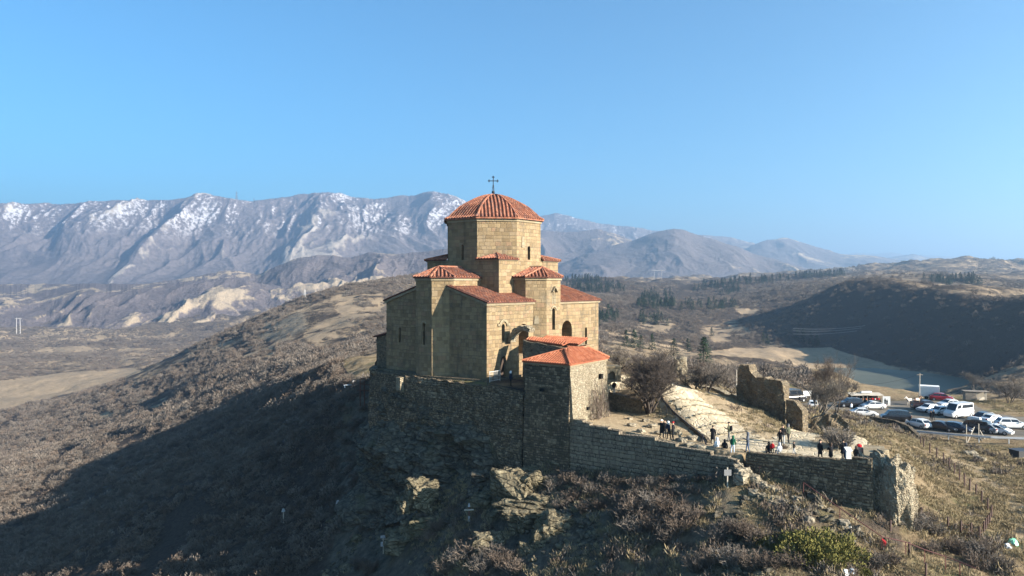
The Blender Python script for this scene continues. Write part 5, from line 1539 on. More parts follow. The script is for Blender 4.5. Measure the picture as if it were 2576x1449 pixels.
# ---- bare trees: limbs with thousands of twigs
def bare_tree(name, label, loc, h, spread, seed, stems=5, mats=(M_BARK, M_TWIG), r0=0.16, group=None, levels=4, lean=(0, 0), dens=1.0, up=0.35):
    r_ = random.Random(seed); T = MB(); W = MB()
    root = thing(name, label, "tree", loc, 0, group)
    def grow(p, d, L, r, lev):
        n = 4 if lev < 3 else 3
        pts = [p]
        for s in range(n):
            d = (d + Vector((r_.gauss(0, .16), r_.gauss(0, .16), r_.gauss(0.04, .10)))).normalized()
            pts.append(pts[-1] + d * L / n)
        rr = [r * (1 - 0.6 * k / n) for k in range(n + 1)]
        (T if lev <= 1 else W).tube(pts, rr, 6 if lev == 0 else (4 if lev == 1 else 3), cap=False)
        if lev >= levels: return
        kids = {0: 6, 1: 7, 2: 7, 3: 5}.get(lev, 4)
        kids = max(2, int(kids * dens))
        for k in range(kids):
            t = r_.uniform(0.30, 1.0) if lev else r_.uniform(0.35, 1.0)
            i = min(n - 1, int(t * n)); q = pts[i].lerp(pts[i + 1], t * n - i)
            a = r_.uniform(0, 6.28); side = Vector((math.cos(a), math.sin(a), r_.uniform(-0.25, 0.55)))
            e = (d * 0.75 + side * 0.85 + Vector((0, 0, up * 0.3))).normalized()
            grow(q, e, L * r_.uniform(0.42, 0.68), max(0.014, rr[i] * 0.55), lev + 1)
    for k in range(stems):
        a = 6.28 * k / stems + r_.uniform(-.4, .4)
        sp = spread / h * r_.uniform(0.5, 1.0)
        d = Vector((math.cos(a) * sp * 0.75 + lean[0], math.sin(a) * sp * 0.75 + lean[1], 0.75)).normalized()
        grow(Vector((math.cos(a) * r0 * .8, math.sin(a) * r0 * .8, -0.25)), d, h * 0.62 * r_.uniform(.85, 1.1), r0, 0)
    A_ = np.array([tuple(q) for q in T.v + W.v]); top = np.percentile(A_[:, 2], 99.5); rad = np.percentile(np.hypot(A_[:, 0], A_[:, 1]), 97)
    kz, kr = h / top, spread / rad
    for M_ in (T, W): M_.v = [(q[0] * kr + max(0, q[2]) * kz * lean[0] * 0.5, q[1] * kr, q[2] * kz) for q in M_.v]
    T.build("trunk", mats[0], root, smooth=True); W.build("crown", mats[1], root)
    return root
bare_tree("bare_tree", "big dark leafless tree with spreading round crown beside the stone steps", (15.0, 80.0, gz(15.0, 80.0) - 0.1), 6.9, 4.3, 3, 9, (M_BARK, M_BARK), 0.20, dens=1.0, up=0.2, lean=(0.12, 0))
def tree_at(u, v, Y): 
    x, y, _ = P(u, v, Y); return (x, y, gz(x, y))
bare_tree("bare_tree", "pale leafless tree spreading low above the square ruined wall", (*P(2056, 1048, 104)[:2], gz(*P(2056, 1048, 104)[:2]) - 0.1), 6.4, 3.9, 12, 5, (M_BARKL, M_BARKL), 0.17, lean=(0.25, 0), dens=0.95)
bare_tree("bare_tree", "slender leafless tree standing tallest behind the pale spreading one", (*P(2105, 1030, 118)[:2], gz(*P(2105, 1030, 118)[:2]) - 0.1), 10.2, 2.9, 15, 4, (M_BARK, M_TWIG2), 0.15, dens=0.85)
bare_tree("bare_tree", "thin upright leafless tree left of the slender tallest one", (*P(2072, 1030, 121)[:2], gz(*P(2072, 1030, 121)[:2]) - 0.1), 9.4, 2.2, 17, 3, (M_BARK, M_TWIG2), 0.11, dens=1.0)
for (u, v, h, sp, lab, sd, pale) in ((1778, 985, 4.2, 2.6, "grey leafless tree between the big dark tree and tall ruin", 31, 0), (1752, 980, 3.4, 2.2, "low leafless tree touching the big dark tree's right side", 32, 0), (1822, 985, 4.0, 2.4, "leafless tree close left of the tall ruined stump", 33, 0), (1560, 935, 3.6, 2.6, "dark leafless tree just right of the stone block with the niche", 34, 0),
                       (1765, 893, 5.0, 3.0, "whitish leafless tree among conifers below the hillside", 35, 1), (2130, 990, 3.4, 2.4, "reddish leafless tree behind the market stalls", 36, 0), (2450, 985, 6.5, 3.6, "pale leafless tree on the hillside above the wooden shed", 37, 1), (2540, 1015, 6.0, 3.6, "leafless tree at the right edge above the car park", 38, 0), (2480, 985, 4.5, 3.2, "smaller leafless tree right of the pale hillside one", 39, 0)):
    p = gp(u, v, 60, 700)
    bare_tree("bare_tree", lab, (p[0], p[1], p[2] - 0.2), h, sp, sd, 4, (M_BARKL if pale else M_BARK, M_BARKL if pale else M_TWIG), 0.10, levels=3, dens=1.2)

# ---- countable shrubs in the foreground
SHR = [twig_mesh("shrub_%d" % k, 60, 1.0, 0.75, M_TWIG if k % 2 else M_TWIG2, 400 + k, 0.018, 4) for k in range(5)]
LEAF = [blades_mesh("leafy_%d" % k, 2600, 0.95, 0.62, 0.085, M_GREEN, 500 + k, 0.45, 0.35, 0.45) for k in range(2)]
def shrub(u, v, s, label, group, meshes=SHR, cat="shrub", name="leafless_shrub", k=[0]):
    k[0] += 1
    p = gp(u, v, 40, 400)
    o = bpy.data.objects.new(name, meshes[k[0] % len(meshes)]); COL.objects.link(o)
    o.location = (p[0], p[1], p[2] - 0.08); o.rotation_euler = (0, 0, k[0] * 2.4); o.scale = (s * 1.25, s * 1.25, s)
    tag(o, label, cat, group)
g1 = "leafless shrubs on the shaded slope"
rr = random.Random(5)
for (u, v, s) in ((1560, 1310, 1.5), (1600, 1300, 1.8), (1650, 1290, 1.7), (1690, 1300, 1.9), (1640, 1335, 1.7), (1590, 1345, 1.6), (1710, 1335, 1.7), (1680, 1365, 1.5), (1740, 1310, 1.4), (1560, 1270, 1.3), (1610, 1262, 1.4), (1670, 1255, 1.3)):
    shrub(u, v, s, "purplish leafless shrub in the dense thicket on the slope below the stepped wall", "thicket below the stepped wall")
for (u, v, s) in ((1395, 1230, 1.3), (1430, 1215, 1.4), (1465, 1225, 1.2), (1490, 1245, 1.2), (1440, 1260, 1.2), (1410, 1280, 1.1), (1470, 1290, 1.1), (1510, 1280, 1.1)):
    shrub(u, v, s, "dark leafless shrub at the shaded foot of the stepped wall", "shrubs at the stepped wall's foot")
for (u, v, s) in ((1150, 1420, 1.5), (1185, 1400, 1.6), (1230, 1410, 1.5), (1260, 1425, 1.5), (1120, 1440, 1.4), (1210, 1440, 1.5), (1290, 1440, 1.3), (900, 1430, 1.3), (930, 1440, 1.4)):
    shrub(u, v, s, "brown leafless shrub at the photo's bottom edge below the cliff", "shrubs at the bottom edge")
for (u, v, s) in ((1050, 1330, 1.3), (1075, 1310, 1.2), (1100, 1335, 1.3), (1030, 1300, 1.1), (1085, 1360, 1.2), (1120, 1115, 1.2)):
    shrub(u, v, s, "leafless shrub growing on the dark cliff foot below the church", "shrubs on the cliff foot")
for (u, v, s) in ((1830, 1345, 1.3), (1860, 1350, 1.4), (1800, 1360, 1.2), (1900, 1365, 1.2), (1790, 1420, 1.4), (1840, 1425, 1.5), (1890, 1430, 1.4), (1750, 1435, 1.3), (1940, 1432, 1.2), (1990, 1425, 1.2)):
    shrub(u, v, s, "grey leafless shrub on the slope left of the green bush", "shrubs left of the green bush")
for (u, v, s) in ((2300, 1330, 1.4), (2330, 1320, 1.3), (2350, 1345, 1.2), (2290, 1290, 1.0), (2400, 1390, 1.2), (2440, 1400, 1.3), (2480, 1395, 1.2), (2520, 1430, 1.2), (2340, 1390, 1.0), (2240, 1420, 1.0), (2200, 1425, 1.1), (2460, 1430, 1.2)):
    shrub(u, v, s, "wispy leafless shrub on the dry grass slope right of the rubble stub", "shrubs on the right slope")
for (u, v, s, lab) in ((2117, 1128, 1.9, "big twiggy shrub below the square ruined wall by the path"), (2215, 1178, 1.1, "reddish shrub covering the top of the rubble stub"), (2238, 1185, 1.0, "smaller reddish shrub on the rubble stub's right side"), (2100, 1120, 1.4, "shrub joined to the left of the big twiggy one by the path"), (1975, 1130, 0.5, "tiny yellow shrub beside the path on the terrace")):
    shrub(u, v, s, lab, None)
for (u, v, s, lab) in ((2020, 1385, 1.7, "green leafy bush, leftmost of the low olive clump"), (2060, 1375, 1.9, "green leafy bush at the middle top of the olive clump"), (2105, 1390, 1.7, "green leafy bush, rightmost of the olive clump"), (2065, 1405, 1.6, "green leafy bush lowest in the olive clump"), (2165, 1440, 0.7, "small green leafy bush right of the olive clump"), (1935, 1365, 1.0, "yellow green bush left of the olive clump")):
    shrub(u, v, s, lab, None, LEAF, "bush", "green_bush")
for (u, v, s) in ((1560, 1222, 1.0), (1600, 1228, 1.1), (1640, 1225, 1.0), (1680, 1218, 1.0), (1720, 1215, 0.9), (1760, 1212, 0.8), (1790, 1215, 0.7), (1530, 1215, 1.1), (1540, 1250, 1.2), (1700, 1245, 1.0), (1745, 1240, 0.9)):
    shrub(u, v, s, "dark leafless shrub at the shaded foot of the stepped wall", "shrubs at the stepped wall's foot")
# dry creeper on the gatehouse's sunlit wall
def creeper():
    mb = MB(); r_ = random.Random(9)
    for k in range(70):
        t = r_.uniform(0.45, 0.95); x, y = 5.78 + 4.42 * t + 0.42, 73.0 + 6.3 * t - 0.45
        z = -14.6; pts = [(x, y, z)]
        L = r_.uniform(2.0, 5.0) * (1 - abs(t - 0.75))
        for s in range(7):
            x += r_.gauss(0, .12); y += r_.gauss(0, .16); z += L / 7; pts.append((x - 0.012 * (z + 14.6) * 6, y + 0.008 * (z + 14.6) * 6, z))
        mb.tube(pts, [0.022] * 7 + [0.01], 3, cap=False)
        for q in pts[2:]:
            for c in range(3):
                mb.tube([q, (q[0] + r_.gauss(0.03, .15), q[1] + r_.gauss(-0.03, .2), q[2] + r_.gauss(.05, .2))], [0.014, 0.008], 3, cap=False)
    o = mb.build("dry_creeper", M_TWIG2); tag(o, "brown leafless creeper climbing the gatehouse's sunlit wall", "creeper")
creeper()

# ---- conifers
def conifer_mesh(name, seed, n=420):
    r_ = np.random.default_rng(seed)
    z = r_.random(n) ** 1.25 * 0.93 + 0.04; th = r_.uniform(0, 6.28, n)
    lay = 0.78 + 0.3 * (np.mod(z * 9 + 0.3 * np.sin(th * 3), 1.0))
    rad = (1 - z) ** 0.85 * 0.30 * lay * r_.uniform(0.35, 1.05, n)
    c = np.stack([rad * np.cos(th), rad * np.sin(th), z], 1)
    d = np.stack([np.cos(th), np.sin(th), -0.25 + 0 * th], 1) + r_.normal(0, .25, (n, 3)); d /= np.linalg.norm(d, axis=1, keepdims=True)
    s = np.cross(d, [0, 0, 1.0]) + r_.normal(0, .2, (n, 3)); L = 0.10 * r_.uniform(.6, 1.3, (n, 1)); W = L * 0.55
    V = np.concatenate([c - d * L * .4, c + s * W * .5, c + d * L * .6, c - s * W * .5]); i = np.arange(n)
    me = bpy.data.meshes.new(name); me.from_pydata(V.tolist(), [], np.stack([i, i + n, i + 2 * n, i + 3 * n], 1).tolist()); me.materials.append(M_PINE); me.update()
    return me
CON = [conifer_mesh("conifer_%d" % k, 600 + k) for k in range(4)]
for me in CON:
    PINES.objects.link(bpy.data.objects.new("pine_source", me))
trunk_bm = MB(); trunk_bm.tube([(0, 0, -0.05), (0, 0, 0.5), (0, 0, 0.95)], [0.022, 0.014, 0.003], 5)
tm = bpy.data.meshes.new("conifer_trunk"); tm.from_pydata(trunk_bm.v, [], trunk_bm.f); tm.materials.append(M_BARK)
def conifer(u, v, h, label, group=None, wide=1.0, k=[0], lo=150, hi=1400):
    k[0] += 1; p = gp(u, v, lo, hi)
    t = thing("conifer_tree", label, "conifer", p, k[0] * 1.7, group); t.scale = (h * wide, h * wide, h)
    a = bpy.data.objects.new("crown", CON[k[0] % 4]); COL.objects.link(a); a.parent = t
    b = bpy.data.objects.new("trunk", tm); COL.objects.link(b); b.parent = t
for (u, v, h, w, lab) in ((1770, 918, 7.5, 1.2, "lone dark conifer in front of the pale grass flat"), (1575, 872, 8, 1.2, "dark conifer above the big bare tree, left of its neighbours"), (1595, 875, 9, 1.3, "dark conifer above the big bare tree, middle of three"), (1612, 878, 7, 1.2, "dark conifer above the big bare tree, right of three"), (1640, 880, 8, 1.1, "conifer on the hillside just right of the three above the bare tree"), (1730, 885, 8, 1.4, "spreading conifer left of the whitish leafless tree"), (1775, 890, 9, 1.5, "bushy conifer right of the whitish leafless tree"),
                          (1695, 895, 8, 1.3, "conifer peeping out over the big bare tree's right side"), (1530, 800, 15, 1.4, "large round conifer just right of the church wall"), (1545, 808, 9, 1.2, "small conifer beside the large one by the church wall"),
                          (2005, 858, 10, 1.1, "conifer at the left foot of the dark ridge"), (2020, 862, 12, 1.1, "taller conifer among those at the dark ridge's foot"), (2040, 866, 11, 1.1, "conifer fourth along the foot of the dark ridge"), (2055, 870, 10, 1.1, "conifer rightmost of the row at the dark ridge's foot"), (1920, 862, 9, 1.1, "dark conifer above the pale flat, left of the pair"), (1930, 865, 8, 1.1, "dark conifer above the pale flat, right of the pair"), (1790, 845, 8, 1.3, "single small conifer amid brown hillside scrub")):
    conifer(u, v, h, lab, None, w)
# the pine plantations across the valley read as one mass
def pine_wood():
    r_ = np.random.default_rng(71); X = []; Yv_ = []
    for poly, n in (([(1418, 700), (1480, 702), (1560, 722), (1575, 735), (1500, 742), (1420, 735)], 190), ([(1620, 740), (1690, 735), (1700, 770), (1640, 775), (1600, 775)], 70), ([(1600, 768), (1850, 762), (1860, 778), (1700, 786), (1600, 782)], 60), ([(1740, 720), (1900, 706), (1990, 700), (1990, 712), (1860, 722), (1740, 735)], 80), ([(1800, 728), (1860, 722), (1860, 740), (1810, 745)], 30), ([(1500, 800), (1550, 790), (1560, 812), (1500, 822)], 20), ([(1600, 800), (1680, 805), (1680, 822), (1610, 818)], 16), ([(2260, 715), (2440, 700), (2480, 712), (2460, 735), (2330, 735)], 170), ([(2000, 696), (2130, 690), (2130, 697), (2000, 703)], 60)):
        us = np.array([p[0] for p in poly]); vs_ = np.array([p[1] for p in poly]); c = 0
        for _ in range(n * 6):
            u = r_.uniform(us.min(), us.max()); v = r_.uniform(vs_.min(), vs_.max())
            if inside(poly, np.array([u]), np.array([v]))[0] < 0: continue
            X.append((u, v)); c += 1
            if c >= n: break
    pts = []; sz = []
    Ys = np.geomspace(380, 2600, 260)
    for u, v in X:
        p = P(u, v, 1.0); g = ground(p[0] * Ys, Ys, False); b = np.nonzero(p[2] * Ys <= g)[0]
        if len(b) == 0: continue
        y = Ys[b[0]]; 
        if u > 2250 and y < 850: continue
        pts.append((p[0] * y, y, g[b[0]] - 0.5)); sz.append(r_.uniform(7.5, 12) * (1.0 if y < 1300 else 1.25))
    scatter("pine_wood", pts, sz, PINES, 8, 0.03)
pine_wood()
# ------------------------------------------------------------------ people
def cloth(name, col, var=0.25): return plain("cloth_" + name, col, 0.9, 0, 0.15, var, 6.0)
M_SKIN = plain("skin", (0.42, 0.25, 0.17), 0.6, 0, 0.3, 0.08)
CL = {"black": cloth("black", (0.012, 0.012, 0.014)), "navy": cloth("navy", (0.02, 0.026, 0.045)), "grey": cloth("grey", (0.10, 0.105, 0.11)), "denim": cloth("denim", (0.06, 0.09, 0.15)), "white": cloth("white", (0.62, 0.62, 0.62)),
      "light": cloth("light", (0.36, 0.38, 0.40)), "green": cloth("green", (0.01, 0.085, 0.045)), "darkred": cloth("darkred", (0.20, 0.012, 0.015)), "red": cloth("red", (0.42, 0.015, 0.02)), "brown": cloth("brown", (0.06, 0.04, 0.03)), "olive": cloth("olive", (0.07, 0.075, 0.05)), "cream": cloth("cream", (0.45, 0.40, 0.33)), "hair": cloth("hair", (0.015, 0.011, 0.009)), "slate": cloth("slate", (0.07, 0.08, 0.10)), "orange": cloth("orange", (0.5, 0.10, 0.02)), "bluewhite": cloth("bluewhite", (0.42, 0.50, 0.60))}

def skin_body(name, joints, edges, mats, parent, matfn, sub=2):
    """one continuous surface grown round a skeleton"""
    me = bpy.data.meshes.new(name)
    me.from_pydata([j[0] for j in joints], edges, [])
    o = bpy.data.objects.new(name, me); COL.objects.link(o)
    md = o.modifiers.new("skin", 'SKIN'); md.use_smooth_shade = True
    sv = me.skin_vertices[0].data
    for i, j in enumerate(joints):
        r = j[1]; sv[i].radius = r if hasattr(r, '__len__') else (r, r)
    sv[0].use_root = True
    o.modifiers.new("sub", 'SUBSURF').levels = 1
    bpy.context.view_layer.update()
    new = bpy.data.meshes.new_from_object(o.evaluated_get(bpy.context.evaluated_depsgraph_get()))
    new.name = name
    o.modifiers.clear(); o.data = new
    new.materials.clear()
    for m in mats: new.materials.append(m)
    for p in new.polygons:
        p.material_index = matfn(p.center); p.use_smooth = True
    o.parent = parent
    return o

def person(label, loc, face, top="black", legs="denim", hair="hair", pose="stand", h=1.72, hat=None, hood=None, coat=0.0, arms=("down", "down"), pack=None, stride=0.12, bag=None, skirt=False, lean=0.0, group=None):
    """face: heading in radians (0 looks along +y); built facing +y"""
    root = thing("person", label, "person", loc, face, group)
    k = h / 1.72
    V = lambda x, y, z: (x * k, y * k, z * k)
    sit = pose == "sit"
    hz = 0.48 if sit else 0.92
    ly = lean
    J = [(V(0, 0, hz), (.135 * k, .10 * k)), (V(0, ly * .3, hz + .22), (.125 * k, .095 * k)), (V(0, ly * .7, hz + .44), (.145 * k, .10 * k)), (V(0, ly, hz + .54), (.06 * k, .055 * k)), (V(0, ly + .02, hz + .66), (.082 * k, .098 * k)), (V(0, ly + .015, hz + .76), (.070 * k, .085 * k))]
    E = [(0, 1), (1, 2), (2, 3), (3, 4), (4, 5)]
    for s in (-1, 1):
        b = len(J)
        if sit:
            J += [(V(s * .10, .05, hz), .085 * k), (V(s * .13, .42, hz + .02), .06 * k), (V(s * .13, .46, .08), .04 * k), (V(s * .13, .62, .04), (.035 * k, .03 * k))]
        else:
            st = stride * s
            J += [(V(s * .095, 0, hz - .08), .088 * k), (V(s * .105, st * .5 + .02, .48), .060 * k), (V(s * .105, st, .08), .042 * k), (V(s * .115, st + .16, .035), (.04 * k, .032 * k))]
        E += [(0, b), (b, b + 1), (b + 1, b + 2), (b + 2, b + 3)]
        a = arms[0 if s < 0 else 1]; sh = hz + .46
        c = len(J)
        el, wr = {"down": ((.25, .0, sh - .27), (.25, .07, sh - .50)), "phone": ((.24, .10, sh - .25), (.13, .33, sh - .17)), "out": ((.42, .02, sh - .10), (.64, .08, sh - .16)), "pocket": ((.29, -.06, sh - .24), (.18, .07, sh - .44)), "up": ((.30, .16, sh + .02), (.14, .26, sh + .22)), "front": ((.24, .10, sh - .24), (.06, .25, sh - .28))}[a]
        J += [(V(s * .17, ly * .75, sh - .02), .062 * k), (V(s * el[0], el[1] + ly * .7, el[2]), .050 * k), (V(s * wr[0], wr[1] + ly * .7, wr[2]), .034 * k)]
        E += [(2, c), (c, c + 1), (c + 1, c + 2)]
        # palm, thumb and four fingers
        w = Vector(V(s * wr[0], wr[1] + ly * .7, wr[2])); e_ = Vector(V(s * el[0], el[1] + ly * .7, el[2])); d = (w - e_).normalized(); q = d.cross(Vector((s, 0, 0.2))).normalized()
        pm = len(J); J += [(tuple(w + d * .06 * k), (.032 * k, .018 * k))]; E += [(c + 2, pm)]
        for f in range(5):
            off = (f - 2) * 0.017 * k if f else -0.045 * k
            L = (.05, .075, .085, .078, .062)[f] * k
            i = len(J); J += [(tuple(w + d * (.04 * k + L * .7) + q * off), .009 * k), (tuple(w + d * (.04 * k + L) + q * off * 1.1 + Vector((0, .012, -.01))), .0075 * k)]
            E += [(pm, i), (i, i + 1)]
    head0 = (hz + .555) * k
    def mf(c):
        if c.z > head0: return 0
        if c.z > (hz + .02) * k and abs(c.x) < 0.215 * k: return 1
        if c.z < 0.09 * k and not (sit and c.z > .12): return 3
        if abs(c.x) > 0.2 * k and c.z > hz * k - 0.12: return 1
        if c.z < (hz + .02) * k and (abs(c.x) < .2 * k): return 2
        return 1
    skin_body("body", J, E, [M_SKIN, CL[top], CL[legs], CL["black"]], root, mf)
    # jacket: hangs over the hips, open at the neck
    zt, zb = hz + .515, hz - .06 - coat
    mb = MB(); N = 14; prof = [(zb, .185 + coat * .10, .135 + coat * .06), (hz + .02, .178, .125), (hz + .2, .172, .122), (hz + .38, .198, .128), (hz + .47, .18, .115), (zt, .085, .075)]
    v = []
    for i, (z, rx, ry) in enumerate(prof):
        for j in range(N):
            t = 6.283 * j / N; q = 1 + 0.05 * math.sin(j * 2.3 + i * 1.7)
            f = max(0, (z - hz) / .54) * ly
            yy = ry * math.sin(t) * q + f + (0.10 if sit and i == 0 else 0)
            v.append(V(rx * math.cos(t) * q, yy, z))
    f = [(i * N + j, i * N + (j + 1) % N, (i + 1) * N + (j + 1) % N, (i + 1) * N + j) for i in range(len(prof) - 1) for j in range(N)]
    mb.add(v, f)
    # sleeves follow the arms
    c = 6
    for s_i, s in enumerate((-1, 1)):
        base = 6 + s_i * (4 + 3 + 1 + 10) + 4
        a, b_, c_ = (Vector(J[base + n][0]) for n in range(3))
        mb.tube([a + Vector((-s * .03, 0, .01)), a.lerp(b_, .5), b_, b_.lerp(c_, .9)], [.082 * k, .075 * k, .066 * k, .056 * k], 8)
    mb.build("jacket", CL[top], root, smooth=True)
    # hair, hat or hood
    hc = Vector(V(0, ly + .015, hz + .715)); mb = MB(); N = 12
    if hood:
        pr = [(-.17, .115), (-.09, .125), (.0, .125), (.07, .105), (.115, .06), (.13, .005)]; cm = hood; nm = "hood"
    elif hat:
        pr = [(.015, .105), (.05, .106), (.09, .092), (.12, .055), (.13, .005)]; cm = hat; nm = "hat"
    else:
        pr = [(-.03, .088), (.03, .096), (.08, .085), (.105, .05), (.115, .005)]; cm = hair; nm = "hair"
    v = []
    for i, (z, r) in enumerate(pr):
        for j in range(N):
            t = 6.283 * j / N; y = math.sin(t) * r * 1.12; 
            if y > 0 and (hood or not hat) and z < .05: y *= 0.62      # leave the face open
            v.append(hc + Vector((math.cos(t) * r * .95, y - .012, z)) * k)
    mb.add(v, [(i * N + j, i * N + (j + 1) % N, (i + 1) * N + (j + 1) % N, (i + 1) * N + j) for i in range(len(pr) - 1) for j in range(N)])
    if hat and hat != "none":
        for s in range(1):
            mb.box(hc.x, hc.y + .13 * k, hc.z + .02 * k, .15 * k, .12 * k, .012 * k)
    mb.build(nm, CL[cm], root, smooth=True)
    # face: eyes, nose and mouth
    mb = MB()
    for s in (-1, 1): mb.lathe([(.004 * k, hc.z - .025 * k), (.011 * k, hc.z - .015 * k), (.004 * k, hc.z - .005 * k)], hc.x + s * .032 * k, hc.y + .088 * k, 6)
    mb.build("eyes", CL["black"], root) if False else None
    if skirt or coat > .35:
        pass
    if pack:
        mb = MB(); mb.box(0, -.20 * k + ly * .6, (hz + .27) * k, .30 * k, .17 * k, .42 * k, 0, tx=.85, ty=.7); mb.build("backpack", CL[pack], root)
    if bag:
        mb = MB(); mb.box(.27 * k, .05 * k, (hz - .1) * k, .12 * k, .28 * k, .24 * k, .2, tx=.9, ty=.8); mb.tube([V(.2, 0, hz + .42), V(.27, .05, hz)], .012, 4); mb.build("shoulder_bag", CL[bag], root)
    return root

def at(u, v, Y=None):
    """stand on the ground below picture point (u, v)"""
    if Y is None: return gp(u, v, 55, 160)
    x, y, z = P(u, v, Y); return (x, y, gz(x, y))
R = math.radians
# visitors, placed by where their feet (or hidden feet) are
PEOPLE = [
 # by the yard
 ("person in long black coat with white scarf and white hat, leftmost behind the stepped wall", 1664, 1134, 68.8, dict(top="black", legs="black", hat="white", coat=.35, arms=("front", "down")), R(-60)),
 ("person in black with pale fur collar and dark hair beside the white hatted one", 1672, 1136, 69.0, dict(top="black", legs="black", coat=.2), R(170)),
 ("person in dark blue jacket with white headscarf bending over by the stepped wall", 1683, 1142, 68.4, dict(top="navy", legs="black", hood="white", lean=.10, arms=("front", "front")), R(120)),
 ("person in black puffer jacket and red knitted hat by the stepped wall", 1693, 1143, 68.1, dict(top="black", legs="black", hat="red", arms=("pocket", "pocket")), R(60)),
 # near the wall's end
 ("person in long black coat with light scarf at the broken wall end", 1793, 1145, 67.2, dict(top="black", legs="black", coat=.4, arms=("front", "down")), R(-30)),
 ("person in white coat and white hat seated on the stepped wall's end", 1804, 1149, 66.1, dict(top="white", legs="cream", hood="white", pose="sit", coat=.05, h=1.6, dz=-.35), R(20)),
 ("person in black hooded puffer seated beside the white coated one", 1823, 1151, 65.6, dict(top="black", legs="black", hood="black", pose="sit", h=1.6, dz=-.35), R(-20)),
 ("person in green hooded jacket and pale blue jeans on the stones at the wall end", 1843, 1148, 64.6, dict(top="green", legs="bluewhite", hood="green", lean=.12, h=1.55, dz=-.15), R(-40)),
 # on the paved path
 ("tall person in dark olive jacket and cap looking at a phone on the steps", 1834, 1112, None, dict(top="olive", legs="grey", hat="black", arms=("phone", "pocket"), h=1.82, pack="black"), R(60)),
 ("person in slate hooded jacket and jeans standing alone near the terrace gap", 1881, 1140, None, dict(top="slate", legs="denim", hood="slate", arms=("phone", "pocket"), h=1.78), R(80)),
 ("person with long dark hair in black, seated leftmost on the terrace parapet", 1934, 1140, 63.9, dict(top="black", legs="black", hood="hair", pose="sit", h=1.6, dz=-.15), R(150)),
 ("small person in red jacket on the terrace parapet beside the long haired one", 1943, 1142, 63.7, dict(top="red", legs="black", h=1.15), R(150)),
 ("person in pale grey hooded coat sitting on the parapet of the terrace", 1961, 1142, 63.5, dict(top="light", legs="denim", hood="light", pose="sit", h=1.6, dz=-.1), R(20)),
 ("person in black jacket holding up a phone, orange face mask, on the terrace", 1963, 1133, 66.5, dict(top="black", legs="black", arms=("up", "front"), h=1.66), R(140)),
 ("tall person in black jacket and light grey trousers in the terrace group", 1969, 1126, 67.5, dict(top="black", legs="light", h=1.86, arms=("down", "pocket")), R(160)),
 ("person in camouflage hooded jacket and black trousers at the right of the terrace group", 1983, 1122, 68.3, dict(top="olive", legs="black", hood="grey", h=1.78, arms=("pocket", "pocket")), R(-150)),
 ("small child in dark jacket and grey trousers with arms spread on the terrace", 1997, 1145, None, dict(top="black", legs="light", h=1.12, arms=("out", "out")), R(-100)),
 ("person in black coat and black flat cap standing alone on the terrace", 2063, 1158, 61.6, dict(top="black", legs="black", hat="black", coat=.3, h=1.74), R(-70)),
 ("person in black coat with brown fur hood on the terrace parapet", 2090, 1162, 61.0, dict(top="black", legs="black", hood="brown", coat=.3, h=1.62, arms=("front", "front")), R(10)),
 ("person in dark coat with maroon hair behind the white information stand", 2121, 1158, 61.8, dict(top="black", legs="black", coat=.3, h=1.74), R(0)),
 ("person in navy hooded coat directly behind the white information stand", 2127, 1160, 60.8, dict(top="navy", legs="black", hood="navy", coat=.3, h=1.66), R(30)),
 ("person in black hooded coat leaning at the terrace corner parapet", 2153, 1168, 59.9, dict(top="black", legs="black", hood="brown", coat=.3, lean=.08, h=1.6), R(-60)),
 # further off
 ("person in dark jacket and jeans walking down the path beyond the ruined gateway", 2007, 1070, None, dict(top="navy", legs="denim", h=1.76), R(-10)),
 ("person in dark clothes with white headscarf on the walkway by the church door", 1285, 983, 78.8, dict(top="navy", legs="black", hood="white", h=1.65), R(-120)),
 ("dark clothed person behind the branches of the big bare tree, taller of two", 1589, 990, 84.5, dict(top="black", legs="black", h=1.8), R(30)),
 ("dark clothed person behind the branches of the big bare tree, shorter of two", 1545, 985, 85.0, dict(top="black", legs="grey", h=1.7), R(200)),
 # car park
 ("person in dark jacket with white sleeves standing in front of the white van", 2342, 1050, 124.5, dict(top="black", legs="black", h=1.78), R(90)),
 ("person in black standing close behind the white sleeved one by the van", 2348, 1050, 125.5, dict(top="black", legs="black", h=1.75), R(-70)),
 ("person in pale blue jacket by the dark car near the stalls", 2142, 1031, 133.5, dict(top="bluewhite", legs="black", h=1.72), R(30)),
 ("person in blue jacket with arms folded by the market stalls", 2155, 1022, 140.5, dict(top="denim", legs="black", h=1.74, arms=("front", "front")), R(-60)),
 ("person beside the black minivan at the left end of the road", 2012, 1017, 142.0, dict(top="black", legs="black", h=1.72), R(20)),
]
for lab, u, v, Y, kw_, face in PEOPLE:
    loc = at(u, v, Y)
    dz = kw_.pop('dz', 0.0)
    person(lab, (loc[0], loc[1], loc[2] + 0.06 + dz), face, **kw_)
# ------------------------------------------------------------------ cars
def paint(name, col, rough=0.28):
    g = NG("paint_" + name); n = g.noise(g.obj(), 1.5, 4)
    c = g.mix(n, tuple(x * 0.85 for x in col), col)
    g.b.inputs["Coat Weight"].default_value = 0.5; g.b.inputs["Coat Roughness"].default_value = 0.08
    return g.done(c, rough, 0, 0.4)
PT = {"white": paint("white", (0.60, 0.60, 0.59)), "black": paint("black", (0.012, 0.012, 0.014)), "grey": paint("grey", (0.035, 0.037, 0.042)), "silver": paint("silver", (0.35, 0.36, 0.37)), "red": paint("red", (0.24, 0.012, 0.02)), "maroon": paint("maroon", (0.022, 0.010, 0.010)), "navy": paint("navy", (0.012, 0.018, 0.035))}
M_GLASS = plain("car_glass", (0.012, 0.016, 0.022), 0.08, 0, 0.6)
M_TYRE = plain("tyre_rubber", (0.015, 0.015, 0.015), 0.9)
M_RIM = plain("alloy_rim", (0.38, 0.38, 0.39), 0.35, 0.7)
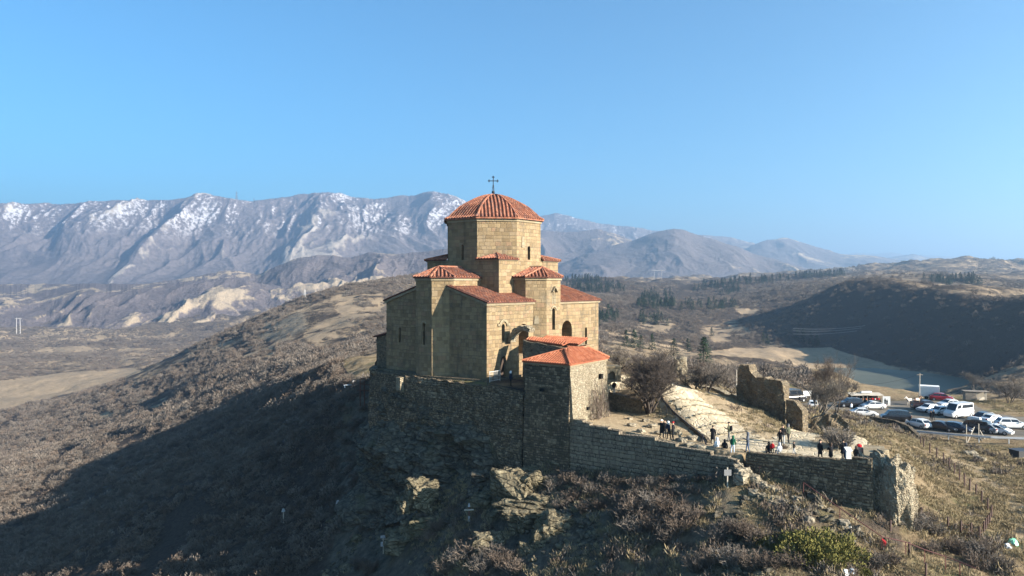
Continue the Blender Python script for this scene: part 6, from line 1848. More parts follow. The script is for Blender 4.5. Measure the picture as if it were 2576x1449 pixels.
M_HEAD = plain("headlamp", (0.55, 0.57, 0.60), 0.15, 0, 0.6)
M_TAIL = plain("tail_lamp", (0.25, 0.01, 0.01), 0.25, 0, 0.5)
M_PLATE = plain("number_plate", (0.6, 0.6, 0.6), 0.5)
M_PLAST = plain("black_plastic", (0.02, 0.02, 0.02), 0.7)
# length, width, height, bonnet height, belt height; cabin: windscreen foot, roof front, roof rear, rear glass foot (x from the middle)
KINDS = {
 "sedan": (4.6, 1.80, 1.45, 0.80, 0.95, 1.05, 0.35, -0.95, -1.75, 0.32),
 "hatch": (4.3, 1.76, 1.50, 0.84, 0.95, 1.25, 0.50, -1.25, -2.02, 0.31),
 "liftback": (4.5, 1.75, 1.49, 0.78, 0.95, 1.40, 0.35, -0.75, -2.10, 0.31),
 "suv": (4.7, 1.90, 1.72, 0.98, 1.08, 1.10, 0.45, -1.75, -2.20, 0.36),
 "minivan": (4.7, 1.80, 1.85, 0.98, 1.08, 1.55, 0.95, -1.95, -2.25, 0.33),
 "van": (5.5, 2.0, 2.55, 1.15, 1.30, 2.05, 1.30, -2.60, -2.72, 0.36),
 "pickup": (5.2, 1.90, 1.78, 1.05, 1.10, 1.35, 0.70, -0.75, -0.95, 0.38),
}
def make_car(kind, color, name):
    L, W, H, zh, zb, xf, xrf, xrr, xr, rw = KINDS[kind]
    hl = L / 2; w = W / 2
    root = thing(name, "", "car")
    # lower shell
    st = [(-hl, .42, zb * .78, .80), (-hl + .10, .30, zb * .94, .95), (-hl + .55, .24, zb, 1.0), (xr, .24, zb, 1.0), (0, .22, zb, 1.0), (xf, .24, zb - .02, 1.0), (xf + (hl - xf) * .55, .25, zh, .985), (hl - .22, .27, zh - .10, .93), (hl - .05, .32, zh - .24, .84), (hl, .40, zh - .34, .76)]
    if kind == "van": st[-3] = (hl - .22, .27, zh - .14, .95)
    mb = MB(); v = []
    for x, z0, z1, k in st:
        q = w * k
        v += [(x, -q * .90, z0), (x, -q, z0 + .18), (x, -q, z1 - .20), (x, -q * .955, z1 - .05), (x, -q * .86, z1), (x, q * .86, z1), (x, q * .955, z1 - .05), (x, q, z1 - .20), (x, q, z0 + .18), (x, q * .90, z0)]
    n = 10
    f = [(i * n + j, i * n + (j + 1) % n, (i + 1) * n + (j + 1) % n, (i + 1) * n + j) for i in range(len(st) - 1) for j in range(n)]
    f += [tuple(range(n - 1, -1, -1)), tuple((len(st) - 1) * n + j for j in range(n))]
    mb.add(v, f)
    # cabin
    wb, wr = w * .92, w * .74
    if kind == "van": wr = w * .88
    cz = zb - .03; zr = H - .05
    if kind == "pickup":
        pass
    ring = [(xf, wb, cz), (xrf, wr, zr - .03), ((xrf * .6 + xrr * .4), wr, H), (xrr, wr, zr - (.02 if kind != "liftback" else .06)), (xr, wb * .97, cz)]
    v = []
    for x, ww, z in ring: v += [(x, -ww, z), (x, ww, z)]
    for x in (xf, xr): pass
    f = [(2 * i, 2 * i + 1, 2 * i + 3, 2 * i + 2) for i in range(4)] + [(0, 2, 4, 6, 8), (9, 7, 5, 3, 1), (0, 8, 9, 1)]
    mb.add(v, f)
    if kind == "pickup":   # load bed walls
        for s in (-1, 1): mb.box((xr - hl) / 2, s * w * .9, zb + .16, hl + xr - .1, .09, .4)
        mb.box(-hl + .08, 0, zb + .16, .09, W * .85, .4)
    o = mb.build("body", PT[color], root)
    bm = bmesh.new(); bm.from_mesh(o.data); bmesh.ops.recalc_face_normals(bm, faces=bm.faces)
    bm.to_mesh(o.data); bm.free()
    # glass: thin panes set just proud of the cabin
    def pane(nm, quad):
        q = [Vector(p) for p in quad]; n_ = (q[1] - q[0]).cross(q[2] - q[0]).normalized(); c = sum(q, Vector()) / 4
        if n_.dot(c - Vector((0, 0, H * .5))) < 0: n_ = -n_
        m = MB(); m.add([p + n_ * .014 for p in q] + [p - n_ * .02 for p in q], [(0, 1, 2, 3), (7, 6, 5, 4), (0, 4, 5, 1), (1, 5, 6, 2), (2, 6, 7, 3), (3, 7, 4, 0)])
        ob = m.build(nm, M_GLASS, root); b_ = bmesh.new(); b_.from_mesh(ob.data); bmesh.ops.recalc_face_normals(b_, faces=b_.faces); b_.to_mesh(ob.data); b_.free()
    def lerp(a, b, t): return tuple(a[i] + (b[i] - a[i]) * t for i in range(3))
    A = lambda s: (xf, s * wb, cz); B = lambda s: (xrf, s * wr, zr - .03); Cc = lambda s: (xrr, s * wr, ring[3][2]); D = lambda s: (xr, s * wb * .97, cz)
    def quad4(a, b, c, d, i0=.10, i1=.90, j0=.08, j1=.92):
        bl = lambda u, v_: lerp(lerp(a, b, v_), lerp(d, c, v_), u)
        return [bl(i0, j0), bl(i1, j0), bl(i1, j1), bl(i0, j1)]
    pane("windscreen", quad4(A(-1), B(-1), B(1), A(1), .06, .94, .10, .95))
    pane("rear_window", quad4(D(-1), Cc(-1), Cc(1), D(1), .08, .92, .25, .92))
    for s in (-1, 1):
        side = (A(s), B(s), Cc(s), D(s))
        cuts = ((.04, .42), (.46, .93)) if kind not in ("van", "pickup") else (((.05, .26), (.32, .96)) if kind == "van" else ((.05, .48), (.52, .94)))
        for c0, c1 in cuts:
            a, b, c, d = side
            lo = lambda t: lerp(a, d, t); hi = lambda t: lerp(b, c, t)
            j0, j1 = (.16, .86) if kind != "van" else (.34, .82)
            q = [lerp(lo(c0), hi(c0), j0), lerp(lo(c1), hi(c1), j0), lerp(lo(c1), hi(c1), j1), lerp(lo(c0), hi(c0), j1)]
            pane("side_window", q)
    # wheels
    for x in (hl - .88, -hl + .82):
        for s in (-1, 1):
            m = MB()
            prof = [(rw * .60, -.10), (rw * .97, -.10), (rw, -.06), (rw, .06), (rw * .97, .10), (rw * .60, .10)]
            N = 16; v = [(r * math.cos(6.283 * k / N), y, r * math.sin(6.283 * k / N)) for r, y in prof for k in range(N)]
            m.add(v, [(i * N + k, i * N + (k + 1) % N, (i + 1) % 6 * N + (k + 1) % N, (i + 1) % 6 * N + k) for i in range(6) for k in range(N)])
            wh = m.build("wheel", M_TYRE, root, loc=(x, s * (w - .07), rw))
            m = MB(); v = [(0, s * .085, 0)] + [(rw * .60 * math.cos(6.283 * k / 10), s * (.075 if k % 2 else .055), rw * .60 * math.sin(6.283 * k / 10)) for k in range(10)]
            m.add(v, [(0, 1 + k, 1 + (k + 1) % 10) for k in range(10)])
            m.build("rim", M_RIM, wh)
    for s in (-1, 1):
        m = MB(); m.box(hl - .13, s * w * .68, zh - .24, .16, .36, .15, s * -.35); m.build("headlight", M_HEAD, root)
        m = MB(); m.box(-hl + .06, s * w * .76, zb * .86 if kind != "van" else 1.2, .10, .24, .20 if kind != "van" else .5); m.build("tail_light", M_TAIL, root)
        m = MB(); m.box(xf - .25, s * (w + .07), zb + .06, .10, .20, .14); m.build("mirror", PT[color] if color != "white" else M_PLAST, root)
    m = MB(); m.box(hl - .005, 0, .46, .03, .52, .11); m.build("number_plate", M_PLATE, root)
    m = MB(); m.box(-hl + .0, 0, .62, .03, .52, .11); m.build("number_plate", M_PLATE, root)
    m = MB(); m.box(hl - .06, 0, .56, .10, W * .62, .20); m.build("grille", M_PLAST, root)
    m = MB(); m.box(-hl + .05, 0, .36, .12, W * .80, .16); m.build("bumper", M_PLAST, root)
    if kind in ("suv", "minivan", "van"):
        for s in (-1, 1):
            m = MB(); m.tube([(xrf - .1, s * wr * .86, H + .05), (xrr + .2, s * wr * .86, H + .05)], .022, 5); m.build("roof_rail", M_PLAST, root)
    return root
_cars = {}
def car(kind, color, u, v, deg, label, Y=None, group=None, sc=1.0):
    key = (kind, color)
    names = {"van": "passenger_van", "minivan": "minivan", "suv": "parked_suv", "pickup": "pickup_truck"}
    if key not in _cars:
        o = _cars[key] = make_car(kind, color, names.get(kind, "parked_car"))
    else:
        o = dup(_cars[key])
    x, y, z = PZ(u, v, Z_CP) if Y is None else (P(u, v, Y)[0], Y, 0)
    o.location = (x, y, gz(x, y) + 0.075); o.rotation_euler = (0, 0, math.radians(deg)); o.scale = (sc,) * 3
    o['label'] = label; o['category'] = {"van": "van", "minivan": "minivan", "pickup": "pickup"}.get(kind, "car")
    if group: o['group'] = group
    return o
G = "vehicles in the car park"
car("liftback", "white", 2195, 1029, 180, "white hatchback seen side on in front of the market stalls", group=G)
car("sedan", "white", 2172, 1047, -12, "white car half hidden behind the low wall at the park's near left", group=G)
car("minivan", "black", 2252, 1059, 166, "black minivan with roof rails parked beside the low stone wall", group=G)
car("hatch", "white", 2312, 1076, 104, "white hatchback seen from behind near the guard rail's left end", group=G)
car("pickup", "maroon", 2331, 1031, -6, "dark maroon pickup left of the white sedans", group=G)
car("sedan", "white", 2388, 1024, 188, "white sedan farthest back in the cluster, behind the white van", group=G)
car("sedan", "white", 2337, 1036, 197, "white sedan in front of the dark pickup, left of its white neighbour", group=G)
car("hatch", "white", 2366, 1043, 196, "white car squeezed between the white sedan and white van", group=G)
car("van", "white", 2411, 1050, 203, "tall white passenger van with long dark side window", group=G)
car("hatch", "red", 2368, 1008, -24, "dark red hatchback parked in front of the white box trailer", group=G)
car("hatch", "grey", 2482, 1058, 18, "dark grey hatchback behind the white sedan at the park's right", group=G)
car("sedan", "white", 2500, 1064, 14, "white sedan between the dark grey hatchback and white SUV", group=G)
car("suv", "white", 2545, 1078, -10, "white SUV at the photo's right edge, largest in the right group", group=G)
car("sedan", "black", 2369, 1083, -52, "black sedan leftmost of the row along the guard rail", group=G)
car("hatch", "navy", 2406, 1086, -48, "dark blue hatchback second in the row along the guard rail", group=G)
rb = car("minivan", "grey", 2452, 1085, 128, "dark grey minivan under a white roof box beside the guard rail", group=G)
car("hatch", "silver", 2478, 1088, 118, "silver car tail toward the guard rail beside the roof box minivan", group=G)
car("liftback", "white", 2506, 1091, -50, "white hatchback nearest the guard rail facing right", group=G)
car("hatch", "white", 2046, 1027, 70, "small white car on the road left of the pale leafless tree", group=G)
car("van", "black", 1994, 1012, 20, "black passenger van half hidden behind the tall ruin", group=G)
car("suv", "black", 2139, 1024, 175, "dark SUV left of the market stalls behind the leafless trees", group=G)
def roof_box():
    mb = MB(); st = [(-.9, .25, .16), (-.75, .36, .30), (.3, .38, .36), (.8, .33, .26), (1.0, .22, .12)]
    v = []
    for x, w, h in st: v += [(x, -w, 0), (x, -w, h * .6), (x, -w * .7, h), (x, w * .7, h), (x, w, h * .6), (x, w, 0)]
    f = [(i * 6 + j, i * 6 + (j + 1) % 6, (i + 1) * 6 + (j + 1) % 6, (i + 1) * 6 + j) for i in range(4) for j in range(6)] + [(5, 4, 3, 2, 1, 0), tuple(24 + j for j in range(6))]
    mb.add(v, f); o = mb.build("roof_box", PT["white"]); m = rb.location
    o.location = (m.x, m.y, m.z + 1.92); o.rotation_euler = rb.rotation_euler
    tag(o, "white luggage box on the dark grey minivan's roof", "roof box")
roof_box()
# ------------------------------------------------------------------ street furniture and small things
M_WHITEP = plain("white_paint", (0.58, 0.58, 0.56), 0.6, 0, 0.3, 0.2)
M_GALV = plain("galvanised_steel", (0.34, 0.35, 0.36), 0.45, 0.6, 0.4)
M_BROWNP = plain("brown_painted_post", (0.045, 0.022, 0.017), 0.75)
M_REDP = plain("red_painted_pipe", (0.12, 0.042, 0.035), 0.6)
M_PALEW = plain("pale_wood", (0.36, 0.32, 0.26), 0.85)
M_TARP = plain("grey_plastic_cover", (0.40, 0.43, 0.46), 0.4, 0, 0.4, 0.3)
def put(name, label, cat, u, v, Y=None, group=None, rz=0.0, lift=0.0):
    p = gp(u, v, 45, 400) if Y is None else (P(u, v, Y)[0], Y, gz(P(u, v, Y)[0], Y))
    return thing(name, label, cat, (p[0], p[1], p[2] + lift), rz, group)
# guard rail of the car park
def guard_rail():
    pts = [PZ(u, v, -22.85) for u, v in ((2307, 1085), (2338, 1088), (2401, 1093), (2493, 1100), (2600, 1104))]
    root = thing("guard_rail", "long grey steel guard rail along the near edge of the car park", "guard rail", pts[0])
    L = lambda p: tuple(a - b for a, b in zip(p, pts[0]))
    mb = MB()
    for dz in (-.09, 0.0, .09): mb.tube([L((p[0], p[1], p[2] + dz)) for p in pts], 0.055, 6)
    mb.build("rail", M_GALV, root)
    cum = [0]
    for a, b in zip(pts[:-1], pts[1:]): cum.append(cum[-1] + math.dist(a, b))
    s = 0.3
    while s < cum[-1]:
        q = [np.interp(s, cum, [p[k] for p in pts]) for k in range(3)]
        mb = MB(); mb.box(*L((q[0], q[1] + .05, q[2] - .42)), .12, .12, 1.0); mb.build("post", M_GALV, root); s += 3.9
guard_rail()
# wire fence of rusty brown posts down the right slope
FP_ = [(2305,1093,.0),(2312,1106,0),(2334,1118,0),(2361,1127,0),(2379,1152,0),(2395,1172,0),(2408,1187,0),(2420,1204,0),(2432,1223,0),(2445,1240,0),(2461,1250,0),(2475,1269,0),(2490,1280,0),(2499,1290,0),(2507,1300,0),(2518,1312,0)]
z5 = lambda x, y: ((x / 2.2756 + 2900) / 1.5652, (y / 2.2756 + 1700) / 1.5652)
z4 = lambda x, y: ((x / 2.496 + 3000) / 1.5652, (y / 2.496 + 1400) / 1.5652)
fence = [(z4(1560, 870), 75), (z4(1590, 905), 95), (z4(1650, 960), 100), (z4(1718, 1010), 105), (z4(1785, 1060), 105), (z4(1842, 1110), 105), (z4(1892, 1165), 110), (z4(1942, 1225), 120), (z4(1990, 1285), 130), (z4(2043, 1325), 115), (z4(2105, 1372), 110), (z4(2160, 1440), 112)]
fence = [(p, h / 2.496 / 1.5652) for p, h in fence] + [(z5(x, y1), (y1 - y0) / 2.2756 / 1.5652) for x, y0, y1 in ((2195, 530, 630), (2250, 595, 700), (2285, 655, 765), (2270, 730, 820), (2253, 755, 840), (2235, 800, 870), (2217, 830, 900), (2178, 850, 965), (2102, 825, 915), (2012, 797, 910), (1895, 785, 860), (1657, 675, 785), (1530, 685, 780), (1380, 790, 895), (1548, 985, 1115), (1697, 1200, 1292))]
fpts = []
for (u, v), hp in fence:
    x, y, z = gp(u, v, 45, 125); h = max(0.9, min(1.9, hp / FP * y))
    mb = MB(); mb.box(0, 0, h / 2 - .1, .11, .11, h + .2, 0.3)
    o = mb.build("fence_post", M_BROWNP, loc=(x, y, z))
    tag(o, "rusty brown steel fence post standing on the dry grass slope below the car park", "fence post", "fence posts down the right slope")
    fpts.append((x, y, z + h))
def fence_wire():
    for lvl, lab in ((0.12, "upper thin wire strung along the brown fence posts"), (0.55, "lower thin wire strung along the brown fence posts")):
        mb = MB(); pts = []
        for a, b in zip(fpts[:23], fpts[1:23]):
            for k in range(4):
                t = k / 4; pts.append(tuple(a[i] + (b[i] - a[i]) * t for i in range(2)) + (a[2] + (b[2] - a[2]) * t - lvl - .10 * math.sin(math.pi * t),))
        mb.tube(pts, .010, 3); o = mb.build("fence_wire", M_RUST); tag(o, lab, "wire", "fence wires")
fence_wire()
# red pipe handrail down the slope
def red_rail():
    b = [z5(600, 565), z5(925, 800), z5(1300, 1060), z5(1515, 1110), z5(1685, 1180), z5(1872, 1242), z5(2000, 1292)]
    g = [gp(u, v, 45, 75) for u, v in b]
    root = thing("handrail", "long rusty red pipe handrail descending the slope below the terrace wall", "handrail", g[0])
    L = lambda p, dz: (p[0] - g[0][0], p[1] - g[0][1], p[2] - g[0][2] + dz)
    tops = [L(p, 1.0) for p in g] + [L(gp(*z5(2140, 1292 + 60), 40, 75), 1.0)]
    mb = MB(); mb.tube(tops, .035, 6); mb.build("rail", M_REDP, root)
    for p in g: mb = MB(); mb.tube([L(p, -.2), L(p, 1.0)], .03, 5); mb.build("post", M_REDP, root)
    r = MB(); q = g[2]; rr_ = random.Random(2)
    for k in range(6):
        a = Vector((0, 0, .85)); e = Vector((.22 + rr_.uniform(-.1, .1), -.05, .5 + rr_.uniform(-.15, .1)))
        n_ = Vector((0, .03, .05)); r.add([a - n_, a + n_, e + n_ * 1.6, e - n_ * 1.6], [(0, 1, 2, 3)]); r.add([a, e, e + Vector((.1, .08, -.15))], [(0, 1, 2)])
    o = r.build("red_cloth", CL["darkred"], loc=q); tag(o, "red cloth tied to the red pipe handrail", "cloth")
red_rail()
def short_rail():
    p = gp(*z5(205, 395), 50, 80); root = thing("handrail", "short red handrail piece at the left foot of the terrace wall", "handrail", p)
    mb = MB(); mb.tube([(0, 0, .8), (1.1, .2, .55)], .03, 6); mb.build("rail", M_REDP, root)
    for x, z in ((0, .8), (1.1, .55)): mb = MB(); mb.tube([(x, .18 * x, -.2), (x, .18 * x, z)], .028, 5); mb.build("post", M_REDP, root)
short_rail()
# railings by the church door
def railing(name, label, pts, h, mat, gap=.14):
    root = thing(name, label, "railing", pts[0]); L = lambda p, dz=0: (p[0] - pts[0][0], p[1] - pts[0][1], p[2] - pts[0][2] + dz)
    for dz in (h, .12):
        mb = MB(); mb.tube([L(p, dz) for p in pts], .025, 5); mb.build("rail", mat, root)
    mb = MB()
    for a, b in zip(pts[:-1], pts[1:]):
        n = max(1, int(math.dist(a, b) / gap))
        for k in range(n + 1):
            q = [a[i] + (b[i] - a[i]) * k / n for i in range(3)]; mb.tube([L(q, .12), L(q, h)], .011, 4, cap=False)
    mb.build("bars", mat, root)
    for p in (pts[0], pts[-1]): mb = MB(); mb.tube([L(p, -.1), L(p, h + .08)], .03, 5); mb.build("post", mat, root)
def cp3(r, l, z): x, y = ch(r, l); return (x, y, z)
railing("metal_railing", "pale metal gate railing beside the church's dark doorway", [cp3(9.2, 9.6, -11.15), cp3(9.2, 11.4, -11.15)], 1.15, M_WHITEP)
railing("metal_railing", "black metal railing along the ledge between church and gatehouse", [cp3(10.4, 13.2, -11.15), cp3(13.0, 13.25, -11.25), cp3(15.6, 13.3, -11.4)], 1.1, M_IRON)
# rusty viewing frame fixed to the rock at left
def frame():
    o = P(906, 952, 98); root = thing("metal_scaffold", "rusty metal lattice frame sticking out left of the church wall", "frame", o)
    Q = lambda u, v, Y: tuple(a - b for a, b in zip(P(u, v, Y), o))
    M = [((906, 953, 98), (906, 1022, 98)), ((916, 957, 98.4), (917, 1020, 98.4)), ((930, 949, 100), (938, 1005, 100)), ((947, 951, 101), (947, 985, 101)), ((936, 952, 99), (939, 1000, 99))]
    for a, b in M: mb = MB(); mb.tube([Q(*a), Q(*b)], .07, 5); mb.build("post", M_RUST, root)
    for a, b in (((906, 953, 98), (953, 962, 99)), ((906, 953, 98), (930, 949, 100)), ((930, 949, 100), (956, 947, 102)), ((899, 981, 98), (945, 984, 99)), ((928, 951, 100), (953, 956, 101)), ((906, 965, 98), (953, 972, 99))):
        mb = MB(); mb.tube([Q(*a), Q(*b)], .055, 5); mb.build("beam", M_RUST, root)
frame()
def bench():
    root = put("white_bench", "small white bench on the grass shelf left of the metal frame", "bench", 880, 974, None, None, 0.5)
    mb = MB(); mb.box(0, 0, .45, 2.4, .5, .10); mb.build("seat", M_WHITEP, root)
    mb = MB(); mb.box(.9, .25, .85, .7, .08, .8); mb.build("backrest", M_WHITEP, root)
    for s in (-1, 1): mb = MB(); mb.box(s * 1.0, 0, .2, .12, .45, .42); mb.build("leg", M_WHITEP, root)
bench()
# sign posts and crosses on the slope
M_GREYW = plain("dull_white", (0.30, 0.31, 0.32), 0.7)  # white toned down to grey
def signpost(u, v, Y, h, label, kind):
    root = put("sign_post", label, "sign post", u, v, Y)
    mb = MB(); mb.box(0, 0, h / 2 - .15, .09, .09, h + .3); mb.build("post", M_REDP if kind == "red" else M_PALEW, root)
    if kind == "white":
        mb = MB(); mb.box(0, -.06, h - .15, .55, .04, .28, 0.3); mb.build("panel", M_GREYW, root)
        mb = MB(); mb.box(-.1, -.06, h * .52, .32, .04, .5, 0.1); mb.build("panel", M_GREYW, root)
        mb = MB(); mb.box(.1, -.06, h * .8, .5, .05, .08, .2); mb.build("crossbar", M_PALEW, root)
    if kind == "red":
        mb = MB(); mb.box(0, -.07, h * .68, .95, .07, .11, .15); mb.build("crossbar", M_PALEW, root)
        mb = MB(); mb.box(0, -.07, h - .08, .26, .05, .4, 0.15, tx=.3); mb.build("cap", M_GREYW, root)
        mb = MB(); mb.box(0, -.005, .3, .2, .14, .55); mb.build("footing", M_GREYW, root)
    if kind == "panel":
        mb = MB(); mb.box(0, -.07, h - .42, .6, .04, .5, 0.0); mb.build("panel", plain("grey_panel", (0.16, 0.16, 0.16), 0.6), root)
    if kind == "rag":
        mb = MB(); mb.box(0, -.05, h - .2, .5, .06, .45, 0.4, tx=.5); mb.build("rag", M_GREYW, root)
signpost(964, 1320, 78.5, 2.0, "pale wooden post with small white panels on the dark cliff foot", "white")
signpost(1180, 1350, 73.0, 1.8, "red wooden cross with white tip below the church cliff", "red")
signpost(850, 1265, 92.0, 1.7, "pale post with fluttering grey rag on the shaded left slope", "rag")
signpost(713, 1315, 100.0, 2.0, "small white board on a thin post, farthest left on shaded slope", "rag")
signpost(1830, 1232, 61.3, 1.7, "grey notice panel on a post below the stepped wall's broken end", "panel")
# terrace furniture
def lectern():
    root = put("information_stand", "white information stand with slanted panel on the terrace", "information stand", 2134, 1164, 59.9, None, 0.1, 0.25)
    mb = MB(); mb.box(0, 0, .55, .42, .16, 1.1, tx=.9); mb.build("pedestal", M_WHITEP, root)
    mb = MB(); mb.add([(-.26, -.18, 1.08), (.26, -.18, 1.08), (.26, .18, 1.30), (-.26, .18, 1.30), (-.26, -.18, 1.02), (.26, -.18, 1.02), (.26, .18, 1.24), (-.26, .18, 1.24)], [(0, 1, 2, 3), (7, 6, 5, 4), (0, 4, 5, 1), (1, 5, 6, 2), (2, 6, 7, 3), (3, 7, 4, 0)])
    mb.build("panel", M_WHITEP, root)
lectern()
def telescope():
    root = put("covered_telescope", "viewing telescope wrapped in grey plastic at the terrace corner", "telescope", 2192, 1148, 62.5, None, 0.4)
    for k in range(3):
        a = k * 2.094; mb = MB(); mb.tube([(.30 * math.cos(a), .30 * math.sin(a), 0), (.06 * math.cos(a), .06 * math.sin(a), 1.15)], .035, 5); mb.build("leg", M_PALEW, root)
    mb = MB(); r_ = random.Random(3); prof = [(.20, 1.05), (.34, 1.15), (.40, 1.32), (.30, 1.55), (.18, 1.75), (.10, 1.9), (.03, 2.0)]
    v = [(r * (1 + .22 * r_.uniform(-1, 1)) * math.cos(6.283 * k / 10), r * .8 * (1 + .22 * r_.uniform(-1, 1)) * math.sin(6.283 * k / 10), z) for r, z in prof for k in range(10)]
    mb.add(v, [(i * 10 + k, i * 10 + (k + 1) % 10, (i + 1) * 10 + (k + 1) % 10, (i + 1) * 10 + k) for i in range(6) for k in range(10)])
    mb.build("cover", M_TARP, root)
telescope()
def block():
    x, y, _ = P(2176, 1118, 66.5); mb = MB(); mb.box(0, 0, .15, 1.7, 4.6, .32, -0.44); o = mb.build("stone_bench", M_CORN, loc=(x - .3, y - 2.3, Z_TE)); tag(o, "long low grey stone block along the terrace's right side", "stone bench")
    r = MB(); r.lathe([(.18, 0), (.26, .08), (.22, .2), (.06, .27)], n=8); o = r.build("red_bag", CL["red"], loc=(x - .95, y - .9, Z_TE + .31)); tag(o, "small red bag left on the stone block at the terrace corner", "bag")
    x, y, z = P(2221, 1160, 63.5); z = gz(x, y)
    m = MB(); r_ = random.Random(6); prof = [(.56, -.3), (.54, .5), (.52, 1.2), (.50, 2.0), (.47, 2.35), (.40, 2.42)]
    v = [(r * (1 + .06 * r_.uniform(-1, 1)) * math.cos(6.283 * k / 14), r * (1 + .06 * r_.uniform(-1, 1)) * math.sin(6.283 * k / 14), zz) for r, zz in prof for k in range(14)]
    m.add(v, [(i * 14 + k, i * 14 + (k + 1) % 14, (i + 1) * 14 + (k + 1) % 14, (i + 1) * 14 + k) for i in range(5) for k in range(14)] + [tuple(70 + k for k in range(14))])
    top = z_at(1130, 63.5)
    o = m.build("stone_pillar", M_CORN, loc=(x, y, top - 2.42)); tag(o, "round tan stone pillar stump behind the terrace corner", "pillar")
block()
# litter
def bag(u, v, Y, s, label, mat, seed):
    p = gp(u, v, 45, 110); r_ = random.Random(seed); m = MB(); N = 9
    prof = [(.12, 0), (.40, .05), (.46, .22), (.30, .45), (.34, .62), (.10, .72)]
    v_ = [(r * (1 + .4 * r_.uniform(-1, 1)) * math.cos(6.283 * k / N) * s, r * (1 + .4 * r_.uniform(-1, 1)) * math.sin(6.283 * k / N) * s, (z + .08 * r_.uniform(-1, 1)) * s) for r, z in prof for k in range(N)]
    m.add(v_, [(i * N + k, i * N + (k + 1) % N, (i + 1) * N + (k + 1) % N, (i + 1) * N + k) for i in range(5) for k in range(N)] + [tuple(45 + k for k in range(N))])
    o = m.build("plastic_bag", mat, loc=p); tag(o, label, "plastic bag", "litter on the slope")
bag(2126, 1446, 0, .55, "crumpled white plastic bag at the bottom edge, left of two", M_WHITEP, 1)
bag(2142, 1444, 0, .55, "crumpled white plastic bag at the bottom edge, right of two", M_TARP, 2)
bag(2548, 1372, 0, .75, "pale green plastic bag caught on the right slope", plain("green_film", (0.20, 0.52, 0.34), 0.4), 3)
bag(2534, 1380, 0, .55, "white plastic scrap beside the pale green bag", M_WHITEP, 4)
bag(2135, 1327, 0, .45, "pale round plastic scrap by the red handrail", M_WHITEP, 5)
# timber frame by the guard rail
def timber():
    o = gp(2433, 1113, 60, 140); root = thing("timber_frame", "four leaning pale poles of an empty sign frame before the guard rail", "sign frame", o)
    Y = o[1]
    for nm, a, b in (("post", (2431, 1113), (2431, 1068)), ("brace", (2433, 1113), (2451, 1074)), ("post", (2462, 1108), (2462, 1066)), ("brace", (2487, 1120), (2465, 1082)), ("brace", (2471, 1106), (2462, 1096))):
        A = P(a[0], a[1] + 2, Y); B = P(b[0], b[1], Y + (0 if nm == "post" else 1.2)); mb = MB()
        mb.tube([tuple(p - q for p, q in zip(A, o)), tuple(p - q for p, q in zip(B, o))], .07, 5); mb.build(nm, M_PALEW, root)
timber()
for k, (u, v, s, lab) in enumerate(((2440, 1144, 1.1, "dark boulder on the grass slope below the guard rail"), (2455, 1150, .7, "small stone right of the dark boulder below the guard rail"), (2468, 1156, .8, "flat stone lowest of three below the guard rail"), (2222, 1061, .0, ""), (2173, 1059, .5, "white stone on the grass near the low square ruin"), (2191, 1060, .6, "tan stone slab beside the white stone near the low square ruin"))):
    if not s: continue
    p = gp(u, v, 70, 130); o = rock("boulder", p, (s * 1.4, s, s * .8), M_ROCK, seed=160 + k, sub=3, rz=k); tag(o, lab, "boulder")
def dark_hut():
    root = put("storage_box", "dark flat topped box at the photo's right edge below the guard rail", "box", 2566, 1152, None, None, 0.2)
    mb = MB(); mb.box(0, 0, .5, 2.0, 1.6, 1.2); mb.build("box", M_PLAST, root)
    mb = MB(); mb.box(0, 0, 1.13, 2.2, 1.8, .07); mb.build("lid", plain("dark_lid", (0.03, 0.035, 0.045), 0.6), root)
dark_hut()
# ---- beyond the car park
def trailer():
    x, y, z = P(2337, 1004, 149); z = gz(x, y); root = thing("box_trailer", "white ribbed box trailer on wheels behind the red hatchback", "trailer", (x, y, z), math.radians(-28))
    mb = MB(); mb.box(0, 0, 1.65, 3.6, 2.3, 2.1)
    for k in range(9): mb.box(-1.7 + k * .425, 0, 1.65, .06, 2.36, 2.0)
    mb.build("box", M_WHITEP, root)
    mb = MB(); mb.box(0, 0, .52, 3.7, 1.2, .16); mb.box(2.3, 0, .52, 1.3, .12, .12); mb.build("chassis", M_PLAST, root)
    mb = MB(); mb.box(1.9, 0, .95, .5, 2.1, .7); mb.build("front_rack", M_GALV, root)
    for s in (-1, 1):
        for xx in (-.5, .5):
            mb = MB(); mb.tube([(xx, s * .95, .36), (xx, s * 1.15, .36)], .36, 12); mb.build("wheel", M_TYRE, root)
trailer()
def shed():
    x, y, z = P(2452, 1009, 150); z = gz(x, y); root = thing("wooden_shed", "small grey plank shed with open front beyond the car park", "shed", (x, y, z - .1), -0.25)
    mb = MB(); mb.box(-1.0, 0, .95, 1.9, 1.6, 1.9); mb.build("cabin", M_WOOD, root)
    mb = MB()
    for xx in (.1, 1.6, 1.85): mb.box(xx, -.7, .95, .22, .1, 1.9)
    mb.box(.9, .75, .95, 2.0, .08, 1.9); mb.build("planks", M_PALEW, root)
    mb = MB(); mb.box(0.1, 0, 1.98, 4.6, 2.0, .09); mb.build("roof", M_WOOD, root)
    mb = MB(); mb.box(.95, -.95, .45, 1.1, .06, .9, .3); mb.build("leaning_board", M_PALEW, root)
shed()
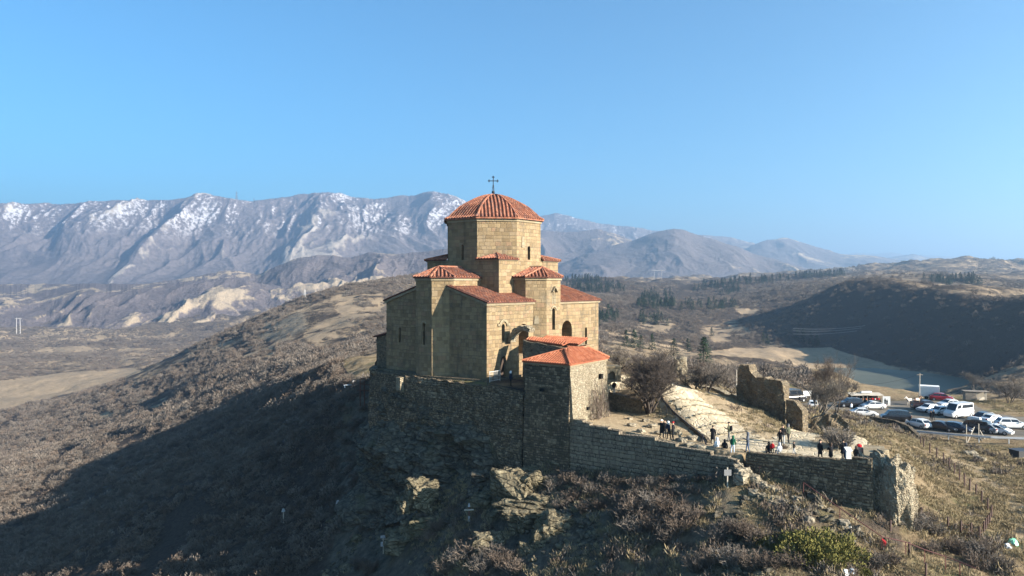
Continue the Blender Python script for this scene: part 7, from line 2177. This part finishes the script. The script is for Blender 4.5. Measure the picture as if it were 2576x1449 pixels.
def stall(u, v, label, w, goods):
    x, y, z = P(u, v, 142.5); z = gz(x, y); root = thing("market_stall", label, "market stall", (x, y, z))
    for sx in (-1, 1):
        for sy in (-1, 1): mb = MB(); mb.tube([(sx * w / 2, sy * .7, 0), (sx * w / 2, sy * .7, 1.9 + .15 * sy)], .04, 5); mb.build("post", M_PALEW, root)
    mb = MB(); q = [(-w / 2 - .3, -.95, 1.82), (w / 2 + .3, -.95, 1.82), (w / 2 + .3, .95, 2.12), (-w / 2 - .3, .95, 2.12)]; slab(mb, q, .06); mb.build("awning", M_PALEW, root)
    mb = MB(); mb.box(0, 0, .42, w, 1.2, .84); mb.build("counter", M_PLAST, root)
    mb = MB(); mb.box(0, .72, .95, w, .05, 1.8); mb.build("back_panel", M_DARK, root)
    r_ = random.Random(int(u))
    for k in range(goods):
        m = MB(); s = r_.uniform(.12, .2)
        m.lathe([(s * .4, 0), (s, s * .5), (s * .8, s * 1.3), (s * .2, s * 1.7)], n=7)
        o = m.build("goods", CL[r_.choice(["orange", "orange", "red", "brown", "white"])], loc=(x - w / 2 + .2 + (w - .4) * k / max(1, goods - 1), y - .3 + .25 * (k % 2), z + .84))
        tag(o, "bright bundle of souvenirs on the counter of a market stall", "goods", "souvenirs on the market stalls")
stall(2158, 1018, "low market stall with pale awning, left of two behind the white hatchback", 3.0, 5)
stall(2190, 1018, "market stall with orange goods and white box on its awning", 3.6, 12)
wb = MB(); wb.box(0, 0, .18, 2.0, .5, .36); o = wb.build("cool_box", M_WHITEP); px_ = P(2180, 1018, 142.5)[0]; o.location = (px_, 142.7, gz(px_, 142.5) + 2.12); tag(o, "white box lying on the market stall's awning", "box")
def photo_board():
    root = put("photo_board", "white photo board with dark cut out figures beside the stalls", "board", 2230, 1021, 140, None, -0.2)
    mb = MB(); mb.box(0, 0, 1.0, 1.35, .06, 1.75); mb.build("board", M_WHITEP, root)
    for dx, h in ((-.25, 1.2), (.1, .95)):
        mb = MB(); prof = [(-.13, 0), (.13, 0), (.11, .5), (.16, .62), (.12, .8), (.05, .82), (.07, .95), (0, 1.0), (-.07, .95), (-.05, .82), (-.12, .8), (-.16, .62), (-.11, .5)]
        v = [(dx + a, yy, .3 + b * h) for yy in (-.045, -.02) for a, b in prof]; n = len(prof)
        mb.add(v, [tuple(range(n)), tuple(range(2 * n - 1, n - 1, -1))] + [(i, n + i, n + (i + 1) % n, (i + 1) % n) for i in range(n)]); mb.build("cut_out_figure", M_DARK, root)
    for s in (-1, 1): mb = MB(); mb.tube([(s * .5, .05, .3), (s * .5, .5, 0)], .03, 4); mb.build("strut", M_PALEW, root)
photo_board()
def hoarding():
    root = put("notice_board", "blank white notice board on posts beside the road, left of the leafless trees", "notice board", 2031, 1013, 145, None, 0.1)
    mb = MB(); mb.box(0, 0, 1.7, 1.7, .07, 1.0); mb.build("panel", M_WHITEP, root)
    for s in (-1, 1): mb = MB(); mb.tube([(s * .7, .06, 0), (s * .7, .06, 2.1)], .05, 5); mb.build("post", M_PALEW, root)
hoarding()
def pole(u, v, Y, h, label, arm=True):
    root = put("utility_pole", label, "utility pole", u, v, Y)
    mb = MB(); mb.tube([(0, 0, -.3), (.05, 0, h)], [.11, .07], 7); mb.build("pole", M_PALEW, root)
    if arm:
        mb = MB(); mb.box(.05, 0, h - .3, 1.2, .08, .08); mb.build("crossarm", M_WOOD, root)
    return root
pl = pole(2313, 1006, 148, 5.3, "grey wooden utility pole standing by the white box trailer")
pole(2057, 1020, 132, 5.6, "thin pale leaning pole among the leafless trees by the road", False).rotation_euler = (0, -0.05, 0)
pole(1852, 985, 112, 3.6, "short thin pole left of the tall ruined stump", False)
def wire(a, b, sag, r, label, mat=M_IRON, group=None):
    pts = []
    for k in range(25):
        t = k / 24; pts.append(tuple(a[i] + (b[i] - a[i]) * t for i in range(2)) + (a[2] + (b[2] - a[2]) * t - sag * 4 * t * (1 - t),))
    mb = MB(); mb.tube(pts, r, 3); o = mb.build("power_line", mat); tag(o, label, "wire", group)
top = (pl.location.x + .05, 148, pl.location.z + 5.1)
wire(top, P(2095, 957, 190), 1.5, .02, "single wire running left from the wooden utility pole")
for k, dv in enumerate((0, 6, 14)):
    wire(P(1995, 826 + dv, 560), P(2450, 738 + dv * .25, 560), 9, .09, "pale power line wire crossing in front of the dark ridge", M_GALV, "power lines before the dark ridge")
# horses
def horse(u, v, deg, coat, label, s=1.0):
    x, y, _ = P(u, v, 140.5); z = gz(x, y)
    root = thing("horse", label, "horse", (x, y, z + .07), math.radians(deg)); root.scale = (s,) * 3
    J = [((-.05, 0, 1.15), (.27, .29)), ((.45, 0, 1.12), (.25, .30)), ((-.55, 0, 1.20), (.24, .26)), ((.72, 0, 1.30), (.16, .22)), ((1.0, 0, 1.58), (.10, .15)), ((1.12, 0, 1.68), (.09, .11)), ((1.38, 0, 1.48), (.065, .075)), ((1.52, 0, 1.36), (.055, .06)),
         ((-.78, 0, 1.18), (.07, .07)), ((-.92, 0, .95), (.05, .05)), ((-.95, 0, .55), (.04, .04))]
    E = [(0, 1), (0, 2), (1, 3), (3, 4), (4, 5), (5, 6), (6, 7), (2, 8), (8, 9), (9, 10)]
    for sy in (-1, 1):
        b = len(J); J += [((.50, sy * .17, .92), .12), ((.53, sy * .17, .55), .065), ((.50, sy * .17, .12), .042), ((.55, sy * .17, .04), .055)]; E += [(1, b), (b, b + 1), (b + 1, b + 2), (b + 2, b + 3)]
        b = len(J); J += [((-.58, sy * .16, .95), .15), ((-.50, sy * .17, .72), .09), ((-.70, sy * .17, .48), .055), ((-.64, sy * .17, .10), .04), ((-.60, sy * .17, .04), .055)]; E += [(2, b), (b, b + 1), (b + 1, b + 2), (b + 2, b + 3), (b + 3, b + 4)]
    for sy in (-1, 1):
        b = len(J); J += [((1.10, sy * .06, 1.80), .03), ((1.12, sy * .07, 1.88), .012)]; E += [(5, b), (b, b + 1)]
    def mf(c):
        if coat == "patch": return 1 if (math.sin(c.x * 5.2 + .6) + math.sin(c.z * 6 + 1) > .35) or c.z < .25 else 0
        return 0
    skin_body("body", J, E, [M_HBROWN if coat != "pale" else M_HPALE, M_HPALE], root, mf)
    mb = MB(); 
    for k in range(9): t = k / 8; mb.box(.72 + .40 * t, 0, 1.50 + .32 * t, .10, .05, .20, 0)
    mb.build("mane", CL["cream"] if coat == "pale" else CL["hair"], root)
M_HBROWN = plain("brown_coat", (0.11, 0.05, 0.025), 0.7); M_HPALE = plain("pale_coat", (0.42, 0.38, 0.33), 0.7)
horse(2289, 1018, 200, "pale", "pale horse standing side on left of the patched one", .95)
horse(2305, 1019, 15, "patch", "brown and white patched horse behind the dark pickup")
# far masts and pylons
def mast(u, v, Y, h, label, name="radio_mast", n=6):
    p = P(u, v, Y); root = thing(name, label, "mast", p)
    w = h * .09
    for sx, sy in ((-1, -1), (1, -1), (1, 1), (-1, 1)):
        mb = MB(); mb.tube([(sx * w, sy * w, 0), (sx * w * .25, sy * w * .25, h * .72), (0, 0, h)], [h * .018, h * .012, h * .008], 4); mb.build("leg", M_MAST, root)
    mb = MB()
    for k in range(n):
        z0, z1 = h * .72 * k / n, h * .72 * (k + 1) / n; a = w * (1 - .75 * k / n); b = w * (1 - .75 * (k + 1) / n)
        for s in (-1, 1): mb.tube([(-a * s, -a, z0), (b * s, -b, z1)], h * .007, 3); mb.tube([(-a, a * s, z0), (-b, -b * s, z1)], h * .007, 3)
    mb.build("bracing", M_MAST, root)
    mb = MB(); mb.box(0, 0, h * .74, h * .30, h * .03, h * .02); mb.build("crossarm", M_MAST, root)
M_MAST = plain("far_steel", (0.10, 0.11, 0.13), 0.7)
mast(595, 505, 5600, 78, "tall dark radio mast on the snowy mountain crest")
mast(639, 511, 5600, 42, "smaller pale antenna on the mountain crest right of the tall mast", "antenna_mast")
M_MASTL = plain("pale_steel", (0.40, 0.39, 0.38), 0.7)
def twin(u, v, Y, h, dx, label, group="white pylons"):
    p = P(u, v, Y); root = thing("pylon", label, "pylon", p, 0, group)
    for s in (-1, 1):
        mb = MB(); mb.tube([(s * dx, 0, -3), (s * dx * .9, 0, h)], [h * .02, h * .013], 5); mb.build("column", M_MASTL, root)
    mb = MB(); mb.box(0, 0, h * .95, dx * 3.4, h * .03, h * .03); mb.build("crossarm", M_MASTL, root)
twin(46, 836, 1700, 34, 4.5, "pair of white concrete columns in the left valley")
twin(1478, 697, 1480, 9, 9, "twin white pylon on the hills just right of the church")
twin(1655, 699, 1480, 16, 8, "twin white pylon in front of the big wooded hill")
twin(2120, 684, 1900, 12, 5, "twin white pylon on the far right ridge, left of three")
twin(2132, 684, 1900, 12, 4, "twin white pylon on the far right ridge, middle of three")
twin(2144, 685, 1900, 11, 4, "twin white pylon on the far right ridge, right of three")
def lattice(u, v, lab, lo, hi, h):
    p = gp(u, v, lo, hi); mast_ = mast; 
    q = thing("lattice_pylon", lab, "pylon", p)
    w = h * .14
    for sx, sy in ((-1, -1), (1, -1), (1, 1), (-1, 1)):
        mb = MB(); mb.tube([(sx * w, sy * w, -.5), (sx * w * .3, sy * w * .3, h)], h * .02, 4); mb.build("leg", M_MASTL, q)
    mb = MB()
    for k in range(6):
        z0, z1 = h * k / 6, h * (k + 1) / 6; a = w * (1 - .7 * k / 6); b = w * (1 - .7 * (k + 1) / 6)
        for s in (-1, 1): mb.tube([(-a * s, -a, z0), (b * s, -b, z1)], h * .013, 3)
    mb.build("bracing", M_MASTL, q)
    mb = MB(); mb.box(0, 0, h * .97, w * 1.6, w * .6, h * .05); mb.build("head", M_MASTL, q)
lattice(767, 748, "pale lattice tower on the crest of the spur left of the church", 600, 1100, 7.5)
# ------------------------------------------------------------------ haze
def build_haze():
    m = bpy.data.materials.new("haze"); m.use_nodes = True
    t = m.node_tree; t.nodes.remove(t.nodes["Principled BSDF"])
    pv = t.nodes.new("ShaderNodeVolumePrincipled")
    pv.inputs["Color"].default_value = (0.45, 0.69, 1.0, 1)
    pv.inputs["Density"].default_value = 0.000165
    pv.inputs["Anisotropy"].default_value = 0.45
    t.links.new(pv.outputs[0], t.nodes["Material Output"].inputs["Volume"])
    mb = MB(); mb.box(0, 7300, 325, 40000, 22000, 1022)
    o = mb.build("haze", m)
    tag(o, kind='stuff')
    return o
build_haze()
